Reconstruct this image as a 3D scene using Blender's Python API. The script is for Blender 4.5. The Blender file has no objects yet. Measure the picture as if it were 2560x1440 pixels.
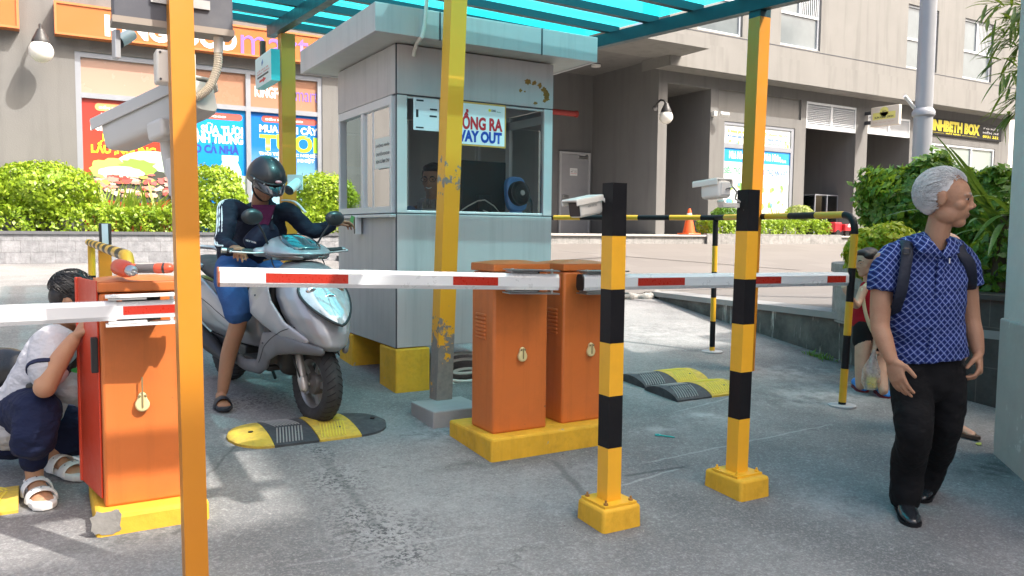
import bpy, bmesh, math, random
import numpy as np
from mathutils import Vector, Matrix, Euler

random.seed(7)
RNG = np.random.default_rng(11)
C = bpy.context.scene.collection
rad = math.radians

# ------------------------------------------------------------------ camera, sky, sun, exposure
# World: x runs along the building front (to the right and away), y runs up the ramp towards the
# building, z is up.  The camera stands low on the ramp at x = y = 0.
FPX, CX, CY = 2000.0, 1280.0, 720.0
AZ, PITCH, ROLL = rad(30.6), math.atan(143 / 2000.0), 0.0100
CAM = Vector((0, 0, 1.47))
_f = Vector((math.sin(AZ) * math.cos(PITCH), math.cos(AZ) * math.cos(PITCH), -math.sin(PITCH)))
_r0 = Vector((math.cos(AZ), -math.sin(AZ), 0))
_u0 = _r0.cross(_f)
_r = _r0 * math.cos(ROLL) + _u0 * math.sin(ROLL)
_u = _u0 * math.cos(ROLL) - _r0 * math.sin(ROLL)
FH = Vector((math.sin(AZ), math.cos(AZ), 0))
RH = _r0.copy()

cam_d = bpy.data.cameras.new("camera")
cam = bpy.data.objects.new("camera", cam_d)
C.objects.link(cam)
cam_d.sensor_width = 36
cam_d.lens = 36 * FPX / 2560
cam_d.clip_start, cam_d.clip_end = 0.05, 500
mw = Matrix((_r, _u, -_f)).transposed().to_4x4()
mw.translation = CAM
cam.matrix_world = mw
bpy.context.scene.camera = cam

SUN = Vector((0.70, -1.0, 1.40)).normalized()
w = bpy.data.worlds.new("World")
bpy.context.scene.world = w
w.use_nodes = True
nt = w.node_tree
bg = nt.nodes["Background"]
sky = nt.nodes.new("ShaderNodeTexSky")
sky.sky_type = 'NISHITA'
sky.sun_disc = False
sky.sun_elevation = math.asin(SUN.z)
sky.sun_rotation = math.atan2(SUN.x, SUN.y)
sky.air_density, sky.dust_density, sky.ozone_density = 1.0, 8.0, .1
nt.links.new(sky.outputs[0], bg.inputs[0])
bg.inputs[1].default_value = 0.15
sd = bpy.data.lights.new("sun", 'SUN')
sd.energy, sd.angle, sd.color = 2.45, rad(0.55), (1.0, 0.945, 0.87)
so = bpy.data.objects.new("sun", sd)
so.rotation_euler = SUN.to_track_quat('Z', 'Y').to_euler()
so.location = (8, -12, 30)
C.objects.link(so)
vs = bpy.context.scene.view_settings
vs.view_transform, vs.look, vs.exposure, vs.gamma = 'Standard', 'None', 1.50, 1.0
bpy.context.scene.render.film_transparent = False
cy = bpy.context.scene.cycles
cy.max_bounces, cy.transparent_max_bounces, cy.diffuse_bounces = 8, 16, 4
cy.use_denoising = True

# ------------------------------------------------------------------ positions read off the photo
SL = 0.065                                   # the ramp climbs 6.5 % towards the building


def gz(y):
    return SL * y


def ray(px, py):
    return _f * FPX + _r * (px - CX) - _u * (py - CY)


def P(px, py, D):
    """point seen at a photo pixel, D metres in front of the camera"""
    d = ray(px, py)
    return CAM + d * (D / d.dot(FH))


def G(px, py, lift=0.0):
    """point of the ramp seen at a photo pixel"""
    d = ray(px, py)
    t = (SL * CAM.y + lift - CAM.z) / (d.z - SL * d.y)
    return CAM + d * t


def FY(px, py, y):
    d = ray(px, py)
    return CAM + d * ((y - CAM.y) / d.y)


def FX(px, py, x):
    d = ray(px, py)
    return CAM + d * ((x - CAM.x) / d.x)


def FZ(px, py, z):
    d = ray(px, py)
    return CAM + d * ((z - CAM.z) / d.z)


def dep(p):
    return (Vector(p) - CAM).dot(FH)


V = Vector


# ------------------------------------------------------------------ objects
def thing(name, label, cat, loc=(0, 0, 0), rz=0.0, group=None):
    o = bpy.data.objects.new(name, None)
    o.empty_display_size = 0.1
    C.objects.link(o)
    o.location = loc
    o.rotation_euler = (0, 0, rz)
    o["label"], o["category"] = label, cat
    if group:
        o["group"] = group
    return o


def tag(o, label, cat, group=None):
    o["label"], o["category"] = label, cat
    if group:
        o["group"] = group
    return o


def mworld(o):
    m = Matrix.LocRotScale(o.location, o.rotation_euler, o.scale)
    return mworld(o.parent) @ m if o.parent else m


class MB:
    def __init__(s):
        s.v, s.f, s.m = [], [], []

    def add(s, vs_, fs, m=0):
        b = len(s.v)
        s.v += [Vector(p) for p in vs_]
        s.f += [tuple(i + b for i in f) for f in fs]
        s.m += [m] * len(fs)
        return s

    def box(s, a, b, m=0):
        x0, y0, z0 = a
        x1, y1, z1 = b
        return s.add([(x0, y0, z0), (x1, y0, z0), (x1, y1, z0), (x0, y1, z0), (x0, y0, z1), (x1, y0, z1), (x1, y1, z1), (x0, y1, z1)],
                     [(0, 3, 2, 1), (4, 5, 6, 7), (0, 1, 5, 4), (1, 2, 6, 5), (2, 3, 7, 6), (3, 0, 4, 7)], m)

    def obox(s, c, ax, ay, az, m=0):
        """oriented box from centre and three half-axis vectors"""
        c, ax, ay, az = V(c), V(ax), V(ay), V(az)
        pts = [c + ax * i + ay * j + az * k for k in (-1, 1) for i, j in ((-1, -1), (1, -1), (1, 1), (-1, 1))]
        return s.add(pts, [(0, 3, 2, 1), (4, 5, 6, 7), (0, 1, 5, 4), (1, 2, 6, 5), (2, 3, 7, 6), (3, 0, 4, 7)], m)

    def quad(s, pts, m=0):
        return s.add(pts, [tuple(range(len(pts)))], m)

    def loft(s, rings, m=0, cap=True, closed=True):
        n = len(rings[0])
        b = len(s.v)
        for r in rings:
            s.v += [Vector(p) for p in r]
        for i in range(len(rings) - 1):
            for j in range(n if closed else n - 1):
                k = (j + 1) % n
                s.f.append((b + i * n + j, b + i * n + k, b + (i + 1) * n + k, b + (i + 1) * n + j))
                s.m.append(m)
        if cap:
            s.f.append(tuple(b + j for j in range(n))[::-1])
            s.f.append(tuple(b + (len(rings) - 1) * n + j for j in range(n)))
            s.m += [m, m]
        return s

    def tube(s, pts, r, n=12, m=0, ref=None, cap=True, rnd=False):
        """swept tube; r is one radius, a list, or a list of (side, front) pairs; ref is the 'side' direction"""
        pts = [V(p) for p in pts]
        k = len(pts)
        rs = list(r) if isinstance(r, (list, tuple)) else [r] * k
        rs = [q if isinstance(q, (tuple, list)) else (q, q) for q in rs]
        T = []
        for i in range(k):
            a, b = pts[max(0, i - 1)], pts[min(k - 1, i + 1)]
            t = (b - a)
            T.append(t.normalized() if t.length > 1e-9 else V((0, 0, 1)))
        if rnd:
            e0, e1 = rs[0], rs[-1]
            a0, a1 = [], []
            for q in (1.0, .92, .72, .4):
                c = math.sqrt(max(0, 1 - q * q))
                a0.append((pts[0] - T[0] * (min(e0) * q), (e0[0] * max(c, .12), e0[1] * max(c, .12)), T[0]))
            for q in (.4, .72, .92, 1.0):
                c = math.sqrt(max(0, 1 - q * q))
                a1.append((pts[-1] + T[-1] * (min(e1) * q), (e1[0] * max(c, .12), e1[1] * max(c, .12)), T[-1]))
            pts = [q[0] for q in a0] + pts + [q[0] for q in a1]
            rs = [q[1] for q in a0] + rs + [q[1] for q in a1]
            T = [q[2] for q in a0] + T + [q[2] for q in a1]
            k = len(pts)
        side = V(ref) if ref is not None else (V((0, 0, 1)).cross(T[0]) if abs(T[0].z) < .9 else V((1, 0, 0)))
        rings = []
        for i in range(k):
            t = T[i]
            side = side - t * side.dot(t)
            if side.length < 1e-6:
                side = t.orthogonal()
            side.normalize()
            up = t.cross(side)
            rings.append([pts[i] + side * (rs[i][0] * math.cos(2 * math.pi * j / n)) + up * (rs[i][1] * math.sin(2 * math.pi * j / n)) for j in range(n)])
            if ref is not None:
                side = V(ref)
        return s.loft(rings, m, cap)

    def cyl(s, a, b, r, r2=None, n=16, m=0):
        return s.tube([a, b], [r, r if r2 is None else r2], n, m)

    def ell(s, c, r, rot=None, seg=16, rows=10, m=0):
        c = V(c)
        R = rot if rot is not None else Matrix.Identity(3)
        vs_, fs = [], []
        for i in range(rows + 1):
            th = math.pi * i / rows
            th = min(max(th, .02), math.pi - .02)
            for j in range(seg):
                ph = 2 * math.pi * j / seg
                vs_.append(c + R @ V((r[0] * math.sin(th) * math.cos(ph), r[1] * math.sin(th) * math.sin(ph), r[2] * math.cos(th))))
        for i in range(rows):
            for j in range(seg):
                k = (j + 1) % seg
                fs.append((i * seg + j, (i + 1) * seg + j, (i + 1) * seg + k, i * seg + k))
        fs.append(tuple(range(seg)))
        fs.append(tuple(rows * seg + j for j in range(seg))[::-1])
        return s.add(vs_, fs, m)

    def lathe(s, prof, c=(0, 0, 0), axis=(0, 0, 1), n=24, m=0, cap=False):
        ax = V(axis).normalized()
        e1 = ax.orthogonal().normalized()
        e2 = ax.cross(e1)
        c = V(c)
        rings = [[c + ax * z + (e1 * math.cos(2 * math.pi * j / n) + e2 * math.sin(2 * math.pi * j / n)) * r for j in range(n)] for r, z in prof]
        return s.loft(rings, m, cap)

    def prism(s, poly, ext, m=0):
        poly = [V(p) for p in poly]
        ext = V(ext)
        n = len(poly)
        return s.add(poly + [p + ext for p in poly],
                     [tuple(range(n))[::-1], tuple(range(n, 2 * n))] + [(i, (i + 1) % n, n + (i + 1) % n, n + i) for i in range(n)], m)

    def xform(s, mat):
        s.v = [mat @ p for p in s.v]
        return s


def mk(name, mb, mats):
    me = bpy.data.meshes.new(name)
    me.from_pydata([tuple(p) for p in mb.v], [], mb.f)
    for m_ in (mats if isinstance(mats, (list, tuple)) else [mats]):
        me.materials.append(m_)
    if any(mb.m):
        me.polygons.foreach_set("material_index", mb.m)
    me.validate()
    return me


def obj(name, mb, mats, parent=None, world=True, bev=0.0, smooth=38, seg=2, fixn=True):
    if parent is not None and world:
        mi = mworld(parent).inverted()
        mb.v = [mi @ p for p in mb.v]
    me = mk(name, mb, mats)
    if fixn:
        bm = bmesh.new()
        bm.from_mesh(me)
        bmesh.ops.recalc_face_normals(bm, faces=bm.faces)
        bm.to_mesh(me)
        bm.free()
    if smooth:
        me.shade_smooth()
        me.set_sharp_from_angle(angle=rad(smooth))
    o = bpy.data.objects.new(name, me)
    C.objects.link(o)
    o.parent = parent
    if bev:
        b = o.modifiers.new("bevel", 'BEVEL')
        b.width, b.segments, b.limit_method, b.angle_limit = bev, seg, 'ANGLE', rad(35)
        b.harden_normals = False
    return o


def struct(name, mb, mats, **k):
    o = obj(name, mb, mats, **k)
    o["kind"] = "structure"
    return o


def blob(name, mb, mats, parent=None, world=True, vox=0.008, it=6, fac=0.5, disp=None):
    # disp = (depth, size): folds pressed into cloth
    """overlapping closed shapes melted into one continuous skin"""
    tmp = bpy.data.objects.new("tmp", mk("tmp", mb, mats))
    C.objects.link(tmp)
    r = tmp.modifiers.new("r", 'REMESH')
    r.mode, r.voxel_size, r.use_smooth_shade = 'VOXEL', vox, True
    if it:
        q = tmp.modifiers.new("s", 'SMOOTH')
        q.factor, q.iterations = fac, it
    for d_ in (disp or ()):
        tx = bpy.data.textures.new("folds", 'CLOUDS')
        tx.noise_scale, tx.noise_depth = d_[1], 2
        dm = tmp.modifiers.new("d", 'DISPLACE')
        dm.texture, dm.strength, dm.mid_level, dm.texture_coords = tx, d_[0], .5, 'GLOBAL'
    bpy.context.view_layer.update()
    dg = bpy.context.evaluated_depsgraph_get()
    me = bpy.data.meshes.new_from_object(tmp.evaluated_get(dg))
    bpy.data.objects.remove(tmp)
    me.name = name
    if parent is not None and world:
        me.transform(mworld(parent).inverted())
    me.materials.clear()
    for m_ in (mats if isinstance(mats, (list, tuple)) else [mats]):
        me.materials.append(m_)
    me.shade_smooth()
    o = bpy.data.objects.new(name, me)
    C.objects.link(o)
    o.parent = parent
    return o


def dup(root, loc=None, rz=None, label=None, group=None):
    r = root.copy()
    C.objects.link(r)
    if loc is not None:
        r.location = loc
    if rz is not None:
        r.rotation_euler = (0, 0, rz)
    if label:
        r["label"] = label
    if group:
        r["group"] = group
    for ch in list(root.children):
        c = ch.copy()
        C.objects.link(c)
        c.parent = r
        for g in list(ch.children):
            d = g.copy()
            C.objects.link(d)
            d.parent = c
    return r


def text_mesh(s, bold=0.0):
    cu = bpy.data.curves.new("t", 'FONT')
    cu.body = s
    cu.size = 1.0
    cu.offset = bold
    cu.resolution_u = 3
    o = bpy.data.objects.new("t", cu)
    C.objects.link(o)
    bpy.context.view_layer.update()
    dg = bpy.context.evaluated_depsgraph_get()
    me = bpy.data.meshes.new_from_object(o.evaluated_get(dg))
    bpy.data.objects.remove(o)
    return me


def text(s, c, xd, yd, w_, h_, mat, parent, bold=0.02, name="lettering", lift=0.002):
    """flat lettering centred on c, fitted to w_ x h_ metres, on the plane of xd and yd"""
    me = text_mesh(s, bold)
    co = np.empty(len(me.vertices) * 3)
    me.vertices.foreach_get("co", co)
    co = co.reshape(-1, 3)
    lo, hi = co.min(0), co.max(0)
    sx = w_ / max(1e-6, hi[0] - lo[0])
    sy = h_ / max(1e-6, hi[1] - lo[1]) if h_ else sx
    xd, yd = V(xd).normalized(), V(yd).normalized()
    nd = xd.cross(yd)
    c = V(c) + nd * lift
    mi = mworld(parent).inverted() if parent is not None else Matrix.Identity(4)
    mid = (lo + hi) / 2
    out = []
    for q in co:
        out += list(mi @ (c + xd * ((q[0] - mid[0]) * sx) + yd * ((q[1] - mid[1]) * sy)))
    me.vertices.foreach_set("co", out)
    me.materials.clear()
    me.materials.append(mat)
    me.name = name
    o = bpy.data.objects.new(name, me)
    C.objects.link(o)
    o.parent = parent
    return o


def bez(*pts, n=9):
    """smooth curve through points (Catmull-Rom)"""
    pts = [V(p) for p in pts]
    out = []
    for i in range(len(pts) - 1):
        p0, p1, p2, p3 = pts[max(0, i - 1)], pts[i], pts[i + 1], pts[min(len(pts) - 1, i + 2)]
        for k in range(n):
            t = k / n
            out.append(.5 * ((2 * p1) + (p2 - p0) * t + (2 * p0 - 5 * p1 + 4 * p2 - p3) * t * t + (3 * p1 - p0 - 3 * p2 + p3) * t ** 3))
    out.append(pts[-1])
    return out


# ------------------------------------------------------------------ materials
def _nodes(name):
    m = bpy.data.materials.new(name)
    m.use_nodes = True
    n = m.node_tree
    return m, n, n.nodes["Principled BSDF"]


def _noise(n, scale, detail=4, rough=.55, coord=None):
    t = n.nodes.new("ShaderNodeTexNoise")
    t.inputs["Scale"].default_value, t.inputs["Detail"].default_value, t.inputs["Roughness"].default_value = scale, detail, rough
    if coord is not None:
        n.links.new(coord, t.inputs["Vector"])
    return t.outputs[0]


def _ramp(n, src, a, b, ca=(0, 0, 0, 1), cb=(1, 1, 1, 1)):
    r = n.nodes.new("ShaderNodeValToRGB")
    r.color_ramp.elements[0].position, r.color_ramp.elements[1].position = a, b
    r.color_ramp.elements[0].color, r.color_ramp.elements[1].color = ca, cb
    n.links.new(src, r.inputs[0])
    return r.outputs[0]


def _mix(n, fac, a, b, mode='MIX'):
    x = n.nodes.new("ShaderNodeMix")
    x.data_type, x.blend_type = 'RGBA', mode
    for sock, v_ in ((x.inputs[0], fac), (x.inputs[6], a), (x.inputs[7], b)):
        if isinstance(v_, (int, float)):
            sock.default_value = v_
        elif isinstance(v_, tuple):
            sock.default_value = v_ if len(v_) == 4 else (*v_, 1)
        else:
            n.links.new(v_, sock)
    return x.outputs[2]


def _math(n, op, a, b=None):
    x = n.nodes.new("ShaderNodeMath")
    x.operation = op
    for i, v_ in enumerate((a, b)):
        if v_ is None:
            continue
        if isinstance(v_, (int, float)):
            x.inputs[i].default_value = v_
        else:
            n.links.new(v_, x.inputs[i])
    return x.outputs[0]


def _coord(n, kind="Object"):
    return n.nodes.new("ShaderNodeTexCoord").outputs[kind]


def _bump(n, p, src, strength, dist=0.01):
    b = n.nodes.new("ShaderNodeBump")
    b.inputs["Strength"].default_value, b.inputs["Distance"].default_value = strength, dist
    n.links.new(src, b.inputs["Height"])
    n.links.new(b.outputs[0], p.inputs["Normal"])


def M(name, col, rough=.5, metal=0.0, var=.12, vs_=4.0, bump=0.0, bs=60.0, dirt=0.0, dcol=(.08, .07, .06), ds=3.0, chips=0.0, ccol=(.3, .29, .27), cs=9.0, coat=0.0, spec=.5, trans=0.0, sss=0.0, streak=0.0):
    m, n, p = _nodes(name)
    co = _coord(n)
    c = tuple(col)
    f = _noise(n, vs_, 5, .6, co)
    base = _mix(n, f, tuple(x * (1 - var) for x in c), tuple(min(1, x * (1 + var)) for x in c))
    if dirt:
        f2 = _ramp(n, _noise(n, ds, 8, .7, co), .48, .75)
        base = _mix(n, _math(n, 'MULTIPLY', f2, dirt), base, dcol)
    if streak:
        mp = n.nodes.new("ShaderNodeMapping")
        mp.inputs["Scale"].default_value = (11, 11, .55)
        n.links.new(co, mp.inputs[0])
        f4 = _ramp(n, _noise(n, 1, 6, .7, mp.outputs[0]), .50, .74)
        base = _mix(n, _math(n, 'MULTIPLY', f4, streak), base, tuple(x * .42 for x in c))
    if chips:
        f3 = _ramp(n, _noise(n, cs, 6, .65, co), 1 - chips - .02, 1 - chips + .01)
        base = _mix(n, f3, base, ccol)
    n.links.new(base, p.inputs["Base Color"])
    p.inputs["Roughness"].default_value, p.inputs["Metallic"].default_value = rough, metal
    p.inputs["Specular IOR Level"].default_value = spec
    rr = _ramp(n, _noise(n, vs_ * 3, 4, .6, co), .3, .7, (rough * .82,) * 3 + (1,), (min(1, rough * 1.18),) * 3 + (1,))
    n.links.new(rr, p.inputs["Roughness"])
    if coat:
        p.inputs["Coat Weight"].default_value, p.inputs["Coat Roughness"].default_value = coat, .08
    if sss:
        p.inputs["Subsurface Weight"].default_value = sss
        p.inputs["Subsurface Radius"].default_value = (.012, .005, .003)
        p.inputs["Subsurface Scale"].default_value = 1.0
    if bump:
        _bump(n, p, _noise(n, bs, 5, .6, co), bump, .004)
    return m


def flat(name, col, rough=.5):
    m, n, p = _nodes(name)
    p.inputs["Base Color"].default_value = (*col, 1)
    p.inputs["Roughness"].default_value = rough
    return m


def glass(name, tint=(.8, .9, .9), refl=.12, alpha=.85):
    m, n, p = _nodes(name)
    n.nodes.remove(p)
    out = n.nodes["Material Output"]
    tr = n.nodes.new("ShaderNodeBsdfTransparent")
    tr.inputs[0].default_value = (*[x * alpha for x in tint], 1)
    gl = n.nodes.new("ShaderNodeBsdfGlossy")
    gl.inputs["Roughness"].default_value = .03
    lw = n.nodes.new("ShaderNodeFresnel")
    lw.inputs[0].default_value = 1.5
    mx = n.nodes.new("ShaderNodeMixShader")
    n.links.new(_math(n, 'ADD', lw.outputs[0], refl - .04), mx.inputs[0])
    n.links.new(tr.outputs[0], mx.inputs[1])
    n.links.new(gl.outputs[0], mx.inputs[2])
    n.links.new(mx.outputs[0], out.inputs[0])
    return m


def leafmat(name, c1, c2, c3, tr=.35):
    m, n, p = _nodes(name)
    co = _coord(n)
    a = _mix(n, _ramp(n, _noise(n, 5, 2, .5, co), .35, .65), c1, c2)
    b = _mix(n, _ramp(n, _noise(n, 55, 1, .5, co), .5, .75), a, c3)
    n.links.new(b, p.inputs["Base Color"])
    p.inputs["Roughness"].default_value = .42
    t = n.nodes.new("ShaderNodeBsdfTranslucent")
    n.links.new(_mix(n, .5, b, (.34, .46, .03), 'MIX'), t.inputs[0])
    mx = n.nodes.new("ShaderNodeMixShader")
    mx.inputs[0].default_value = tr
    n.links.new(p.outputs[0], mx.inputs[1])
    n.links.new(t.outputs[0], mx.inputs[2])
    n.links.new(mx.outputs[0], n.nodes["Material Output"].inputs[0])
    return m


white = flat("white paint", (.78, .78, .76), .55)
black = M("black paint", (.012, .012, .014), .45, var=.3, bump=.1, dirt=.15, dcol=(.035, .035, .035), ds=9, chips=.27, ccol=(.10, .10, .10), cs=26, spec=.18)
yellow = M("yellow paint", (.80, .44, .025), .5, var=.12, vs_=5, dirt=.25, dcol=(.35, .2, .03), ds=6, bump=.08)
yellow_dull = M("yellow painted concrete", (.74, .41, .025), .75, var=.22, vs_=9, dirt=.5, dcol=(.34, .19, .02), ds=7, chips=.30, ccol=(.36, .33, .28), cs=13, bump=.7, bs=22, streak=.35)
post_yellow = M("orange yellow post paint", (.52, .20, .014), .42, var=.08, vs_=3, dirt=.15, dcol=(.4, .22, .03))
orange = M("orange powder coat", (.60, .160, .034), .45, var=.10, vs_=3, dirt=.4, dcol=(.30, .085, .025), ds=3.2, bump=.06, bs=200, chips=.285, ccol=(.22, .09, .04), cs=22, streak=.28)
steel = M("brushed steel", (.55, .55, .55), .35, 1.0, var=.15)
zinc = M("zinc", (.42, .42, .41), .45, .9, var=.2)
plastic_w = M("off white plastic", (.70, .68, .62), .4, var=.05, dirt=.12, dcol=(.5, .45, .36))
plastic_b = M("black plastic", (.018, .018, .02), .38, var=.2)
dark_grey = M("dark grey metal", (.055, .06, .072), .5, var=.25, dirt=.3, dcol=(.12, .12, .12))
concrete = M("concrete", (.34, .33, .32), .9, var=.25, vs_=6, dirt=.4, dcol=(.2, .19, .18), bump=.7, bs=40)
# ------------------------------------------------------------------ ground
def spot(n, co, c, r, inner=.2):
    """1 inside a soft ellipse on the ground, 0 outside"""
    v1 = n.nodes.new("ShaderNodeVectorMath")
    v1.operation = 'SUBTRACT'
    n.links.new(co, v1.inputs[0])
    v1.inputs[1].default_value = (c[0], c[1], 0)
    v2 = n.nodes.new("ShaderNodeVectorMath")
    v2.operation = 'MULTIPLY'
    n.links.new(v1.outputs[0], v2.inputs[0])
    v2.inputs[1].default_value = (1 / r[0], 1 / r[1], 0)
    v3 = n.nodes.new("ShaderNodeVectorMath")
    v3.operation = 'LENGTH'
    n.links.new(v2.outputs[0], v3.inputs[0])
    return _ramp(n, v3.outputs["Value"], inner, 1.0, (1, 1, 1, 1), (0, 0, 0, 1))


def seg_mask(n, co, a, b, w_, wob=.03):
    """1 near the ground segment a-b (a wobbly line)"""
    ns = n.nodes.new("ShaderNodeTexNoise")
    ns.inputs["Scale"].default_value = 6
    n.links.new(co, ns.inputs["Vector"])
    mp = n.nodes.new("ShaderNodeVectorMath")
    mp.operation = 'MULTIPLY_ADD'
    n.links.new(ns.outputs[1], mp.inputs[0])
    mp.inputs[1].default_value = (wob * 2, wob * 2, 0)
    n.links.new(co, mp.inputs[2])
    d = V((b[0] - a[0], b[1] - a[1], 0))
    L = d.length
    d.normalize()
    nrm = V((-d.y, d.x, 0))

    def dot(v_):
        x = n.nodes.new("ShaderNodeVectorMath")
        x.operation = 'DOT_PRODUCT'
        n.links.new(mp.outputs[0], x.inputs[0])
        x.inputs[1].default_value = v_
        return x.outputs["Value"]
    off = nrm.x * (a[0] + wob) + nrm.y * (a[1] + wob)
    al = d.x * (a[0] + wob) + d.y * (a[1] + wob)
    q = _math(n, 'ABSOLUTE', _math(n, 'SUBTRACT', dot(nrm), off))
    t = _math(n, 'ABSOLUTE', _math(n, 'SUBTRACT', _math(n, 'SUBTRACT', dot(d), al), L / 2))
    m1 = _ramp(n, q, w_ * .4, w_, (1, 1, 1, 1), (0, 0, 0, 1))
    m2 = _ramp(n, _math(n, 'DIVIDE', t, L), .44, .52, (1, 1, 1, 1), (0, 0, 0, 1))
    return _math(n, 'MULTIPLY', m1, m2)


def g2(px, py):
    p = G(px, py)
    return (p.x, p.y)


def asphalt():
    m, n, p = _nodes("worn asphalt")
    co = _coord(n)
    big = _noise(n, .9, 5, .6, co)
    fine = _noise(n, 95, 3, .7, co)
    mid = _noise(n, 14, 6, .65, co)
    base = _mix(n, _ramp(n, big, .36, .62), (.120, .120, .123), (.248, .246, .244))
    base = _mix(n, _ramp(n, mid, .35, .68), _mix(n, .30, base, (.15, .15, .155)), base)
    grit = _noise(n, 38, 5, .75, co)
    base = _mix(n, _math(n, 'MULTIPLY', _ramp(n, grit, .53, .64), .30), base, (.42, .415, .41))
    base = _mix(n, _math(n, 'MULTIPLY', _ramp(n, grit, .36, .46, (1, 1, 1, 1), (0, 0, 0, 1)), .38), base, (.10, .10, .105))
    base = _mix(n, _math(n, 'MULTIPLY', _ramp(n, fine, .52, .66), .35), base, (.46, .455, .45))
    base = _mix(n, _math(n, 'MULTIPLY', _ramp(n, fine, .30, .44, (1, 1, 1, 1), (0, 0, 0, 1)), .55), base, (.12, .12, .125))
    # pale cement dust trodden along the walkers' lane and round the bases
    dust = None
    for (px, py, rx, ry, k) in ((1760, 1040, .3, .16, .8), (2060, 985, .9, .45, .75), (1990, 930, .75, .4, .6), (1640, 1075, .34, .12, .6),
                                (1120, 1080, .35, .3, .9), (1120, 1260, .8, .5, .25), (1650, 830, 1.1, .8, .45), (2080, 1260, .35, .5, .35), (1420, 1170, .5, .15, .4)):
        s_ = _math(n, 'MULTIPLY', spot(n, co, g2(px, py), (rx, ry), .1), k)
        dust = s_ if dust is None else _math(n, 'MAXIMUM', dust, s_)
    dn = _ramp(n, _noise(n, 7, 9, .72, co), .42, .62)
    base = _mix(n, _math(n, 'MULTIPLY', dust, dn), base, (.44, .43, .43))
    # oil spatter along the middle of the lane
    oil = None
    for (px, py, rx, ry) in ((840, 1200, .22, .34), (900, 1290, .26, .26), (800, 1130, .12, .35), (1010, 1390, .24, .16), (650, 1000, .55, .4), (960, 1330, .35, .38)):
        s_ = spot(n, co, g2(px, py), (rx, ry), .05)
        oil = s_ if oil is None else _math(n, 'MAXIMUM', oil, s_)
    base = _mix(n, _math(n, 'MULTIPLY', oil, .30), base, (.36, .36, .365))
    on = _ramp(n, _noise(n, 46, 3, .75, co), .50, .56)
    base = _mix(n, _math(n, 'MULTIPLY', _math(n, 'MULTIPLY', oil, on), .95), base, (.05, .055, .06))
    # dark mottled edges round the concrete feet
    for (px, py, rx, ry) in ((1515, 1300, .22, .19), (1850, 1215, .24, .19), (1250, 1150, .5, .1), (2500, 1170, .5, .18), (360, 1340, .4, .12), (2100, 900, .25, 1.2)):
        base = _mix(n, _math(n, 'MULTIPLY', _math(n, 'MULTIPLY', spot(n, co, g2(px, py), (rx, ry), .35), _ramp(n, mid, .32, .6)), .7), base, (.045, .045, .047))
    for a, b, w_, c_, k in (((1600, 1160), (2080, 1060), .010, (.45, .45, .44), .35), ((1690, 1030), (1860, 985), .01, (.45, .45, .44), .35),
                            ((1530, 1220), (1700, 1170), .010, (.45, .45, .44), .4), ((800, 1130), (960, 1330), .03, (.08, .085, .09), .35),
                            ((1380, 1150), (1490, 1260), .03, (.07, .07, .075), .5), ((700, 1420), (1200, 1330), .012, (.4, .4, .4), .25),
                            ((1560, 1190), (1720, 1165), .02, (.06, .06, .065), .6), ((510, 1200), (610, 1090), .012, (.08, .08, .08), .6)):
        base = _mix(n, _math(n, 'MULTIPLY', seg_mask(n, co, g2(*a), g2(*b), w_), k), base, c_)
    vo = n.nodes.new("ShaderNodeTexVoronoi")
    vo.feature = 'DISTANCE_TO_EDGE'
    vo.inputs["Scale"].default_value = 1.3
    wv = n.nodes.new("ShaderNodeVectorMath")
    wv.operation = 'MULTIPLY_ADD'
    nz = n.nodes.new("ShaderNodeTexNoise")
    nz.inputs["Scale"].default_value, nz.inputs["Detail"].default_value = 3, 6
    n.links.new(co, nz.inputs["Vector"])
    n.links.new(nz.outputs[1], wv.inputs[0])
    wv.inputs[1].default_value = (.7, .7, 0)
    n.links.new(co, wv.inputs[2])
    n.links.new(wv.outputs[0], vo.inputs["Vector"])
    cr = _math(n, 'MULTIPLY', _ramp(n, vo.outputs["Distance"], .002, .008, (1, 1, 1, 1), (0, 0, 0, 1)), _ramp(n, _noise(n, 1.1, 2, .5, co), .55, .62))
    base = _mix(n, _math(n, 'MULTIPLY', cr, .45), base, (.05, .05, .05))
    n.links.new(base, p.inputs["Base Color"])
    p.inputs["Roughness"].default_value = .86
    p.inputs["Specular IOR Level"].default_value = .35
    h = _math(n, 'ADD', _math(n, 'MULTIPLY', fine, .8), _math(n, 'MULTIPLY', mid, .5))
    _bump(n, p, h, .75, .006)
    return m


def paving():
    m, n, p = _nodes("plaza paving")
    co = _coord(n)
    br = n.nodes.new("ShaderNodeTexBrick")
    br.inputs["Scale"].default_value = 1.0
    br.inputs["Brick Width"].default_value, br.inputs["Row Height"].default_value = 1.2, .6
    br.inputs["Mortar Size"].default_value = .006
    br.inputs["Color1"].default_value, br.inputs["Color2"].default_value = (.15, .139, .13, 1), (.172, .16, .15, 1)
    br.inputs["Mortar"].default_value = (.12, .112, .105, 1)
    n.links.new(co, br.inputs["Vector"])
    st = _ramp(n, _noise(n, .8, 6, .65, co), .4, .7)
    base = _mix(n, _math(n, 'MULTIPLY', st, .35), br.outputs[0], (.15, .138, .128))
    n.links.new(base, p.inputs["Base Color"])
    p.inputs["Roughness"].default_value = .8
    _bump(n, p, _noise(n, 60, 3, .6, co), .2, .003)
    return m


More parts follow.
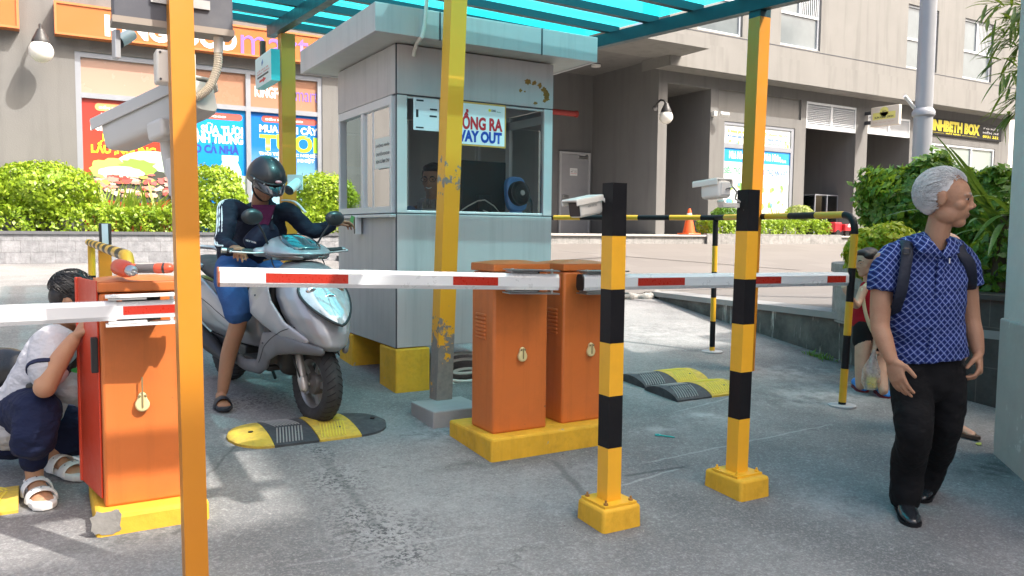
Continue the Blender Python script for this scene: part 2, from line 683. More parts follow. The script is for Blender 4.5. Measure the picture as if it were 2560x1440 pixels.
def cladding(name, c1, c2, mort, bw, rh, plane="xz", rough=.75, bump=.8, off=.35):
    m, n, p = _nodes(name)
    co = _coord(n)
    sp = n.nodes.new("ShaderNodeSeparateXYZ")
    n.links.new(co, sp.inputs[0])
    cb = n.nodes.new("ShaderNodeCombineXYZ")
    if plane == "xz":
        n.links.new(_math(n, 'ADD', sp.outputs[0], _math(n, 'MULTIPLY', sp.outputs[1], .999)), cb.inputs[0])
    n.links.new(sp.outputs[2], cb.inputs[1])
    br = n.nodes.new("ShaderNodeTexBrick")
    br.offset, br.offset_frequency, br.squash, br.squash_frequency = off, 2, 1.35, 3
    br.inputs["Scale"].default_value = 1
    br.inputs["Brick Width"].default_value, br.inputs["Row Height"].default_value, br.inputs["Mortar Size"].default_value = bw, rh, .004
    br.inputs["Bias"].default_value = -.1
    br.inputs["Color1"].default_value, br.inputs["Color2"].default_value, br.inputs["Mortar"].default_value = (*c1, 1), (*c2, 1), (*mort, 1)
    n.links.new(cb.outputs[0], br.inputs["Vector"])
    nz = _noise(n, 9, 7, .7, co)
    base = _mix(n, .45, br.outputs[0], _ramp(n, nz, .3, .75, tuple(x * .55 for x in c1) + (1,), tuple(min(1, x * 1.6) for x in c2) + (1,)))
    n.links.new(base, p.inputs["Base Color"])
    p.inputs["Roughness"].default_value = rough
    _bump(n, p, _math(n, 'ADD', _math(n, 'MULTIPLY', br.outputs["Fac"], -.5), nz), bump, .02)
    return m


def plaster(name, c, stain=.25):
    m, n, p = _nodes(name)
    co = _coord(n)
    f = _noise(n, 1.2, 6, .62, co)
    base = _mix(n, f, tuple(x * .88 for x in c), tuple(x * 1.1 for x in c))
    ns = n.nodes.new("ShaderNodeTexNoise")
    ns.inputs["Scale"].default_value, ns.inputs["Detail"].default_value = 1.0, 7
    mp = n.nodes.new("ShaderNodeMapping")
    mp.inputs["Scale"].default_value = (5, 5, .5)
    n.links.new(co, mp.inputs[0])
    n.links.new(mp.outputs[0], ns.inputs["Vector"])
    base = _mix(n, _math(n, 'MULTIPLY', _ramp(n, ns.outputs[0], .5, .78), stain), base, tuple(x * .55 for x in c))
    n.links.new(base, p.inputs["Base Color"])
    p.inputs["Roughness"].default_value = .9
    p.inputs["Specular IOR Level"].default_value = .2
    _bump(n, p, _noise(n, 45, 4, .7, co), .55, .006)
    return m


asph = asphalt()
pave = paving()
stone = cladding("split slate cladding", (.17, .175, .19), (.27, .275, .29), (.10, .10, .105), .24, .17)
stone_r = cladding("rough stone kerb", (.2, .2, .195), (.30, .295, .285), (.11, .11, .105), .3, .3)
dark_tile = cladding("dark stone tile", (.035, .036, .036), (.06, .06, .058), (.12, .115, .105), .36, .3, bump=.3, rough=.55)
plas = plaster("grey render", (.178, .177, .173), .45)
plas_w = plaster("pale render", (.225, .222, .212), .45)
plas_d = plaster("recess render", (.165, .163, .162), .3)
coping = M("stone coping", (.24, .24, .24), .7, var=.15, bump=.3, bs=50)
alu = M("grey aluminium", (.30, .32, .36), .45, .4, var=.06)
alu_w = M("white aluminium", (.62, .65, .68), .4, .1, var=.05)
sun_glass = M("curtained glass", (.15, .175, .185), .12, var=.35, vs_=1.4, spec=1.0)
dark_glass = M("dark glass", (.03, .045, .05), .06, var=.3, spec=.9)

g = MB()
xs = [-40, -10, -4, 0, 3, 6, 12, 45]
ys = [-25, -6, 0, 4, 8, 12, 16, 20]
for i in range(len(xs) - 1):
    for j in range(len(ys) - 1):
        g.quad([(xs[i], ys[j], gz(ys[j])), (xs[i + 1], ys[j], gz(ys[j])), (xs[i + 1], ys[j + 1], gz(ys[j + 1])), (xs[i], ys[j + 1], gz(ys[j + 1]))])
struct("road", g, asph, smooth=0)
g = MB()
g.quad([(-400, -400, -2.0), (400, -400, -2.0), (400, 400, -2.0), (-400, 400, -2.0)])
struct("ground", g, M("far ground", (.25, .24, .22), .9), smooth=0)

# raised plaza to the right of the ramp, held by the stained kerb wall
KW = [V((7.39, 8.6, 0)), V((6.9, 6.9, 0)), V((6.40, 4.95, 0)), V((6.22, 4.45, 0)), V((6.1, 3.9, 0)), V((6.0, 2.6, 0)), V((5.9, 0.5, 0))]
KZ = [.63, .68, .73, .745, .75, .77, .80]


def plaza_z(x, y):
    t = min(1, max(0, (x - 2.8) / 5.0))
    t = t * t * (3 - 2 * t)
    s = min(1, max(0, (y - 8.7) / 5.3))
    hi = .635 + (1.215 - .635) * s
    k = min(1, max(0, (y - 8.7) / 1.1)) if x < 7.3 else 1
    return gz(y) + .006 + max(0, hi - gz(y) - .006) * t * k


g = MB()
px_ = [4.6, 5.2, 6, 6.6, 7.39, 9, 12, 16, 22, 30, 45]
py_ = [8.7, 9.6, 10.6, 11.8, 13, 14.05]
for i in range(len(px_) - 1):
    for j in range(len(py_) - 1):
        a, b, c, d = px_[i], px_[i + 1], py_[j], py_[j + 1]
        g.quad([(a, c, plaza_z(a, c)), (b, c, plaza_z(b, c)), (b, d, plaza_z(b, d)), (a, d, plaza_z(a, d))])
for i in range(len(KW) - 1):
    a, b = KW[i], KW[i + 1]
    za, zb = KZ[i], KZ[i + 1]
    ya, yb = (8.7 if i == 0 else a.y), b.y
    g.quad([(a.x + .1, ya, za), (45, ya, .635 if i == 0 else za), (45, yb, zb), (b.x + .1, yb, zb)][::-1])
for i in range(len(px_) - 1):
    a, b = px_[i], px_[i + 1]
    if b <= 7.4:
        g.quad([(a, 8.7, gz(8.7) - .1), (b, 8.7, gz(8.7) - .1), (b, 8.7, plaza_z(b, 8.7)), (a, 8.7, plaza_z(a, 8.7))])
g.quad([(7.3, 8.7, .3), (7.6, 8.7, .3), (7.6, 8.7, .635), (7.3, 8.7, .635)])
struct("plaza", g, pave, smooth=0)


def on_plaza(px, py):
    z = .8
    for _ in range(25):
        q_ = FZ(px, py, z)
        z = .5 * z + .5 * plaza_z(q_.x, q_.y)
    return FZ(px, py, z)


jl = [on_plaza(px, py) for px, py in ((1395, 628), (1560, 641), (1720, 654), (1880, 667), (2000, 676))]
g = MB()
for a, b in zip(jl, jl[1:]):
    d_ = V((0, .035, 0))
    g.quad([a + V((0, 0, .006)) - d_, b + V((0, 0, .006)) - d_, b + V((0, 0, .006)) + d_, a + V((0, 0, .006)) + d_])
struct("paving_joint", g, M("wide joint", (.075, .07, .065), .9), smooth=0)

kt = thing("retaining_wall", "stained grey concrete kerb wall holding the plaza above the ramp", "wall", (6.5, 5, gz(5)))
g, c_ = MB(), MB()
for i in range(len(KW) - 1):
    a, b = KW[i], KW[i + 1]
    q = [(a.x, a.y, 0), (b.x, b.y, 0), (b.x + .3, b.y, 0), (a.x + .3, a.y, 0)]
    g.add([*q, (a.x, a.y, KZ[i] - .05), (b.x, b.y, KZ[i + 1] - .05), (b.x + .3, b.y, KZ[i + 1] - .05), (a.x + .3, a.y, KZ[i] - .05)],
          [(0, 1, 5, 4), (1, 2, 6, 5), (2, 3, 7, 6), (3, 0, 4, 7)])
    c_.add([(a.x - .03, a.y, KZ[i] - .05), (b.x - .03, b.y, KZ[i + 1] - .05), (b.x + .32, b.y, KZ[i + 1] - .05), (a.x + .32, a.y, KZ[i] - .05),
            (a.x - .03, a.y, KZ[i] + .012), (b.x - .03, b.y, KZ[i + 1] + .012), (b.x + .32, b.y, KZ[i + 1] + .012), (a.x + .32, a.y, KZ[i] + .012)],
           [(0, 1, 5, 4), (1, 2, 6, 5), (2, 3, 7, 6), (4, 5, 6, 7), (3, 0, 4, 7)])


def wet_wall():
    m, n, p = _nodes("mossy kerb concrete")
    co = _coord(n)
    mp = n.nodes.new("ShaderNodeMapping")
    mp.inputs["Scale"].default_value = (7, 7, .9)
    n.links.new(co, mp.inputs[0])
    s1 = _noise(n, 1, 7, .7, mp.outputs[0])
    base = _mix(n, _ramp(n, _noise(n, 3, 6, .65, co), .35, .7), (.045, .046, .044), (.14, .137, .128))
    base = _mix(n, _ramp(n, s1, .56, .66), base, (.5, .49, .46))
    n.links.new(base, p.inputs["Base Color"])
    p.inputs["Roughness"].default_value = .85
    _bump(n, p, _noise(n, 30, 5, .7, co), .7, .008)
    return m


obj("wall_face", g, wet_wall(), kt, smooth=0)
obj("coping", c_, coping, kt, smooth=0)

# ------------------------------------------------------------------ the long building
YF, YU = 15.3, 14.8          # shop front plane, upper storey plane
bld = thing("apartment_building", "long grey rendered apartment block with shops along its ground floor", "building", (10, YF, 1.2))


def wall_holes(mb, y, x0, x1, z0, z1, holes, deep=.25, m=0):
    X = sorted({x0, x1, *[h[0] for h in holes], *[h[1] for h in holes]})
    Z = sorted({z0, z1, *[h[2] for h in holes], *[h[3] for h in holes]})
    for i in range(len(X) - 1):
        for k in range(len(Z) - 1):
            cx, cz = (X[i] + X[i + 1]) / 2, (Z[k] + Z[k + 1]) / 2
            if any(h[0] < cx < h[1] and h[2] < cz < h[3] for h in holes):
                continue
            mb.quad([(X[i], y, Z[k]), (X[i + 1], y, Z[k]), (X[i + 1], y, Z[k + 1]), (X[i], y, Z[k + 1])], m)
    for h in holes:
        a, b, c, d = h[:4]
        e = y + (h[4] if len(h) > 4 else deep)
        mb.quad([(a, y, c), (a, e, c), (a, e, d), (a, y, d)], m)
        mb.quad([(b, y, c), (b, y, d), (b, e, d), (b, e, c)], m)
        mb.quad([(a, y, d), (a, e, d), (b, e, d), (b, y, d)], m)
        mb.quad([(a, y, c), (b, y, c), (b, e, c), (a, e, c)], m)


def fx(px, py=400, y=YF):
    return FY(px, py, y).x


def fz(px, py, y=YF):
    return FY(px, py, y).z


ZP = 1.42                                     # platform in front of the shops
# openings of the shop floor
W1 = (fx(191, 300), fx(806, 300), .95, fz(191, 127))
REC = (fx(1180, 300), fx(1645, 300), ZP - .02, 5.70)
O2 = (fx(1665), fx(1773), ZP - .02, fz(1665, 207))
W2 = (fx(1809), fx(1985), ZP + .15, fz(1809, 302))
O3 = (fx(2012), fx(2137), ZP - .02, fz(2012, 252))
O4 = (fx(2166), fx(2272), ZP - .02, fz(2166, 285))
W5 = (fx(2300), fx(2486), 1.9, fz(2330, 356))
IN = (fx(1793), fx(1999), fz(1793, 276), fz(1793, 222))
XE = fx(2525, 300)
g = MB()
wall_holes(g, YF, -14, fx(1180, 300), 0, 9, [(*W1, .12)])
wall_holes(g, YF, fx(1180, 300), XE, 0.6, 5.72, [(*REC, 2.7), (*O2, 2.2), (*W2, .12), (*O3, 2.2), (*O4, 2.2), (*W5, .12), (*IN, .06)])
g.quad([(XE, YF, 0), (XE, YF + 8, 0), (XE, YF + 8, 9), (XE, YF, 9)])
obj("wall", g, plas, bld, smooth=0, fixn=False)
g = MB()
g.quad([(IN[0], YF + .06, IN[2]), (IN[1], YF + .06, IN[2]), (IN[1], YF + .06, IN[3]), (IN[0], YF + .06, IN[3])])
obj("wall_panel", g, plas_w, bld, smooth=0)
# recess interiors
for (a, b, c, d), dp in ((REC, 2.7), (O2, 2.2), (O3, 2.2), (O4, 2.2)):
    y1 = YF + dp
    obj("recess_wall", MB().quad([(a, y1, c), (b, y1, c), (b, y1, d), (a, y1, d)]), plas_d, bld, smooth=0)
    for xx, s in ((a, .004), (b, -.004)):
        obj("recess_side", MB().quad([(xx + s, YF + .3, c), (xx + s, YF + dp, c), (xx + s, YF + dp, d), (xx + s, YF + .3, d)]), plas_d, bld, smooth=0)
# upper storey, half a metre proud of the shop floor
UX0, UZ0 = FY(1672, 163, YU).x, FY(1672, 163, YU).z
wz0, wz1 = FY(2410, 195, YU).z, FY(2410, 43, YU).z


def ux(px, py=100):
    return FY(px, py, YU).x


wins = [(ux(1745, 60), ux(1857, 60)), (ux(1952, 80), ux(2052, 80)), (ux(2268, 100), ux(2345, 100)), (ux(2410, 120), ux(2482, 120))]
g = MB()
wall_holes(g, YU, UX0, XE, UZ0, 9.6, [(a, b, wz0, wz1, .14) for a, b in wins])
g.quad([(UX0, YU, UZ0), (XE, YU, UZ0), (XE, YF, UZ0), (UX0, YF, UZ0)])
g.quad([(UX0, YU, UZ0), (UX0, YF + .5, UZ0), (UX0, YF + .5, 9.6), (UX0, YU, 9.6)])
g.quad([(XE, YU, UZ0), (XE, YF + 6, UZ0), (XE, YF + 6, 9.6), (XE, YU, 9.6)])
g.box((UX0 + .02, YU - .05, UZ0 + .012), (XE, YU - .002, UZ0 + .62))
obj("upper_wall", g, plas_w, bld, smooth=0, fixn=False)
g = MB()
zg = wz0 - .03
g.box((UX0 + .5, YU - .006, zg - .02), (XE - .05, YU + .02, zg))
obj("drip_groove", g, dark_grey, bld, smooth=0)
for i, (a, b) in enumerate(wins):
    ft, fr = .06, MB()
    yb = YU + .10
    zt = wz0 + (wz1 - wz0) * .47
    for (p0, p1, q0, q1) in ((a, b, wz0, wz0 + ft), (a, b, wz1 - ft, wz1), (a, b, zt - ft / 2, zt + ft / 2), (a, a + ft, wz0 + ft, zt - ft / 2), (b - ft, b, wz0 + ft, zt - ft / 2),
                             (a, a + ft, zt + ft / 2, wz1 - ft), (b - ft, b, zt + ft / 2, wz1 - ft), ((a + b) / 2 - .03, (a + b) / 2 + .03, zt + ft / 2, wz1 - ft)):
        fr.box((p0, yb - .04, q0), (p1, yb + .03, q1))
    fo = obj("window", fr, alu_w, bld, smooth=0)
    pn = MB()
    pn.quad([(a, yb, wz0), (b, yb, wz0), (b, yb, zt), (a, yb, zt)])
    pn.quad([(a, yb, zt), ((a + b) / 2, yb, zt), ((a + b) / 2, yb, wz1), (a, yb, wz1)])
    obj("pane", pn, sun_glass, fo, smooth=0)
    pn = MB()
    pn.quad([((a + b) / 2, yb + .02, zt), (b, yb + .02, zt), (b, yb + .02, wz1), ((a + b) / 2, yb + .02, wz1)])
    obj("pane", pn, dark_glass, fo, smooth=0)
    gr = MB()
    nb = 9
    for k in range(nb):
        xx = (a + b) / 2 + .05 + ((b - ft) - (a + b) / 2 - .05) * (k + .5) / nb
        gr.box((xx - .012, yb - .03, zt), (xx + .012, yb - .018, wz1 - ft))
    obj("grille", gr, alu_w, fo, smooth=0)

# entrance slab over the recess
zs = 5.68
g = MB()
g.box((fx(1180, 300) - 1, 13.81, zs), (13.37, YF + .02, zs + .22))
obj("entrance_slab", g, plas_w, bld, smooth=0)
g = MB()
q = FZ(1490, 162, zs)
g.cyl((q.x, q.y, zs - .05), (q.x, q.y, zs - .002), .12, n=20)
tag(obj("downlight", g, white), "round white surface downlight under the entrance slab", "light")

# grey service door at the back of the recess, with handle and notice
yd = YF + 2.68
d0, d1 = FY(1396, 480, yd).x, FY(1472, 480, yd).x
dz1 = FY(1396, 378, yd).z
door = thing("service_door", "grey steel service door in the dark recess beside the booth", "door", (d0, yd, ZP))
g = MB()
g.box((d0 + .06, yd - .03, ZP), (d1 - .06, yd + .01, dz1 - .06))
obj("leaf", g, M("door grey", (.30, .30, .31), .5), door, smooth=0)
g = MB()
g.box((d0, yd - .06, ZP), (d0 + .055, yd, dz1))
g.box((d1 - .055, yd - .06, ZP), (d1, yd, dz1))
g.box((d0 + .055, yd - .06, dz1 - .055), (d1 - .055, yd, dz1))
obj("frame", g, M("door frame grey", (.42, .42, .43), .5), door, smooth=0)
g = MB()
hz = FY(1405, 491, yd).z
g.box((d0 + .1, yd - .07, hz - .04), (d0 + .3, yd - .03, hz + .04))
obj("handle", g, steel, door, bev=.01)
g = MB()
g.box((d1 - .38, yd - .08, dz1 - .17), (d1 - .1, yd - .03, dz1 - .11))
g.tube([(d1 - .12, yd - .07, dz1 - .1), (d1 - .25, yd - .16, dz1 - .08), (d1 - .36, yd - .07, dz1 - .06)], .012)
obj("door_closer", g, steel, door)
c0 = FY(1434, 430, yd - .035)
g = MB()
g.box((c0.x - .12, c0.y - .006, c0.z - .1), (c0.x + .12, c0.y, c0.z + .1))
nz_ = obj("notice", g, white, door, smooth=0)
ink = flat("dark ink", (.03, .03, .04))
red_ink = flat("red ink", (.62, .03, .03))
for k, (s, mm) in enumerate((("PHÒNG KỸ THUẬT", ink), ("MÁY - BƠM", ink), ("KHÔNG PHẬN SỰ", red_ink))):
    text(s, (c0.x, c0.y - .006, c0.z + .05 - k * .045), (1, 0, 0), (0, 0, 1), .19, .03, mm, nz_)
g = MB()
ra, rb = FY(1376, 278, YF + 1.2), FY(1440, 285, YF + 1.2)
g.cyl(ra - V((1.2, 0, 0)), rb, .07)
g.cyl(rb - V((.02, 0, 0)), rb + V((.03, 0, 0)), .085)
tag(obj("fire_pipe", g, M("red pipe paint", (.24, .022, .018), .5)), "red fire water pipe crossing the dark recess above the door", "pipe")

# louvres over the two shop passages
for (a, b, c, d), pxl, pyb in ((O3, 2012, 319), (O4, 2166, 333)):
    zb = fz(pxl, pyb)
    lv = MB()
    for (x0, x1, z0, z1) in ((a, b, zb, zb + .09), (a, b, d - .06, d), (a, a + .05, zb + .09, d - .06), (b - .05, b, zb + .09, d - .06), ((a + b) / 2 - .04, (a + b) / 2 + .04, zb + .09, d - .06)):
        lv.box((x0, YF + .01, z0), (x1, YF + .08, z1))
    lo = obj("louvre", lv, alu_w, bld, smooth=0)
    sl = MB()
    ns_ = 11
    for k in range(ns_):
        z = zb + .1 + (d - zb - .18) * (k + .2) / ns_
        sl.add([(a + .03, YF + .02, z), (b - .03, YF + .02, z), (b - .03, YF + .08, z + .055), (a + .03, YF + .08, z + .055),
                (a + .03, YF + .025, z - .012), (b - .03, YF + .025, z - .012), (b - .03, YF + .085, z + .043), (a + .03, YF + .085, z + .043)],
               [(0, 1, 2, 3), (4, 7, 6, 5), (0, 4, 5, 1)])
    obj("slats", sl, alu_w, lo, smooth=0)
    bk = MB()
    bk.quad([(a, YF + .14, zb), (b, YF + .14, zb), (b, YF + .14, d), (a, YF + .14, d)])
    obj("back_plate", bk, black, lo, smooth=0)
    dr = MB()                                   # shop door at the left of the passage
    dr.box((a + .02, YF + 1.0, ZP), (a + .06, YF + 1.9, zb - .5))
    dr.box((a + .02, YF + .9, ZP), (a + .10, YF + 1.0, zb - .42))
    obj("shop_door", dr, M("shop door", (.05, .065, .08), .25), bld, smooth=0)

# shop window bands
cream_film = M("cream film", (.42, .27, .21), .25, var=.06, vs_=.7)
cream_film2 = M("tan film", (.38, .20, .13), .25, var=.06, vs_=.7)
zt = fz(200, 236)
xm = [W1[0], fx(431, 300), fx(622, 300), W1[1]]
fr = MB()
ft = .085
yy0, yy1 = YF + .02, YF + .10
for x in xm:
    x0 = min(max(x - ft / 2, W1[0]), W1[1] - ft)
    fr.box((x0, yy0, W1[2]), (x0 + ft, yy1, W1[3]))
fr.box((W1[0] + ft, yy0 + .004, W1[3] - ft), (W1[1] - ft, yy1, W1[3]))
fr.box((W1[0] + ft, yy0 + .004, zt - ft / 2), (W1[1] - ft, yy1, zt + ft / 2))
sw = obj("shop_window", fr, alu, bld, smooth=0)
for i in range(3):
    pn = MB()
    pn.quad([(xm[i] + .02, yy1 - .03, zt), (xm[i + 1] - .02, yy1 - .03, zt), (xm[i + 1] - .02, yy1 - .03, W1[3]), (xm[i] + .02, yy1 - .03, W1[3])])
    obj("pane", pn, (cream_film, cream_film2, cream_film2)[i], sw, smooth=0)
wht = flat("white vinyl", (.82, .82, .82), .4)
purple = flat("purple vinyl", (.22, .13, .55), .4)
c0 = (xm[2] + xm[3]) / 2
zc = (zt + W1[3]) / 2 - .02
yl = yy1 - .034
text("KINGFOOD", (xm[2] + .10 + (xm[3] - xm[2]) * .30, yl, zc), (1, 0, 0), (0, 0, 1), (xm[3] - xm[2]) * .56, .2, wht, sw, .03)
text("mart", (xm[3] - .28, yl, zc - .01), (1, 0, 0), (0, 0, 1), (xm[3] - xm[2]) * .31, .2, purple, sw, -.008)

# posters behind the three big panes
yp = yy1 - .02


def vgrad(name, c1, c2, z0, z1):
    """printed poster background fading from one ink to another"""
    m, n, p = _nodes(name)
    sp = n.nodes.new("ShaderNodeSeparateXYZ")
    n.links.new(_coord(n), sp.inputs[0])
    t = n.nodes.new("ShaderNodeMapRange")
    t.inputs[1].default_value, t.inputs[2].default_value = z0, z1
    n.links.new(sp.outputs[2], t.inputs[0])
    n.links.new(_mix(n, t.outputs[0], c1, c2), p.inputs["Base Color"])
    p.inputs["Roughness"].default_value = .25
    return m


def poster(i, mat, label):
    pn = MB()
    pn.box((xm[i] + .03, yp, W1[2] + .02), (xm[i + 1] - .03, yp + .01, zt - .03))
    o = tag(obj("poster", pn, mat, smooth=0), label, "poster", "posters in the supermarket windows")
    return o


def line(o, i, s, fxc, z, w_, h_, mat, bold=.045):
    wd = xm[i + 1] - xm[i]
    return text(s, (xm[i] + wd * fxc, yp, z), (1, 0, 0), (0, 0, 1), wd * w_, h_, mat, o, bold)


yel = flat("yellow vinyl", (.85, .72, .03), .4)
navy = flat("navy vinyl", (.02, .05, .32), .4)
lime = flat("lime vinyl", (.42, .80, .03), .4)
pill_r = flat("pill red", (.50, .10, .08), .4)
pill_o = flat("pill orange", (.78, .33, .14), .4)


def pill(o, i, fxc, z, w_, h_, mat, s):
    wd = xm[i + 1] - xm[i]
    c = xm[i] + wd * fxc
    hw, r = wd * w_ / 2 - h_ / 2, h_ / 2
    pts = [(c + hw + r * math.cos(t), yp - .003, z + r * math.sin(t)) for t in np.linspace(-1.57, 1.57, 9)]
    pts += [(c - hw + r * math.cos(t), yp - .003, z + r * math.sin(t)) for t in np.linspace(1.57, 4.71, 9)]
    obj("pill", MB().prism(pts, (0, .002, 0)), mat, o, smooth=0)
    text(s, (c - wd * w_ * .1, yp - .003, z), (1, 0, 0), (0, 0, 1), wd * w_ * .68, h_ * .45, wht, o, .04)


po = poster(0, vgrad("poster red", (.34, .065, .03), (.42, .04, .03), 2.3, 3.4), "red supermarket poster with white and yellow lettering over a grill platter")
pill(po, 0, .50, fz(330, 272), .62, .13, pill_o, "ĐẾN KINGFOOD")
for s, py, w_, h_, mm, fc in (("MUA THỊT", 297, .5, .16, wht, .5), ("NHÚNG LẨU", 319, .72, .16, wht, .5), ("MÓN", 344, .32, .16, yel, .42), ("LẤU ,NƯỚNG", 372, .68, .24, yel, .48)):
    line(po, 0, s, fc, fz(330, py), w_, h_, mm)
# the printed platter: flat inks, each its own shape
wd0 = xm[1] - xm[0]


def ink_ellipse(o, i, fxc, z, rx, rz, col, lift, name="print", nn=26, wob=.0):
    wd = xm[i + 1] - xm[i]
    c = xm[i] + wd * fxc
    pts = []
    for k in range(nn):
        t = 2 * math.pi * k / nn
        q = 1 + wob * random.uniform(-1, 1)
        pts.append((c + wd * rx * q * math.cos(t), yp - lift, z + rz * q * math.sin(t)))
    return pts


zc = fz(300, 455)
lay = [((.6, .80, .62), .78, zc + .28, .40, .28, 0), ((.055, .06, .05), .60, zc - .05, .55, .30, 0), ((.42, .62, .12), .34, zc + .22, .22, .17, .12), ((.22, .48, .06), .62, zc + .27, .20, .15, .2), ((.70, .75, .66), .45, zc + .16, .24, .11, .08)]
for q in range(70):
    cc = random.choice([(.52, .14, .13), (.62, .26, .22), (.68, .42, .35), (.45, .06, .05), (.70, .38, .10), (.72, .60, .45), (.3, .42, .1), (.72, .66, .5), (.4, .09, .08)])
    a, r = random.uniform(0, 6.28), math.sqrt(random.random())
    lay.append((cc, .60 + .45 * r * math.cos(a), zc - .06 + .2 * r * math.sin(a) + .02, random.uniform(.02, .07), random.uniform(.015, .05), .3))
mats_, mb = [], MB()
for k, (cc, fc, z, rx, rz, wob) in enumerate(lay):
    if cc not in mats_:
        mats_.append(cc)
    pts = [p_ for p_ in ink_ellipse(po, 0, fc, z, rx, rz, cc, .003 + k * .0004, wob=wob)]
    pts = [(min(max(p_[0], xm[0] + .05), xm[1] - .05), p_[1], p_[2]) for p_ in pts]
    mb.quad(pts[::-1], mats_.index(cc))
obj("food_print", mb, [flat("print ink", c) for c in mats_], po, smooth=0, fixn=False)

po = poster(1, vgrad("poster blue", (.01, .20, .62), (.015, .28, .68), 2.3, 3.4), "blue milk poster with carton and glass print in the supermarket window")
pill(po, 1, .5, fz(520, 287), .85, .12, pill_r, "ĐẾN KINGFOOD")
for s, py, w_, h_, mm, fc in (("MUA SỮA TƯƠI", 319, .86, .20, wht, .5), ("THANH TRÙNG", 342, .86, .20, wht, .5), ("CHO CẢ NHÀ", 368, .76, .20, navy, .49)):
    line(po, 1, s, fc, fz(520, py), w_, h_, mm)
wd1 = xm[2] - xm[1]
mb = MB()
zc = fz(560, 440)
X = lambda f: xm[1] + wd1 * f
mb.quad([(X(.60), yp - .004, zc - .5), (X(.60), yp - .004, zc + .10), (X(.66), yp - .004, zc + .30), (X(.84), yp - .004, zc + .30), (X(.90), yp - .004, zc + .1), (X(.90), yp - .004, zc - .5)], 0)
mb.quad([(X(.64), yp - .006, zc + .28), (X(.86), yp - .006, zc + .28), (X(.86), yp - .006, zc + .38), (X(.64), yp - .006, zc + .38)], 1)
mb.quad([(X(.80), yp - .008, zc - .6), (X(.98), yp - .008, zc - .6), (X(.98), yp - .008, zc + .02), (X(.80), yp - .008, zc + .02)], 2)
mb.quad([(X(.86), yp - .01, zc - .12), (X(.96), yp - .01, zc - .12), (X(.96), yp - .01, zc - .04), (X(.86), yp - .01, zc - .04)], 3)
obj("carton_print", mb, [flat("carton pale", (.66, .78, .82)), flat("carton top", (.82, .88, .9)), flat("carton cream", (.68, .75, .60)), flat("carton mark", (.38, .52, .5))], po, smooth=0, fixn=False)

po = poster(2, vgrad("poster sky", (.28, .50, .66), (.015, .16, .58), 2.1, 3.0), "blue fruit poster with big lime green lettering in the supermarket window")
pill(po, 2, .56, fz(720, 300), .76, .12, pill_r, "ĐẾN KINGFOOD")
for s, py, w_, h_, mm, fc in (("MUA TRÁI CÂY", 322, .80, .17, wht, .55), ("TƯƠI", 355, .80, .36, lime, .55), ("THỜI TIẾT KHẮC NGHIỆT", 385, .82, .10, wht, .55), ("GIẢI TẢN NHIỆT", 399, .6, .10, wht, .60)):
    line(po, 2, s, fc, fz(720, py), w_, h_, mm)

# orange fascia boxes above the supermarket
og = M("orange sign panel", (.50, .135, .03), .4, var=.05, vs_=.8)
og2 = M("orange sign edge", (.56, .18, .06), .4)
for k, (pa, pb, label) in enumerate(((-60, 48, "small plain orange fascia box at the left end of the supermarket front"), (136, 905, "long orange supermarket fascia box with white and purple lettering"))):
    ys_ = YF - .22
    xa, xb = FY(pa, 60, ys_).x, FY(pb, 60, ys_).x
    za, zb = FY(136, 84, ys_).z, FY(136, 1, ys_).z
    if k == 0:
        za = FY(30, 70, ys_).z
        zb = za + .62
    sg = thing("shop_sign", label, "sign", (xa, ys_, za))
    g = MB()
    g.box((xa + .02, ys_, za + .02), (xb - .02, ys_ + .2, zb - .02))
    obj("panel", g, og, sg, smooth=0)
    g = MB()
    for q in ((xa, xb, za, za + .035), (xa, xb, zb - .035, zb), (xa, xa + .035, za + .035, zb - .035), (xb - .035, xb, za + .035, zb - .035)):
        g.box((q[0], ys_ - .02, q[2]), (q[1], ys_ + .21, q[3]))
    obj("frame", g, og2, sg, smooth=0)
    if k == 1:
        xk0, xk1 = FY(262, 80, ys_).x, FY(592, 100, ys_).x
        zk = FY(430, 84, ys_).z
        text("KINGFOOD", ((xk0 + xk1) / 2, ys_ - .004, zk), (1, 0, 0), (0, 0, 1), xk1 - xk0, .36, wht, sg, .05)
        xk0, xk1 = FY(602, 110, ys_).x, FY(772, 120, ys_).x
        text("mart", ((xk0 + xk1) / 2, ys_ - .004, FY(690, 117, ys_).z - .01), (1, 0, 0), (0, 0, 1), xk1 - xk0, .42, purple, sg, -.005)

# ------------------------------------------------------------------ right-hand shops
ys_ = YF + .05
sg = thing("window_poster", "white snack shop poster with blue band filling the right shop window", "poster", (W2[0], ys_, W2[2]))
xm2 = (W2[0] + W2[1]) / 2
zq = fz(1809, 362)
fr = MB()
for q in ((W2[0], W2[1], W2[3] - .08, W2[3]), (W2[0], W2[1], zq - .06, zq + .06), (W2[0], W2[0] + .05, W2[2], zq - .06), (W2[0], W2[0] + .05, zq + .06, W2[3] - .08),
          (W2[1] - .12, W2[1], W2[2], zq - .06), (W2[1] - .12, W2[1], zq + .06, W2[3] - .08)):
    fr.box((q[0], YF + .02, q[2]), (q[1], YF + .1, q[3]))
obj("shop_window", fr, alu, bld, smooth=0)
g = MB()
g.quad([(W2[0], ys_, W2[2]), (W2[1], ys_, W2[2]), (W2[1], ys_, W2[3]), (W2[0], ys_, W2[3])])
obj("sheet", g, flat("poster white", (.80, .84, .84), .3), sg, smooth=0)
blu = flat("poster band blue", (.03, .30, .80), .3)
g = MB()
zb0, zb1 = fz(1809, 402), zq - .05
g.quad([(W2[0], ys_ - .003, zb0), (W2[1], ys_ - .003, zb0), (W2[1], ys_ - .003, zb1), (W2[0], ys_ - .003, zb1)])
obj("blue_band", g, blu, sg, smooth=0)
grn = flat("green ink", (.03, .35, .15))
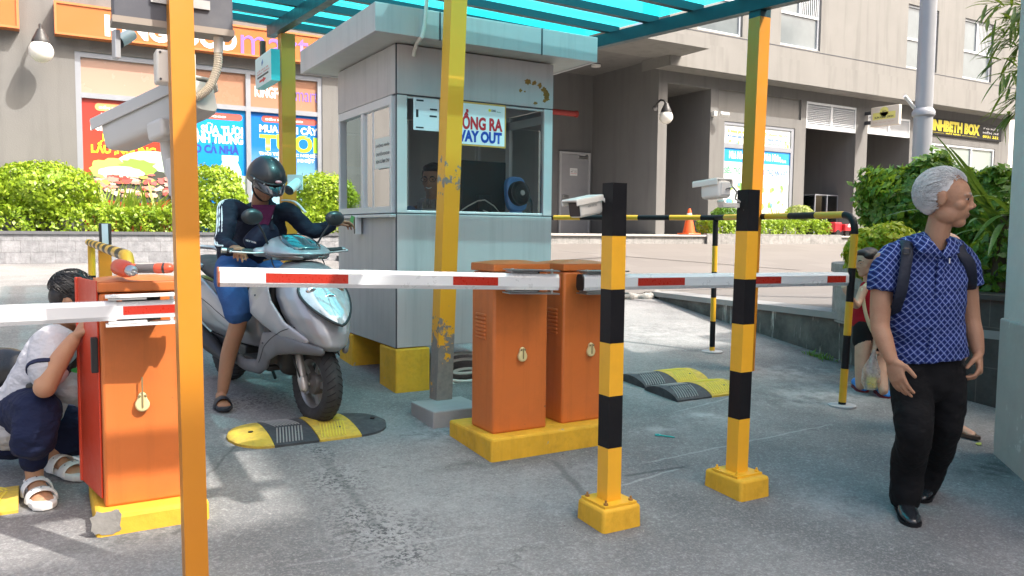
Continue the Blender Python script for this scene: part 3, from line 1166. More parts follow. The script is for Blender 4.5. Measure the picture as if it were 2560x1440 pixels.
blk = flat("blue ink", (.03, .16, .5))
yli = flat("pale yellow ink", (.85, .75, .08))
wv = W2[1] - W2[0]


def rl(s, f, z, w_, h_, mm, bold=.02):
    text(s, (W2[0] + wv * f, ys_ - .003, z), (1, 0, 0), (0, 0, 1), wv * w_, h_, mm, sg, bold, lift=.003)


zz = lambda f: W2[3] - .1 - (W2[3] - .1 - zq) * f
rl("Sỉ thùng giá cực tốt !", .23, zz(.25), .34, .12, yli, .05)
rl("Đồ dùng lạnh giá sỉ", .20, zz(.5), .27, .13, blk)
rl("Sỉ thùng giá tốt", .75, zz(.25), .34, .12, yli)
rl("bánh giá sỉ", .72, zz(.52), .2, .1, blk)
rl("Đồ khô mới giá sỉ", .70, zz(.74), .26, .1, grn)
zb = (zb0 + zb1) / 2
rl("Nhà Nhím", .21, zb, .24, .2, wht, .04)
rl("Mart", .375, zb - .07, .08, .09, wht, .02)
rl("Nhà Nhím", .70, zb, .24, .2, wht, .04)
rl("Mart", .86, zb - .07, .08, .09, wht, .02)
zc = fz(1809, 424)
rl("SIÊU THỊ GIÁ RẺ", .24, zc, .42, .25, grn, .02)
rl("SIÊU THỊ ĂN VẶT", .72, zc, .42, .25, blk, .02)
mb, mats_ = MB(), [(.55, .60, .12), (.18, .42, .10), (.70, .60, .12), (.45, .36, .16), (.30, .50, .20), (.62, .70, .55), (.12, .30, .5)]
for row in range(3):
    for col in range(6):
        cx_, cz_ = W2[0] + wv * (.12 + .145 * col), zc - .42 - row * .46
        for k in range(6):
            pts = []
            ox, oz, r_ = random.uniform(-.1, .1), random.uniform(-.08, .08), random.uniform(.03, .085)
            for t in range(10):
                a = t * .628
                q = r_ * random.uniform(.8, 1.15)
                pts.append((cx_ + ox + q * math.cos(a), ys_ - .004 - k * .0006, cz_ + oz + q * math.sin(a)))
            mb.quad(pts[::-1], random.randrange(len(mats_)))
for (f, z_) in ((.08, .8), (.2, .8), (.3, .8), (.38, .74), (.88, .62), (.95, .68), (.90, .85)):
    for k in range(5):
        ox, oz, r_ = random.uniform(-.06, .06), random.uniform(-.05, .05), random.uniform(.02, .05)
        mb.quad([(W2[0] + wv * f + ox + r_ * math.cos(t * .7), ys_ - .004 - k * .0006, zz(z_) + oz + r_ * math.sin(t * .7)) for t in range(9)][::-1], random.randrange(len(mats_)))
obj("snack_print", mb, [flat("snack ink", c) for c in mats_], sg, smooth=0, fixn=False)

# black and yellow optician sign, window under it
ys_ = YF - .06
xa, xb = FY(2296, 300, ys_).x, FY(2504, 330, ys_).x
za, zb = FY(2330, 335, ys_).z, FY(2330, 294, ys_).z
sg = thing("shop_sign", "black shop sign with tall yellow lettering right of the street lamp", "sign", (xa, ys_, za))
g = MB()
g.box((xa, ys_, za), (xb, YF - .005, zb))
obj("panel", g, black, sg, smooth=0)
wl = xb - xa
text("KINHBETH BOX", (xa + wl * .41, ys_ - .002, za + (zb - za) * .58), (1, 0, 0), (0, 0, 1), wl * .62, (zb - za) * .70, yel, sg, .07)
text("—————  MẮT KÍNH  —————", (xa + wl * .40, ys_ - .002, za + (zb - za) * .16), (1, 0, 0), (0, 0, 1), wl * .58, (zb - za) * .12, yel, sg, .03)
for k, s in enumerate(("ĐO MẮT", "MIỄN PHÍ", "0931 222")):
    text(s, (xa + wl * .86, ys_ - .002, za + (zb - za) * (.78 - k * .27)), (1, 0, 0), (0, 0, 1), wl * .2, (zb - za) * .18, (wht, wht, yel)[k], sg, .02)
fr = MB()
for q in ((W5[0], W5[1], W5[3] - .07, W5[3]), (W5[0], W5[1], W5[2], W5[2] + .07)):
    fr.box((q[0], YF + .02, q[2]), (q[1], YF + .1, q[3]))
for f in (0, .17, .35, .67, 1):
    x = min(max(W5[0] + (W5[1] - W5[0]) * f, W5[0]), W5[1] - .07)
    fr.box((x, YF + .025, W5[2] + .07), (x + .07, YF + .1, W5[3] - .07))
fo = obj("shop_window", fr, alu_w, bld, smooth=0)
pn = MB()
pn.quad([(W5[0], YF + .07, W5[2]), (W5[1], YF + .07, W5[2]), (W5[1], YF + .07, W5[3]), (W5[0], YF + .07, W5[3])])
obj("pane", pn, M("shop glass", (.25, .30, .29), .06, var=.3, vs_=.5, spec=.9), fo, smooth=0)

# projecting sign board
q = FY(2160, 292, YF)
xs_ = q.x
p1, p2 = FX(2164, 278, xs_), FX(2228, 266, xs_)
# board stands square to the wall: spans y from the wall outwards
yb0, yb1 = YF - .22, YF - 1.12
zt1, zb1 = FX(2163, 272, xs_).z, FX(2163, 320, xs_).z
sg = thing("projecting_sign", "small cream board with a yellow panel projecting from the shop pillar", "sign", (xs_, YF, zb1))
g = MB()
g.box((xs_, yb1, zb1), (xs_ + .12, yb0, zt1))
obj("board", g, M("cream board", (.72, .66, .58), .4, var=.04), sg, bev=.02, smooth=0)
g = MB()
for z in (zb1 + .14, zt1 - .14):
    g.box((xs_ + .03, yb0, z - .05), (xs_ + .09, YF, z + .05))
obj("bracket", g, dark_grey, sg, smooth=0)
g = MB()
L_, H_ = yb0 - yb1, zt1 - zb1
g.box((xs_ - .004, yb1 + L_ * .12, zb1 + H_ * .34), (xs_ - .001, yb1 + L_ * .92, zb1 + H_ * .70))
g.prism([(xs_ - .004, yb1 + L_ * .52 + .14 * math.cos(t), zb1 + H_ * .72 + .14 * math.sin(t)) for t in np.linspace(0, 6.283, 20)[:-1]], (.002, 0, 0))
obj("yellow_panel", g, flat("soft yellow", (.78, .74, .22)), sg, smooth=0)
mid = (yb0 + yb1) / 2
text("SUN KINH DICH", (xs_ - .004, mid + .02, zb1 + H_ * .45), (0, -1, 0), (0, 0, 1), L_ * .66, H_ * .11, ink, sg, .03)
text("CAFE - TRÀ SỮA - ĂN VẶT", (xs_ - .002, mid + .02, zb1 + H_ * .20), (0, -1, 0), (0, 0, 1), L_ * .74, H_ * .06, flat("faded red", (.6, .3, .24)), sg, .0)
text("SKD", (xs_ - .006, mid + .02, zb1 + H_ * .72), (0, -1, 0), (0, 0, 1), L_ * .16, H_ * .12, ink, sg, .0)

# wall camera, small fittings, globe lamps
def globe_lamp(px, py, r, y, label):
    c = FY(px, py, y - .42)
    t = thing("wall_lamp", label, "lamp", (c.x, y, c.z))
    obj("globe", MB().ell(c, (r, r, r), seg=24, rows=16), M("opal glass", (.80, .78, .72), .25, var=.03, sss=0), t)
    g = MB()
    g.lathe([(.05, r + .16), (.075, r + .10), (.10, r + .05), (.13, r - .02), (.13, r - .05), (.0, r - .05)], c)
    g.tube([c + V((0, 0, r + .14)), c + V((0, .08, r + .24)), c + V((0, .2, r + .27)), c + V((0, .32, r + .22)), c + V((0, .41, r + .12))], .026)
    g.cyl((c.x, y - .03, c.z + r + .1), (c.x, y, c.z + r + .1), .07)
    obj("bracket", g, M("lamp iron", (.035, .035, .036), .5), t)


globe_lamp(103, 128, .178, YF, "white globe wall lamp on black bracket left of the supermarket windows")
globe_lamp(1665, 293, .165, YF, "white globe wall lamp on the pillar beside the dark passage")
c0 = FY(1785, 287, YF)
g = MB()
g.box((c0.x - .1, YF - .12, c0.z - .05), (c0.x, YF - .001, c0.z + .08))
g.cyl((c0.x + .02, YF - .2, c0.z), (c0.x + .22, YF - .3, c0.z - .02), .06)
tag(obj("wall_camera", g, white, bev=.01), "small white security camera on the wall above the snack window", "camera")

# platform and planters along the front
g = MB()
g.box((fx(1000, 300, 14.0), 14.0, .6), (XE + 6, YF + 2.7, ZP - .04))
struct("platform", g, stone_r, smooth=0)
g = MB()
g.box((fx(1000, 300, 14.0) - .02, 13.95, ZP - .04), (XE + 6, YF + 2.69, ZP))
struct("pavement", g, M("pale paving slab", (.40, .385, .36), .75, var=.12, bump=.2), smooth=0)

PX0, PX1, PY0, PZ1 = -9.0, fx(1000, 300, 14.0) - .03, 13.95, FY(0, 577, 13.95).z
pl = thing("planter_wall", "long grey slate planter wall below the supermarket hedge", "planter", (0, PY0, gz(PY0)))
g = MB()
g.box((PX0, PY0, .3), (PX1, PY0 + .2, PZ1 - .045))
g.box((PX1 - .2, PY0 + .2, .3), (PX1, YF - .005, PZ1 - .045))
obj("wall_face", g, stone, pl, smooth=0)
g = MB()
g.box((PX0, PY0 - .03, PZ1 - .045), (PX1 + .003, PY0 + .24, PZ1))
obj("coping", g, M("dark coping", (.10, .105, .115), .6, var=.2), pl, smooth=0)
g = MB()
g.box((PX0, PY0 + .2, .4), (PX1 - .2, YF - .003, PZ1 - .06))
obj("soil", g, M("soil", (.06, .045, .03), .95, bump=1), pl, smooth=0)

# building beyond, past the end of the block
g = MB()
g.box((XE + 3, 22, 0), (XE + 22, 34, 12))
o = tag(obj("pale_building", g, M("pale far wall", (.55, .53, .5), .9, var=.08, vs_=.5), smooth=0), "pale plain building showing past the end of the grey block", "building")

# unseen block behind the camera, added and shaped to shade the ramp's foot
g = MB()
g.box((8.1, -26, -1), (40, -4.4, 14.0))
g.box((4.2, -26, -1), (8.1, -6.45, 14.0))
g.box((7.95, -26, 13.7), (40.2, -4.25, 14.25))
tag(obj("shade_building", g, plas_w, smooth=0), "unseen tall building block added to shade the foot of the ramp", "building")
# ------------------------------------------------------------------ guard booth
panel = M("silver cladding panel", (.54, .50, .505), .42, .12, var=.05, vs_=1.5, dirt=.22, dcol=(.33, .34, .36), ds=1.6, streak=.30)
panel_l = M("silver cladding panel shaded side", (.47, .46, .455), .42, .15, var=.06, vs_=1.5, dirt=.35, dcol=(.3, .3, .3), ds=1.6, streak=.35)  # darker copy for the left face, its shade put into the colour
frame_al = M("booth window aluminium", (.62, .63, .64), .4, .25, var=.05)
clear = glass("booth glass", (.90, .96, .95), .06, .92)
BY0 = 5.15
BX0, BX1 = FY(989, 533, BY0).x, FY(1379, 541, BY0).x
BY1 = FX(846, 537, BX0).y
Z0, ZS, ZT, ZR = FY(990, 872, BY0).z, FY(990, 533, BY0).z, FY(990, 234, BY0).z, FY(990, 107, BY0).z
booth = thing("guard_booth", "silver clad ticket booth with glass windows standing on yellow blocks", "booth", (BX0, BY0, Z0))
t = .04
for nm, za, zb in (("lower_panel", Z0, ZS), ("upper_panel", ZT, ZR)):
    g = MB()
    g.box((BX0 + .012, BY0, za + .004), (BX1, BY0 + t, zb - .004))
    obj(nm, g, panel, booth, smooth=0, bev=.003)
    g = MB()
    g.box((BX0, BY0 + .012, za + .004), (BX0 + t, BY1, zb - .004))
    obj(nm, g, panel_l, booth, smooth=0, bev=.003)
    g = MB()
    g.box((BX1 - t, BY0 + t, za + .004), (BX1 - .002, BY1, zb - .004))
    obj(nm, g, panel, booth, smooth=0)
    g = MB()
    g.box((BX0 + t, BY1 - t, za + .004), (BX1 - t, BY1 - .002, zb - .004))
    obj(nm, g, panel, booth, smooth=0)
g = MB()
for z in (ZS, ZT):
    g.box((BX0 + .008, BY0 + .006, z - .004), (BX1 - .006, BY0 + .035, z + .004))
    g.box((BX0 + .006, BY0 + .035, z - .004), (BX0 + .035, BY1 - .004, z + .004))
g.box((BX0 + .004, BY0 + .004, Z0), (BX0 + .014, BY0 + .014, ZR))
obj("seam", g, dark_grey, booth, smooth=0)
g = MB()
g.box((BX0 + t, BY0 + t, Z0 + .01), (BX1 - t, BY1 - t, Z0 + .05))
g.box((BX0 + t, BY0 + t, ZR - .06), (BX1 - t, BY1 - t, ZR - .02))
obj("floor", g, dark_grey, booth, smooth=0)
# window posts and panes
pw1, pw2 = FY(1018, 400, BY0).x, FY(1360, 400, BY0).x
g = MB()
g.box((BX0 + .012, BY0 + .001, ZS + .004), (pw1, BY0 + .05, ZT - .004))
g.box((pw2, BY0 + .001, ZS + .004), (BX1 - .001, BY0 + .05, ZT - .004))
g.box((pw1, BY0 + .012, ZS + .004), (pw2, BY0 + .04, ZS + .022))
g.box((pw1, BY0 + .012, ZT - .02), (pw2, BY0 + .04, ZT - .004))
obj("window_frame", g, frame_al, booth, smooth=0, bev=.003)
obj("window_post", MB().box((BX1 - .05, BY1 - .05, ZS), (BX1 - .003, BY1 - .003, ZT)), frame_al, booth, smooth=0)
obj("window_post", MB().box((BX0 + .003, BY1 - .05, ZS), (BX0 + .05, BY1 - .003, ZT)), frame_al, booth, smooth=0)
g = MB()
g.quad([(pw1, BY0 + .026, ZS + .02), (pw2, BY0 + .026, ZS + .02), (pw2, BY0 + .026, ZT - .02), (pw1, BY0 + .026, ZT - .02)])
obj("front_pane", g, clear, booth, smooth=0)
# sliding window on the left side
ym = FX(908, 400, BX0).y
ye = BY0 + .05
g = MB()
zt_ = ZT - .004
for (a, b, c, d, o_) in ((ye, BY1 - .05, zt_ - .06, zt_, 0), (ye, BY1 - .05, ZS + .004, ZS + .05, 0), (ye, ye + .035, ZS + .05, zt_ - .06, 0), (BY1 - .085, BY1 - .05, ZS + .05, zt_ - .06, 0),
                        (ym - .02, ym + .03, ZS + .05, zt_ - .06, .004), (ym - .2, ym - .165, ZS + .05, zt_ - .06, .02)):
    g.box((BX0 - .012 + o_, a, c), (BX0 + .045, b, d))
sw = obj("sliding_window", g, frame_al, booth, smooth=0, bev=.003)
g = MB()
g.quad([(BX0 + .01, ye, ZS + .04), (BX0 + .01, ym, ZS + .04), (BX0 + .01, ym, ZT - .05), (BX0 + .01, ye, ZT - .05)])
obj("pane", g, glass("blue reflection tint glass", (.25, .42, .80), .07, .5), sw, smooth=0)  # blue reflection and dark interior are put into the glass tint
g = MB()
g.box((BX0 - .05, BY0 - .012, ZS - .028), (BX0 - .001, BY1 + .01, ZS - .006))
obj("ledge", g, frame_al, booth, smooth=0, bev=.004)
# far side: sliding window frames on the right and a half solid back
g = MB()
for (a, b) in ((BY0 + .06, BY0 + .10), ((BY0 + BY1) / 2 - .03, (BY0 + BY1) / 2 + .03), (BY1 - .10, BY1 - .06)):
    g.box((BX1 - .045, a, ZS), (BX1 - .01, b, ZT))
g.box((BX1 - .045, BY0 + .06, ZT - .1), (BX1 - .012, BY1 - .06, ZT - .04))
obj("rear_frame", g, frame_al, booth, smooth=0)
obj("rear_pane", MB().quad([(BX0 + .05, BY1 - .03, ZS), (BX0 + .6, BY1 - .03, ZS), (BX0 + .6, BY1 - .03, ZT), (BX0 + .05, BY1 - .03, ZT)]), glass("rear glass", (.55, .68, .72), .08, .8), booth, smooth=0)
g = MB()
g.quad([(BX1 - .03, BY0 + .08, ZS), (BX1 - .03, BY1 - .08, ZS), (BX1 - .03, BY1 - .08, ZT), (BX1 - .03, BY0 + .08, ZT)])
obj("rear_pane", g, glass("tinted glass", (.55, .68, .72), .08, .8), booth, smooth=0)
g = MB()
g.box((BX0 + .6, BY1 - .045, ZS), (BX1 - .05, BY1 - .02, ZT))
obj("back_panel", g, M("booth inside", (.50, .48, .45), .6), booth, smooth=0)
g = MB()
g.box((BX0 + t, BY0 + t, ZS - .05), (BX1 - t, BY0 + .48, ZS - .015))
obj("counter", g, M("counter top", (.13, .13, .13), .5), booth, smooth=0)
# roof with its deep fascia
oh = .235
zf = FY(943, 4, BY0 - oh).z
for k, (a, b) in enumerate((((BX0 - oh, BY0 - oh), (BX1 + oh, BY0 - oh + .03)), ((BX0 - oh, BY0 - oh + .03), (BX0 - oh + .03, BY1 + oh)),
                           ((BX1 + oh - .03, BY0 - oh + .03), (BX1 + oh, BY1 + oh)), ((BX0 - oh + .03, BY1 + oh - .03), (BX1 + oh - .03, BY1 + oh)))):
    g = MB()
    g.box((*a, ZR), (*b, zf))
    obj("fascia", g, panel, booth, smooth=0, bev=.003)
g = MB()
g.box((BX0 - oh + .03, BY0 - oh + .03, ZR + .006), (BX1 + oh - .03, BY1 + oh - .03, ZR + .02))
obj("soffit", g, M("soffit panel", (.52, .50, .46), .5), booth, smooth=0)
g = MB()
g.box((BX0 - oh + .03, BY0 - oh + .03, zf - .05), (BX1 + oh - .03, BY1 + oh - .03, zf - .02))
obj("roof", g, panel, booth, smooth=0)
for px in (1100, 1355):
    x = FY(px, 100, BY0 - oh).x
    obj("fascia_joint", MB().box((x - .006, BY0 - oh - .002, ZR - .002), (x + .006, BY0 - oh + .01, zf - .002)), dark_grey, booth, smooth=0)
# rust patches at the top right corner
random.seed(5)
rust_m = M("rust", (.30, .15, .03), .8, var=.5, vs_=60)
for (px, py, r) in ((1318, 205, .035), (1335, 208, .03), (1350, 214, .028), (1360, 224, .03), (1366, 235, .035), (1368, 246, .028), (1301, 226, .02), (1312, 229, .01), (1338, 258, .02), (1361, 252, .02)):
    c = FY(px, py, BY0)
    n_ = 16
    g = MB()
    g.prism([(c.x + r * random.uniform(.45, 1.1) * math.cos(6.283 * k / n_), BY0 - .0015, c.z + r * random.uniform(.45, 1.1) * .8 * math.sin(6.283 * k / n_)) for k in range(n_)], (0, .001, 0))
    obj("rust_patch", g, rust_m, booth, smooth=0)
# white cable pipe over the roof edge
g = MB()
pts = [FY(1068, -12, BY0 - oh - .03), FY(1062, 60, BY0 - oh - .03), FY(1055, 92, BY0 - oh - .04), FY(1043, 108, BY0 - .12), FY(1036, 126, BY0 - .03), FY(1034, 140, BY0 - .01)]
g.tube(pts, .013, 10)
obj("cable_pipe", g, plastic_w, booth)

# writing and papers on the glass
yo = BY0 + .008


def sheet(px0, py0, px1, py1, y, mat, parent, th=.004, grow=0):
    a, b = FY(px0, py0, y), FY(px1, py1, y)
    g_ = MB()
    g_.box((a.x - grow, y - th, b.z - grow), (b.x + grow, y, a.z + grow))
    return g_, a, b


sx0, sx1 = FY(1098, 245, yo).x, FY(1264, 270, yo).x
sz1, sz0 = FY(1264, 264, yo).z, FY(1262, 371, yo).z
sg = thing("exit_sign", "white way out sign with orange edge, red and blue lettering on the booth window", "sign", (sx0, yo, sz0))
g = MB()
g.box((sx0, yo - .006, sz0), (sx1, yo, sz1))
obj("border", g, M("sign edge", (.66, .38, .10), .4), sg, smooth=0)
g = MB()
g.box((sx0 + .012, yo - .008, sz0 + .012), (sx1 - .012, yo - .0062, sz1 - .012))
obj("board", g, flat("sign white", (.80, .83, .86), .35), sg, smooth=0)
sign_red, sign_blue = flat("sign red", (.55, .02, .035)), flat("sign blue", (.01, .06, .40))
ws, hs = sx1 - sx0, sz1 - sz0
xr = sx1 - .03
xl = FY(1135, 300, yo).x
text("CỔNG RA", ((xr + xl) / 2, yo - .008, sz0 + hs * .60), (1, 0, 0), (0, 0, 1), xr - xl, hs * .46, sign_red, sg, .042)
text("WAY OUT", ((xr + xl) / 2 - .005, yo - .008, sz0 + hs * .22), (1, 0, 0), (0, 0, 1), xr - xl, hs * .27, sign_blue, sg, .055)
for f in (.22, .80):
    text("CONS", (sx0 + ws * f, yo - .008, sz1 - .048), (1, 0, 0), (0, 0, 1), .036, .016, ink, sg, .03)
    text("Garden", (sx0 + ws * f + .045, yo - .008, sz1 - .054), (1, 0, 0), (0, 0, 1), .034, .008, grn, sg, .01)
    gq = MB()
    gq.prism([(sx0 + ws * f - .03 + .011 * math.cos(q), yo - .0088, sz1 - .048 + .011 * math.sin(q)) for q in np.linspace(0, 6.28, 13)[:-1]], (0, .0006, 0))
    obj("logo", gq, yel, sg, smooth=0)
g, a, b = sheet(1033, 244, 1122, 331, yo + .004, None, None)
pp = tag(obj("paper_sheet", g, flat("paper", (.72, .73, .78), .7), smooth=0), "white sheet with black dashes taped inside the front window", "paper")
g = MB()
for (p0, q0, p1, q1) in ((1041, 248, 1059, 254), (1040, 273, 1046, 293), (1075, 271, 1093, 277), (1074, 288, 1092, 294), (1040, 316, 1059, 321), (1103, 318, 1118, 324)):
    a, b = FY(p0, q0, yo - .001), FY(p1, q1, yo - .001)
    g.box((a.x, yo - .0015, b.z), (b.x, yo - .0002, a.z))
obj("dash_marks", g, ink, pp, smooth=0)

xo = BX0 - .004
a, b = FX(980, 338, xo), FX(938, 424, xo)
g = MB()
g.box((xo - .003, a.y, b.z), (xo, b.y, a.z))
pp = tag(obj("paper_notice", g, flat("notice paper", (.74, .72, .64), .7), smooth=0), "handwritten style white notice taped to the left sliding window", "notice")
for k, s in enumerate(("KHÔNG NHẬN", "CHUYỂN KHOẢN", "XIN CẢM ƠN !")):
    text(s, (xo - .0035, (a.y + b.y) / 2, a.z - (a.z - b.z) * (.25 + .25 * k)), (0, -1, 0), (0, 0, 1), abs(b.y - a.y) * .84, (a.z - b.z) * .15, ink, pp, .01, lift=.0015)
# card reader on the ledge side
a = FX(903, 560, BX0)
g = MB()
g.box((BX0 - .05, a.y - .02, a.z - .075), (BX0 - .001, a.y + .03, a.z + .06))
rd = tag(obj("card_reader", g, plastic_b, smooth=0, bev=.006), "small black card reader on the booth side by the rider's hand", "reader")
g = MB()
g.box((BX0 - .055, a.y - .036, a.z - .078), (BX0 - .012, a.y - .0205, a.z + .063))
obj("white_cover", g, white, rd, smooth=0)

# things on the counter inside
c = FY(1205, 470, BY0 + .30)
mon = thing("monitor", "black computer monitor with its back to the booth window", "monitor", (c.x, c.y, ZS))
m0, m1 = FY(1152, 400, BY0 + .3), FY(1262, 520, BY0 + .3)
g = MB()
g.box((m0.x, c.y - .015, ZS + .035), (m1.x, c.y + .025, m0.z))
obj("screen", g, plastic_b, mon, smooth=0, bev=.008)
g = MB()
g.box((c.x - .06, c.y - .05, ZS + .02), (c.x + .06, c.y - .015, ZS + .16))
g.box((c.x - .1, c.y - .08, ZS - .012), (c.x + .1, c.y + .08, ZS + .0))
obj("stand", g, plastic_b, mon, smooth=0, bev=.006)
fan_blue = M("fan blue plastic", (.16, .40, .85), .35, var=.06)
c = FY(1297, 484, BY0 + .14)
fan = thing("desk_fan", "round blue desk fan with black grille on the booth counter", "fan", (c.x, c.y, ZS - .015))
ax = V((.16, -.97, .12)).normalized()
g = MB()
cb = c - ax * .035
e1 = V((0, 0, 1)).cross(ax).normalized()
e2 = ax.cross(e1)
outl = []
for k in range(28):
    th = 6.283 * k / 28
    sx_, sz_ = abs(math.cos(th)) ** .6 * math.copysign(1, math.cos(th)), abs(math.sin(th)) ** .6 * math.copysign(1, math.sin(th))
    outl.append(cb - ax * .03 + e1 * (.098 * sx_) + e2 * (.135 * sz_))
g.prism(outl, ax * .05)
obj("housing", g, fan_blue, fan, bev=.012, seg=3)
g = MB()
g.lathe([(.0, .012), (.094, .012), (.094, .052), (.082, .066), (.05, .074), (.0, .076)], cb + ax * .0, ax, n=32)
obj("grille_back", g, M("fan dark", (.02, .022, .024), .5), fan)
g = MB()
for r_ in (.03, .046, .062, .078, .092):
    ring = [cb + ax * (.078 - (r_ / .092) ** 2 * .018) + (e1 * math.cos(q) + e2 * math.sin(q)) * r_ for q in np.linspace(0, 6.283, 25)]
    g.tube(ring, .0018, 5)
for k in range(30):
    q = 6.283 * k / 30
    d = e1 * math.cos(q) + e2 * math.sin(q)
    g.tube([cb + ax * .079 + d * .02, cb + ax * .072 + d * .06, cb + ax * .058 + d * .093], .0015, 4)
obj("grille", g, M("fan wire", (.10, .10, .10), .4), fan, smooth=0)
g = MB()
g.lathe([(.022, .074), (.02, .084), (.0, .086)], cb, ax, n=20)
obj("hub", g, white, fan)
g = MB()
g.tube([cb + V((0, 0, -.12)), V((cb.x, cb.y, ZS - .01))], [(.05, .03), (.07, .05)], 12)
obj("foot", g, fan_blue, fan)
q0 = FY(1078, 518, BY0 + .16)
g = MB()
g.box((q0.x - .10, q0.y - .06, ZS - .014), (q0.x + .12, q0.y + .08, ZS + .04))
bx_ = tag(obj("cash_tray", g, M("tray", (.42, .43, .43), .5), smooth=0, bev=.006), "pale card tray beside the booth operator", "tray")
g = MB()
for k in range(9):
    x = q0.x - .09 + k * .018
    g.box((x, q0.y - .04, ZS + .041), (x + .010, q0.y + .05, ZS + .041 + random.uniform(.03, .08)))
obj("cards", g, M("mixed cards", (.32, .28, .26), .5, var=.8, vs_=40), bx_, smooth=0)
g = MB()
pts = [FY(px, py, BY0 + .1) for px, py in ((1148, 530), (1170, 515), (1195, 502), (1212, 500), (1235, 515), (1248, 530), (1225, 533), (1208, 526))]
g.tube(pts, .005, 8)
tag(obj("white_cable", g, plastic_w), "white cable looping across the counter behind the glass", "cable")

# yellow blocks carrying the booth
def block(x0, x1, y0, y1, z1, label):
    g_ = MB()
    za = gz(y0) - .05
    g_.box((x0, y0, za), (x1, y1, z1))
    o = obj("concrete_block", g_, yellow_dull, smooth=0, bev=.012)
    tag(o, label, "block", "yellow blocks under the booth")
    return o


bxa = FX(958, 930, BX0 - .02).y
block(BX0 - .005, FY(1075, 900, BY0 - .01).x, BY0 - .012, BY0 + .30, Z0 - .003, "yellow concrete block under the booth corner nearest the camera")
block(BX0 - .005, BX0 + .28, BY1 - .34, BY1 - .02, Z0 - .003, "yellow concrete block under the booth corner behind the scooter wheel")
block(BX1 - .28, BX1, BY0, BY0 + .3, Z0 - .003, "yellow concrete block under the booth corner behind the orange cabinets")
g = MB()
for k, r_ in enumerate((.1, .13, .12)):
    c = V((BX0 + .62, BY0 + .12 + k * .02, gz(BY0) + .04 + .05 * k))
    g.tube([c + V((r_ * 1.6 * math.cos(q), .25 * r_ * math.sin(q), .6 * r_ * math.sin(q))) for q in np.linspace(0, 6.283, 24)], .011, 8)
tag(obj("hose_coil", g, plastic_w), "coil of pale corrugated hose on the ground under the booth", "hose")

# ------------------------------------------------------------------ teal canopy over the lane
CX0, CX1, CYF, CYB = 1.25, 5.27, 2.45, 9.25


def cz(x, y):
    return 3.43 - .02 * (x - 5.19) + .05 * (y - 4.76)


def canopy_sheet():
    m, n, p = _nodes("teal polycarbonate")
    n.nodes.remove(p)
    co = _coord(n)
    mp = n.nodes.new("ShaderNodeMapping")
    mp.inputs["Scale"].default_value = (.6, 9, 1)
    n.links.new(co, mp.inputs[0])
    st = _noise(n, 1.4, 4, .6, mp.outputs[0])
    c = _mix(n, st, (.0, .52, .66), (.02, .66, .78))
    tl, tr_, gl, mx, m2 = [n.nodes.new("ShaderNodeBsdf" + k) if k != "Mix" else n.nodes.new("ShaderNodeMixShader") for k in ("Translucent", "Transparent", "Glossy", "Mix", "Mix")]
    n.links.new(c, tl.inputs[0])
    n.links.new(_mix(n, .62, c, (.55, .95, 1.0)), tr_.inputs[0])
    gl.inputs["Roughness"].default_value = .2
    mx.inputs[0].default_value = .38
    n.links.new(tl.outputs[0], mx.inputs[1])
    n.links.new(tr_.outputs[0], mx.inputs[2])
    m2.inputs[0].default_value = .06
    n.links.new(mx.outputs[0], m2.inputs[1])
    n.links.new(gl.outputs[0], m2.inputs[2])
    n.links.new(m2.outputs[0], n.nodes["Material Output"].inputs[0])
    return m


can = thing("canopy", "translucent teal canopy on dark purlins and square yellow posts over the lane", "canopy", (3.3, 5.8, gz(5.8)))
teal_dark = M("dark teal steel", (.008, .05, .065), .45, .2, var=.25)
sheet_m = canopy_sheet()
npan = 5
for k in range(npan):
    y0, y1 = CYF + (CYB - CYF) * k / npan, CYF + (CYB - CYF) * (k + 1) / npan
    y0 += .004
    g = MB()
    q = [(CX0 - .1, y0), (CX1 + .06, y0), (CX1 + .06, y1), (CX0 - .1, y1)]
    g.quad([(x, y, cz(x, y) + .085) for x, y in q])
    obj("roof_sheet", g, sheet_m, can, smooth=0)
yl_ = [1.58, 2.5, 3.12, 3.74, 4.36, 4.98, 5.6, 6.22, 6.84, 7.46, 8.08, 8.7, 9.2]
for y in yl_:
    g = MB()
    a, b = V((CX0 - .05, y, cz(CX0, y) + .045)), V((CX1 + .03, y, cz(CX1, y) + .045))
    g.obox((a + b) / 2, (b - a) / 2, (0, .038, .002), (0, 0, .036))
    obj("purlin", g, teal_dark, can, smooth=0)
for x in (CX0, 2.30, CX1 - .06):
    g = MB()
    a, b = V((x, 1.5, cz(x, 1.5))), V((x, CYB, cz(x, CYB)))
    g.obox((a + b) / 2 - V((0, 0, .055)), (.045, 0, 0), (b - a) / 2, (0, 0, .062))
    obj("beam", g, teal_dark, can, smooth=0)


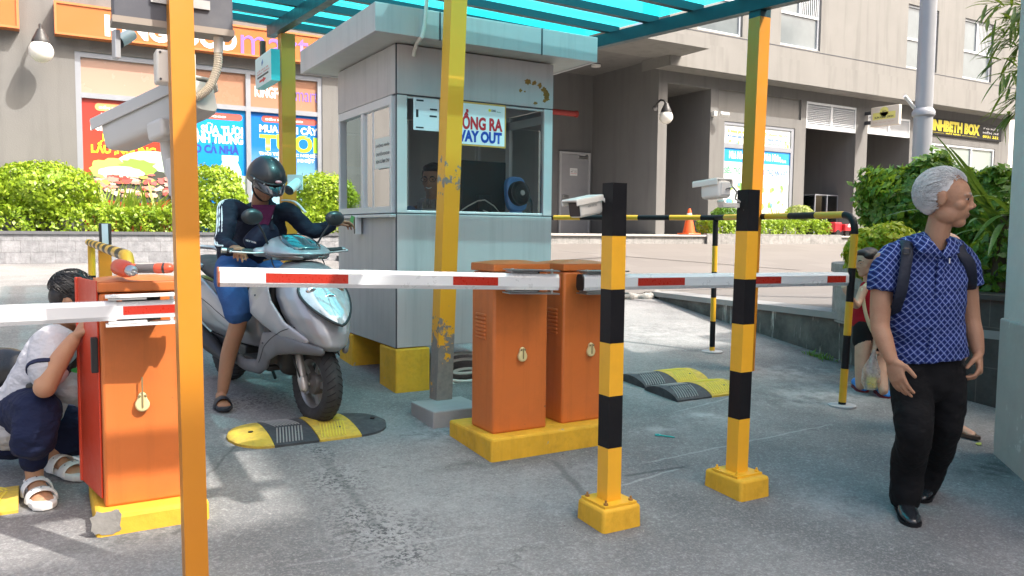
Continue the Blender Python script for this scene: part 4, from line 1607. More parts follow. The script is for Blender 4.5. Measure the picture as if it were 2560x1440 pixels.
def stripes_post(name, base, top, hw, bands, mats, parent, hd=None, yaw=0.0, bev=.006):
    """square tube; bands = list of (z fraction from the base, material index)"""
    g_ = MB()
    base, top = V(base), V(top)
    d = top - base
    c, s_ = math.cos(yaw), math.sin(yaw)
    ax_, ay_ = V((c, s_, 0)) * hw, V((-s_, c, 0)) * (hd or hw)
    fr_ = [0.0] + [b[0] for b in bands]
    rings, idx = [], []
    corners = [(-1, -1), (1, -1), (1, 1), (-1, 1)]
    for k, (f, mi_) in enumerate(bands):
        p0, p1 = base + d * fr_[k], base + d * f
        r0 = [p0 + ax_ * i + ay_ * j for i, j in corners]
        r1 = [p1 + ax_ * i + ay_ * j for i, j in corners]
        b0 = len(g_.v)
        g_.v += r0 + r1
        for i in range(4):
            g_.f.append((b0 + i, b0 + (i + 1) % 4, b0 + 4 + (i + 1) % 4, b0 + 4 + i))
            g_.m.append(mi_)
        if k == 0:
            g_.f.append((b0 + 3, b0 + 2, b0 + 1, b0))
            g_.m.append(mi_)
        if k == len(bands) - 1:
            g_.f.append((b0 + 4, b0 + 5, b0 + 6, b0 + 7))
            g_.m.append(mi_)
    o = obj(name, g_, mats, parent, smooth=0, fixn=True)
    return o


def worn_yellow():
    m, n, p = _nodes("chipped yellow post paint")
    co = _coord(n)
    sp = n.nodes.new("ShaderNodeSeparateXYZ")
    n.links.new(co, sp.inputs[0])
    nz1 = _noise(n, 16, 6, .65, co)
    low = n.nodes.new("ShaderNodeMapRange")
    low.inputs[1].default_value, low.inputs[2].default_value = .74, .30
    n.links.new(sp.outputs[2], low.inputs[0])
    mid_ = n.nodes.new("ShaderNodeMapRange")
    n.links.new(_math(n, 'ABSOLUTE', _math(n, 'SUBTRACT', sp.outputs[2], 1.42)), mid_.inputs[0])
    mid_.inputs[1].default_value, mid_.inputs[2].default_value = .22, .05
    k = _math(n, 'MAXIMUM', low.outputs[0], _math(n, 'MULTIPLY', mid_.outputs[0], .62))
    chip = _ramp(n, _math(n, 'ADD', nz1, _math(n, 'MULTIPLY', k, .42)), .78, .81)
    base = _mix(n, chip, _mix(n, _noise(n, 3, 3, .5, co), (.80, .36, .02), (.88, .44, .03)), _mix(n, _noise(n, 40, 3, .6, co), (.16, .15, .15), (.33, .29, .25)))
    n.links.new(base, p.inputs["Base Color"])
    p.inputs["Roughness"].default_value = .45
    _bump(n, p, chip, .5, .002)
    return m


pm = (2.20, 4.60)
pb = G(1110, 1032)
c0 = G(1083, 1072)
zb_ = FY(1083, 1030, c0.y).z
post_mats = [post_yellow, teal_dark, worn_yellow()]
stripes_post("post", (pb.x, pb.y + .05, zb_ - .002), (pb.x + .115, pb.y + .06, cz(2.3, 4.6) - .115), .055, [(1, 2)], post_mats, can)
pr_ = G(1859, 925)
stripes_post("post", (pr_.x, pr_.y, pr_.z - .02), (pr_.x + .13, pr_.y + .06, cz(5.2, 4.8) + .07), .062, [(.925, 0), (1, 1)], post_mats, can)
pl_ = P(716, 95, 8.9)
yg = M("greenish yellow post", (.42, .34, .015), .5, var=.1)
stripes_post("post", (pl_.x, pl_.y, gz(pl_.y) - .02), (pl_.x, pl_.y, cz(pl_.x, pl_.y) - .115), .075, [(1, 0)], [post_yellow], can)
stripes_post("post", (5.15, 9.0, .6), (5.15, 9.0, cz(5.15, 9.0) - .115), .06, [(1, 0)], post_mats, can)

# concrete pad of the middle post
c0 = G(1083, 1072)
g = MB()
xr = c0.x + .36
n_ = 5
g.box((c0.x, c0.y, gz(c0.y) - .05), (xr, c0.y + .34, zb_))
pad = tag(obj("concrete_pad", g, concrete, smooth=0, bev=.008), "rough grey concrete pad under the chipped yellow middle post", "block")

# hanging direction sign and its small camera on the back-left post
ps = P(662, 160, 8.6)
d_ = V((.12, -.99, 0)).normalized()
sg = thing("direction_sign", "small white hanging sign with a red arrow left of the greenish post", "sign", ps)
a0, a1 = FX(678, 126, ps.x), FX(640, 150, ps.x)
zt1, zb1 = FX(676, 122, ps.x).z, FX(678, 200, ps.x).z
ya, yb_ = FX(678, 150, ps.x).y, FX(639, 150, ps.x).y
lo_, hi_ = min(ya, yb_), max(ya, yb_)
lo_ = hi_ - .55 if hi_ - lo_ > .7 else lo_
g = MB()
g.box((ps.x, lo_, zb1), (ps.x + .09, hi_, zt1))
obj("box", g, M("sign box edge", (.10, .5, .52), .4), sg, smooth=0)
g = MB()
g.box((ps.x - .004, lo_, zb1), (ps.x - .0005, hi_, zt1))
obj("face", g, flat("sign face", (.72, .72, .72)), sg, smooth=0)
W_, H_ = hi_ - lo_, zt1 - zb1
my = (lo_ + hi_) / 2
text("LỐI VÀO XE", (ps.x - .004, my, zb1 + H_ * .52), (0, -1, 0), (0, 0, 1), W_ * .7, H_ * .07, red_ink, sg, .02)
text("THÁNG - KHÁCH", (ps.x - .004, my, zb1 + H_ * .42), (0, -1, 0), (0, 0, 1), W_ * .8, H_ * .07, red_ink, sg, .02)
g = MB()
g.box((ps.x - .007, my - W_ * .35, zb1 + H_ * .28), (ps.x - .005, my + W_ * .35, zb1 + H_ * .34))
obj("dark_bar", g, ink, sg, smooth=0)
g = MB()
yy = lambda f: my - W_ * f
zz_ = lambda f: zb1 + H_ * f
g.prism([(ps.x - .007, yy(-.22), zz_(.13)), (ps.x - .007, yy(-.22), zz_(.2)), (ps.x - .007, yy(.02), zz_(.2)), (ps.x - .007, yy(.02), zz_(.25)), (ps.x - .007, yy(.2), zz_(.165)), (ps.x - .007, yy(.02), zz_(.08)), (ps.x - .007, yy(.02), zz_(.13))], (.002, 0, 0))
obj("arrow", g, red_ink, sg, smooth=0)
g = MB()
g.prism([(ps.x - .007, yy(-.06), zz_(.64)), (ps.x - .007, yy(-.08), zz_(.76)), (ps.x - .007, yy(.0), zz_(.84)), (ps.x - .007, yy(.03), zz_(.72))], (.002, 0, 0))
obj("pictogram", g, flat("picto blue", (.18, .22, .42)), sg, smooth=0)
g = MB()
g.box((ps.x + .02, hi_ - .1, zt1), (ps.x + .07, pl_.y + .05, zt1 + .18))
obj("bracket", g, M("rust brown steel", (.13, .06, .045), .6), sg, smooth=0)


def little_camera(px, py, D, label, tealish, s=1.0, plate=True):
    c = P(px, py, D)
    t_ = thing("security_camera", label, "camera", c)
    ax_ = (-FH * .75 - RH * .35 - V((0, 0, .55))).normalized()
    g_ = MB()
    g_.tube([c - ax_ * .10 * s, c - ax_ * .02 * s, c + ax_ * .08 * s], [(.05 * s, .05 * s), (.055 * s, .055 * s), (.055 * s, .055 * s)], 14)
    obj("body", g_, tealish, t_)
    g_ = MB()
    g_.tube([c + ax_ * .08 * s, c + ax_ * .10 * s], [.062 * s, .05 * s], 14)
    obj("lens_ring", g_, plastic_b, t_)
    g_ = MB()
    if not plate:
        return t_
    b_ = c + FH * .10 * s + V((0, 0, .05 * s))
    g_.obox(b_, RH * .085 * s, FH * .012, V((0, 0, .085 * s)))
    obj("wall_plate", g_, tealish, t_, bev=.004)
    return t_


cam_w = M("camera shell", (.58, .66, .66), .35, var=.05)
little_camera(732, 466, 8.5, "small camera on the greenish post just right of the rider's helmet", cam_w, .95)
# clutter on the counter
q = FY(1132, 500, BY0 + .22)
g = MB()
g.lathe([(.0, .0), (.032, .0), (.032, .12), (.026, .15), (.012, .17), (.012, .185), (.0, .185)], (FY(1284, 500, BY0 + .40).x, BY0 + .40, ZS - .014), n=18)
wb = tag(obj("water_bottle", g, glass("bottle plastic", (.6, .8, .9), .15, .6)), "clear water bottle on the counter behind the blue fan", "bottle")
g = MB()
for k in range(6):
    a_ = .06 * k
    c_ = V((FY(1128, 520, BY0 + .12).x, BY0 + .12, ZS - .013 + .0025 * k))
    g.obox(c_, V((.07, .01 * a_, 0)), V((-.01 * a_, .05, 0)), V((0, 0, .001)))
tag(obj("paper_stack", g, M("ticket paper", (.55, .55, .52), .8), smooth=0), "small stack of loose paper slips on the booth counter", "papers")
# ------------------------------------------------------------------ mast with display board and plate camera (left foreground)
mb_ = P(489, 1440, 2.75)
mast = thing("sign_mast", "square orange yellow mast crossing the whole left of the view", "post", (mb_.x, mb_.y, gz(mb_.y)))
topm = P(449, 0, 2.78)
dirm = (topm - mb_)
stripes_post("pole", mb_ - V((0, 0, .02)), mb_ + dirm * 1.35, .038, [(1, 0)], [post_yellow], mast)
yb_ = mb_.y + .075
a, b = FY(284, 63, yb_), FY(583, 92, yb_)
bd = thing("display_board", "dark grey back of a display board bolted to the left mast", "sign", (a.x, yb_, a.z))
g = MB()
g.box((a.x, yb_, b.z + .02), (b.x, yb_ + .09, b.z + .62))
obj("housing", g, M("board grey", (.075, .078, .095), .5, var=.2, dirt=.3, dcol=(.2, .2, .2), ds=5), bd, smooth=0, bev=.004)
g = MB()
g.box((a.x - .004, yb_ - .006, b.z), (b.x + .004, yb_ + .10, b.z + .022))
obj("lip", g, M("board lip", (.28, .24, .20), .5), bd, smooth=0)
g = MB()
for px, py in ((312, 50), (565, 82)):
    q = FY(px, py, yb_)
    g.ell((q.x, yb_, q.z), (.012, .006, .008))
obj("rivet", g, steel, bd)
g = MB()
q = FY(400, 2, yb_)
g.box((q.x - .03, yb_ - .01, q.z - .01), (q.x + .16, yb_ - .001, q.z + .02))
obj("clamp", g, zinc, bd, smooth=0)
# small panel and camera hanging left of the board
q0, q1 = FY(283, 75, yb_ + .05), FY(298, 148, yb_ + .05)
g = MB()
g.obox((q0 + q1) / 2, (.004, -.02, 0), (.009, .002, 0), (0, 0, (q0.z - q1.z) / 2))
tag(obj("side_panel", g, M("side panel steel", (.45, .46, .48), .35, .5), smooth=0, bev=.003), "narrow steel panel hanging below the left end of the display board", "panel")
little_camera(311, 96, 3.05, "small teal lit camera under the left end of the display board", cam_w, .42, False)
# junction box
a, b = FY(389, 122, yb_), FY(490, 215, yb_)
jb = thing("junction_box", "pale plastic junction box fixed behind the left mast", "box", ((a.x + b.x) / 2, yb_, b.z))
g = MB()
g.box((a.x, yb_ - .01, b.z), (b.x, yb_ + .07, a.z))
obj("lid", g, plastic_w, jb, bev=.008, seg=3)
g = MB()
for fx_, fz_ in ((.1, .1), (.9, .1), (.1, .9), (.9, .9)):
    g.cyl((a.x + (b.x - a.x) * fx_, yb_ - .013, b.z + (a.z - b.z) * fz_), (a.x + (b.x - a.x) * fx_, yb_ - .006, b.z + (a.z - b.z) * fz_), .004, n=10)
obj("screw", g, dark_grey, jb)
# corrugated conduit
pts = [FY(px, py, yb_ + .04) for px, py in ((546, 92), (546, 130), (544, 165), (534, 197), (518, 224), (497, 240), (472, 246))]
fine = []
for i in range(len(pts) - 1):
    for k in range(12):
        t_ = k / 12
        p0, p1, p2, p3 = pts[max(0, i - 1)], pts[i], pts[i + 1], pts[min(len(pts) - 1, i + 2)]
        fine.append(.5 * ((2 * p1) + (p2 - p0) * t_ + (2 * p0 - 5 * p1 + 4 * p2 - p3) * t_ ** 2 + (3 * p1 - p0 - 3 * p2 + p3) * t_ ** 3))
g = MB()
g.tube(fine[12:], [.0135 + (.0022 if k % 2 else 0) for k in range(len(fine) - 12)], 14)
cd = tag(obj("conduit", g, M("cream corrugated hose", (.66, .61, .50), .5), smooth=20), "cream corrugated conduit curving from the display board to the camera", "conduit")
g = MB()
g.tube([fine[0] + V((0, 0, .03)), fine[13]], [.0165, .0165], 16)
obj("sleeve", g, plastic_w, cd)


def box_camera(name, label, tip, back, w_, h_, shell, parent_extra=None, visor=True, up=V((0, 0, 1)), lens=True, over=.05):
    """bullet / box camera: rounded housing, overhanging visor, dark lens window"""
    tip, back = V(tip), V(back)
    ax_ = (tip - back).normalized()
    sd_ = ax_.cross(up).normalized()
    u_ = sd_.cross(ax_).normalized()
    t_ = thing(name, label, "camera", (tip + back) / 2)
    L = (tip - back).length
    g_ = MB()
    rings = []
    for f, k in ((0, .80), (.03, .93), (.10, 1), (.9, 1), (.97, .97), (1.0, .9)):
        c_ = back + ax_ * (L * f)
        ring = []
        for j in range(24):
            q = 6.283 * j / 24
            ex = .42
            cx_ = math.copysign(abs(math.cos(q)) ** ex, math.cos(q))
            sx_ = math.copysign(abs(math.sin(q)) ** ex, math.sin(q))
            ring.append(c_ + sd_ * (w_ / 2 * k * cx_) + u_ * (h_ / 2 * k * sx_))
        rings.append(ring)
    g_.loft(rings)
    obj("housing", g_, shell, t_, smooth=50)
    if visor:
        g_ = MB()
        c_ = (tip + back) / 2 + ax_ * over / 2 + u_ * (h_ / 2 + .004)
        g_.obox(c_, ax_ * (L / 2 + over / 2), sd_ * (w_ / 2 + .008), u_ * .004)
        for s in (-1, 1):
            g_.obox(c_ + sd_ * (s * (w_ / 2 + .007)) - u_ * (h_ * .16), ax_ * (L / 2 + over / 2), sd_ * .003, u_ * (h_ * .16))
        obj("visor", g_, shell, t_, smooth=0, bev=.003)
    if lens:
        g_ = MB()
        g_.obox(tip + ax_ * .002, ax_ * .004, sd_ * (w_ * .40), u_ * (h_ * .40))
        obj("lens_window", g_, plastic_b, t_, smooth=0, bev=.003)
    return t_, ax_, sd_, u_


shell = M("camera housing", (.56, .55, .52), .38, var=.06, vs_=3, dirt=.18, dcol=(.4, .36, .3))
tip, back = P(290, 340, 3.16), P(512, 240, 2.92)
ct, ax_, sd_, u_ = box_camera("plate_camera", "large grey plate reading camera pointing left behind the orange mast", tip, back, .12, .132, shell, over=.045)
g = MB()
k0 = P(404, 318, 2.9)
g.obox(k0 - u_ * .012, ax_ * .045, sd_ * .035, u_ * .035)
obj("knuckle", g, shell, ct, bev=.015, seg=3)
g = MB()
g.tube([P(418, 345, 2.93), P(420, 385, 2.94), P(428, 430, 2.93), P(445, 470, 2.90)], [.026, .024, .024, .02], 14)
obj("arm", g, shell, ct)
g = MB()
g.tube([P(448, 400, 2.90), P(450, 485, 2.88)], [(.05, .012), (.04, .012)], 16, ref=RH, rnd=True)
obj("mount_plate", g, shell, ct)

# ------------------------------------------------------------------ barrier gates
red_t = M("red reflective tape", (.42, .025, .012), .3, var=.1, vs_=30)
arm_w = M("arm white", (.74, .75, .77), .3, .1, var=.03)
lock_m = M("cream lock cover", (.66, .58, .30), .4, var=.08)


def lock_cover(c, s, parent, world_up=(0, 0, 1), rod=0):
    g_ = MB()
    pts = []
    for k in range(32):
        q = 6.283 * k / 32
        r_ = .5 + .0 * math.cos(q)
        x = math.sin(q) * (.42 - .10 * math.cos(q) ** 1)
        z = math.cos(q) * .62
        pinch = 1 - .22 * math.exp(-((z - .22) / .2) ** 2)
        pts.append((c[0] + x * pinch * s, c[1], c[2] + z * s))
    g_.prism(pts, (0, -.022, 0))
    o = obj("lock_cover", g_, lock_m, parent, bev=.007, seg=3)
    g_ = MB()
    g_.box((c[0] - .003, c[1] - .025, c[2] - .35 * s), (c[0] + .003, c[1] - .021, c[2] + (.5 + rod) * s))
    g_.ell((c[0] - .012, c[1] - .0225, c[2] + .40 * s), (.006, .003, .006))
    g_.ell((c[0] + .012, c[1] - .0225, c[2] + .40 * s), (.006, .003, .006))
    obj("slot", g_, M("slot brown", (.22, .17, .08), .5), o)


def gate(label, x0, x1, y0, y1, z0, zl, z1, vents, arm, arm_h, reds, lock, side=-1, rod=0, arm_step=None):
    """cabinet with separate lid, side vents, lock cover, clamp bracket and octagonal arm"""
    t_ = thing("barrier_gate", label, "barrier", ((x0 + x1) / 2, (y0 + y1) / 2, z0), group="orange barrier gates across the lanes")
    g_ = MB()
    g_.box((x0, y0, z0), (x1, y1, zl - .004))
    obj("cabinet", g_, orange, t_, bev=.014, seg=3, smooth=30)
    g_ = MB()
    e = .006
    g_.box((x0 - e, y0 - e, zl), (x1 + e, y1 + e, z1 - .012))
    g_.add([(x0 - e, y0 - e, z1 - .012), (x1 + e, y0 - e, z1 - .012), (x1 + e, y1 + e, z1 - .012), (x0 - e, y1 + e, z1 - .012),
            (x0 + .10, y0 + .08, z1 + .004), (x1 - .10, y0 + .08, z1 + .004), (x1 - .10, y1 - .08, z1 + .004), (x0 + .10, y1 - .08, z1 + .004)],
           [(0, 1, 5, 4), (1, 2, 6, 5), (2, 3, 7, 6), (3, 0, 4, 7), (4, 5, 6, 7)])
    obj("lid", g_, orange, t_, bev=.006, smooth=0)
    if vents:
        for k in range(7):
            z = vents[1] - k * (vents[1] - vents[0]) / 6
            g_ = MB()
            ym_ = vents[2]
            g_.tube([(x0 - .002, ym_ - .05, z), (x0 - .002, ym_ + .05, z)], [(.006, .009)] * 2, 8, ref=(1, 0, 0), rnd=True)
            obj("vent", g_, orange, t_)
    lock_cover((lock[0], y0 - .001, lock[1]), .066, t_, rod=rod)
    # arm
    a_, b_ = V(arm[0]), V(arm[1])
    d = (b_ - a_).normalized()
    n_ = V((d.y, -d.x, 0)).normalized()
    if n_.y > 0:
        n_ = -n_
    up = V((0, 0, 1))
    hh, hw = arm_h / 2, arm_h * .26
    prof = [(-hw, -hh), (hw, -hh), (hw + arm_h * .12, -hh * .58), (hw + arm_h * .12, hh * .58), (hw, hh), (-hw, hh), (-hw - arm_h * .12, hh * .58), (-hw - arm_h * .12, -hh * .58)]

    def ring(p_, k=1.0):
        return [p_ + n_ * (q[0] * k) + up * (q[1] * k) for q in prof]
    g_ = MB()
    if arm_step is None:
        g_.loft([ring(a_), ring(b_)])
    else:
        m_ = a_ + (b_ - a_) * arm_step
        g_.loft([ring(a_), ring(m_)])
        g_.loft([ring(m_ - d * .001, .90), ring(b_, .90)])
    ao = obj("arm", g_, arm_w, t_, smooth=0)
    for e_, sg_ in ((a_, -1), (b_, 1)):
        g_ = MB()
        g_.loft([ring(e_, 1.03), ring(e_ + d * sg_ * .008, 1.0)])
        obj("end_cap", g_, arm[2], ao, smooth=0)
    off = n_ * (hw + arm_h * .12 + .0012)
    for f0, f1 in reds:
        kk = .90 if arm_step is not None and f0 >= arm_step else 1.0
        p0, p1 = a_ + (b_ - a_) * f0 + off * kk, a_ + (b_ - a_) * f1 + off * kk
        g_ = MB()
        hz_ = hh * .50 * kk
        g_.quad([p0 - up * hz_, p1 - up * hz_, p1 + up * hz_, p0 + up * hz_])
        obj("red_band", g_, red_t, ao, smooth=0)
    return t_, a_, b_, d, n_, hh


def clamp(t_, p0, p1, hh, n_, mat=steel):
    """two plates above and below the arm with bolts"""
    d = (p1 - p0)
    c = (p0 + p1) / 2
    dn = d.normalized()
    for s in (-1, 1):
        g_ = MB()
        g_.obox(c + V((0, 0, s * (hh + .018))) + dn * .0, d / 2, n_ * .05, V((0, 0, .0035)))
        g_.obox(c + V((0, 0, s * (hh + .008))) - dn * (d.length * .2), dn * (d.length * .26), n_ * .04, V((0, 0, .0035)))
        for f in (-.38, .42):
            q = c + d * f + V((0, 0, s * (hh + .01)))
            g_.cyl(q - V((0, 0, .014)), q + V((0, 0, .016)), .008, n=8)
        obj("clamp", g_, mat, t_, smooth=0)
    g_ = MB()
    g_.obox(c - n_ * .07, dn * .07, n_ * .03, V((0, 0, hh + .012)))
    obj("hub", g_, dark_grey, t_, smooth=0)


# shared yellow plinth of the two middle gates
c0 = G(1228, 1157)
cr = G(1548, 1112)
cl = G(1139, 1094)
zt_ = FY(1230, 1099, c0.y).z
g = MB()
g.box((c0.x, c0.y, gz(c0.y) - .06), (cr.x, cl.y + .06, zt_))
bm_ = obj("plinth", g, yellow_dull, smooth=0, bev=.014)
tag(bm_, "long yellow painted concrete plinth under the two middle gate cabinets", "plinth")
y0 = c0.y + .09
x0, x1 = FY(1232, 1083, y0).x, FY(1366, 1070, y0).x
y1 = FX(1178, 1000, x0).y
zl, z1 = FY(1239, 680, y0).z, FY(1238, 655, y0).z
lk = FY(1303, 885, y0)
A1 = FY(548, 692, 3.78)
B1 = FY(1391, 706, y0 - .12)
B1.z = FY(1391, 705, y0 - .12).z
end_red = M("end cap orange", (.40, .12, .06), .5)
v0, v1 = FX(1202, 843, x0), FX(1202, 786, x0)
t1, a_, b_, d, n_, hh = gate("orange barrier gate in front of the booth with its arm lowered to the left", x0, x1, y0, y1, zt_ - .002, zl, z1, (v0.z, v1.z, v0.y),
                             (A1, B1, end_red), .087, [(.115, .335), (.645, .79)], (lk.x, lk.z), arm_step=None)
clamp(t1, b_ - d * .30, b_ - d * .005, hh, n_)
# second gate
q = FZ(1402, 1060, zt_)
y0 = max(q.y, c0.y + .1)
x0 = FY(1404, 1060, y0).x
x1 = x0 + (FY(1366, 1070, c0.y + .09).x - FY(1232, 1083, c0.y + .09).x)
y1 = y0 + .30
zl, z1 = FY(1400, 678, y0).z, FY(1400, 655, y0).z
lk = FY(1474, 873, y0)
A2 = FY(1452, 706, y0 - .11)
B2 = FY(2112, 697, y0 - .16)
v0, v1 = FX(1380, 830, x0), FX(1380, 773, x0)
t2, a_, b_, d, n_, hh = gate("orange barrier gate right of the first with its arm lowered across the right lane", x0, x1, y0, y1, zt_ - .002, zl, z1, (v0.z, v1.z, v0.y),
                             (A2, B2, plastic_b), .09, [(.17, .33), (.55, .70), (.90, .985)], (lk.x, lk.z))
clamp(t2, a_ + d * .005, a_ + d * .30, hh, n_, zinc)
# left gate, being repaired: its red door stands open
c0 = G(247, 1345)
y0 = c0.y + .10
zt_ = FY(262, 1270, y0).z
xR = FY(514, 1250, y0).x
g = MB()
g.box((c0.x - .01, c0.y, gz(c0.y) - .06), (xR + .0, c0.y + .52, zt_))
plm = M("chipped yellow plinth", (.64, .37, .03), .75, var=.2, vs_=9, dirt=.55, dcol=(.36, .2, .03), ds=6, bump=.8, bs=20)
p_l = tag(obj("plinth", g, plm, smooth=0, bev=.018), "broken edged yellow plinth under the left gate cabinet", "plinth")
g = MB()
random.seed(3)
qa, qb = FY(226, 1280, c0.y), FY(308, 1330, c0.y)
pts = []
for k in range(22):
    q_ = 6.283 * k / 22
    rr_ = random.uniform(.8, 1.08)
    ex = .55
    pts.append(((qa.x + qb.x) / 2 + (qb.x - qa.x) / 2 * rr_ * math.copysign(abs(math.cos(q_)) ** ex, math.cos(q_)), c0.y - .002, (qa.z + qb.z) / 2 + (qa.z - qb.z) / 2 * rr_ * math.copysign(abs(math.sin(q_)) ** ex, math.sin(q_))))
g.prism(pts, (0, .0015, 0))
obj("bare_patch", g, M("broken concrete", (.22, .21, .195), .95, var=.5, vs_=20, bump=1.0, bs=25), p_l, smooth=0)
x0 = FY(262, 1260, y0).x
x1 = x0 + .335
y1 = y0 + .30
zl, z1 = FY(235, 732, y0).z, FY(235, 698, y0).z
lk = FY(355, 1003, y0)
A3, B3 = FY(-240, 800, y0 - .09), FY(470, 768, y0 - .14)
t3, a_, b_, d, n_, hh = gate("open orange barrier gate at the left being repaired by a squatting worker", x0, x1, y0, y1, zt_ - .002, zl, z1, None,
                             (A3, B3, plastic_b), .076, [(.745, .99)], (lk.x, lk.z), rod=1.1, arm_step=.72)
cl0, cl1 = FY(262, 765, y0 - .1), FY(440, 760, y0 - .1)
clamp(t3, a_ + d * ((cl0.x - a_.x) / d.x), a_ + d * ((cl1.x - a_.x) / d.x), hh, n_, white)
red_in = M("red door inside", (.62, .06, .025), .4, var=.06)
g = MB()
pz0, pz1 = zt_ + .02, z1 - .02
g.obox((x0 - .035, y0 + .20, (pz0 + pz1) / 2 + .01), (.004, .002, 0), (.03, -.165, 0), (0, 0, (pz1 - pz0) / 2))
g.obox((x0 - .06, y0 + .35, (pz0 + pz1) / 2 + .01), (.012, .006, 0), (.004, -.006, 0), (0, 0, (pz1 - pz0) / 2))
dr_ = obj("open_door", g, red_in, t3, smooth=0, bev=.003)
g = MB()
q = FY(224, 890, y0 + .0)
g.box((x0 - .034, y0 + .02, q.z - .075), (x0 - .008, y0 + .06, q.z + .07))
obj("latch", g, plastic_b, dr_, smooth=0, bev=.004)

# cordless drill lying on the lid
zl_ = z1 + .006
dc = FZ(312, 672, zl_ + .035)
drl = thing("cordless_drill", "red cordless drill driver lying on top of the left gate cabinet", "drill", (dc.x, dc.y, zl_))
da = V((.10, -.34, -.03)).normalized()
hd_ = (RH * .97 + V((0, 0, .02)) + FH * .12).normalized()
drill_red = M("drill red", (.58, .075, .03), .35, var=.05)
rub = M("drill rubber", (.10, .085, .085), .6)
g = MB()
g.tube([dc - da * .075, dc - da * .06, dc - da * .0, dc + da * .035, dc + da * .05], [.026, .034, .035, .031, .024], 18)
g.tube([dc - da * .02, dc + hd_ * .045], [(.028, .024), (.020, .019)], 14)
obj("motor_housing", g, drill_red, drl)
g = MB()
g.tube([dc + da * .05, dc + da * .058, dc + da * .078, dc + da * .092], [.022, .0225, .021, .012], 18)
g.cyl(dc + da * .09, dc + da * .125 - V((0, 0, .004)), .003, n=8)
obj("chuck", g, steel, drl)
g = MB()
g.tube([dc + hd_ * .045, dc + hd_ * .10, dc + hd_ * .135], [(.019, .018), (.021, .019), (.024, .021)], 14, rnd=True)
obj("handle", g, rub, drl)
g = MB()
g.tube([dc + hd_ * .128, dc + hd_ * .172], [(.027, .022), (.026, .021)], 14, rnd=True)
obj("battery", g, drill_red, drl)
g = MB()
g.tube([dc + hd_ * .150, dc + hd_ * .182], [(.028, .0225), (.022, .018)], 14)
obj("battery_cap", g, plastic_b, drl)

# ------------------------------------------------------------------ striped posts with cameras (foreground right)
def bollard(cx_, cy_, cxl, cyl_, cxr, cyr, ptop, pbot, tops, label, boltm):
    c0_ = G(cx_, cy_)
    l_, r_ = G(cxl, cyl_), G(cxr, cyr)
    w1_, w2_ = (r_ - c0_).length, (l_ - c0_).length
    w_ = max(.19, min(.27, w1_))
    dep_ = max(.19, min(.27, w2_))
    mid_ = V((c0_.x + w_ / 2, c0_.y + dep_ / 2, 0))
    zt2 = FY(*pbot, mid_.y).z
    t_ = thing("striped_post", label, "post", (mid_.x, mid_.y, gz(mid_.y)), group="black and yellow posts carrying cameras")
    g_ = MB()
    g_.add([(c0_.x, c0_.y, gz(c0_.y) - .06), (c0_.x + w_, c0_.y, gz(c0_.y) - .06), (c0_.x + w_, c0_.y + dep_, gz(c0_.y) - .06), (c0_.x, c0_.y + dep_, gz(c0_.y) - .06),
            (c0_.x + .006, c0_.y + .006, zt2 - .012), (c0_.x + w_ - .004, c0_.y + .004, zt2 - .012), (c0_.x + w_ - .006, c0_.y + dep_ - .006, zt2 - .012), (c0_.x + .006, c0_.y + dep_ - .006, zt2 - .012)],
           [(0, 3, 2, 1), (4, 5, 6, 7), (0, 1, 5, 4), (1, 2, 6, 5), (2, 3, 7, 6), (3, 0, 4, 7)])
    obj("footing", g_, yellow_dull, t_, bev=.016, seg=3, smooth=30)
    g_ = MB()
    pw = min(w_, dep_) * .42
    g_.box((mid_.x - pw, mid_.y - pw, zt2 - .012), (mid_.x + pw, mid_.y + pw, zt2 - .002))
    obj("base_plate", g_, yellow, t_, smooth=0)
    for i, j in ((-1, -1), (1, -1), (1, 1), (-1, 1)):
        g_ = MB()
        q_ = V((mid_.x + i * pw * .78, mid_.y + j * pw * .78, zt2 - .002))
        g_.cyl(q_, q_ + V((0, 0, .008)), .011, n=6)
        g_.cyl(q_, q_ + V((0, 0, .02)), .005, n=8)
        obj("bolt", g_, boltm, t_, smooth=0)
    base_ = V((mid_.x, mid_.y, zt2 - .004))
    zz0 = FY(ptop[0], ptop[1], mid_.y)
    top_ = V((mid_.x, mid_.y, zz0.z))
    top_.x = mid_.x + (zz0.x - mid_.x) * .9
    fr_ = []
    for k, py in enumerate(tops):
        fr_.append(((FY(ptop[0], py, mid_.y).z - base_.z) / (top_.z - base_.z), k % 2))
    fr_[-1] = (1.0, (len(tops) - 1) % 2)
    stripes_post("shaft", base_, top_, .0375, fr_, [yellow_b, black], t_)
    return t_, base_, top_


yellow_b = M("bollard yellow", (.84, .43, .028), .42, var=.08, vs_=3, dirt=.22, dcol=(.42, .24, .03), ds=5)
rust_b = M("rusty bolt", (.32, .16, .04), .7)
bl1, b0, b1t = bollard(1508, 1337, 1446, 1290, 1581, 1303, (1537, 458), (1518, 1245), (1113, 985, 855, 722, 590, 458), "black and yellow striped camera post nearest the camera", rust_b)
bl2, c0b, c1t = bollard(1852, 1257, 1779, 1208, 1917, 1236, (1873, 475), (1850, 1172), (1040, 925, 808, 697, 578, 475), "black and yellow striped camera post standing before the tall yellow canopy post", yellow)
shell_w = M("white camera shell", (.74, .72, .66), .35, var=.03)
D1 = dep(b1t)
tp, bk_ = P(1437, 524, D1 - .05), P(1492, 512, D1 + .04)
ct, ax_, sd_, u_ = box_camera("bullet_camera", "white bullet camera on the nearer striped post, aimed left", tp, bk_, .075, .075, shell_w, over=.03)
side_ = -sd_ if sd_.dot(FH) > 0 else sd_
if side_.cross(u_).dot(ax_) > 0:
    pass
xd_ = ax_ if ax_.dot(RH) > 0 else -ax_
text("HIKVISION", (tp + bk_) / 2 + side_ * .038 + u_ * .006, xd_, u_, .055, .009, M("grey print", (.15, .15, .15)), ct, .0)
g = MB()
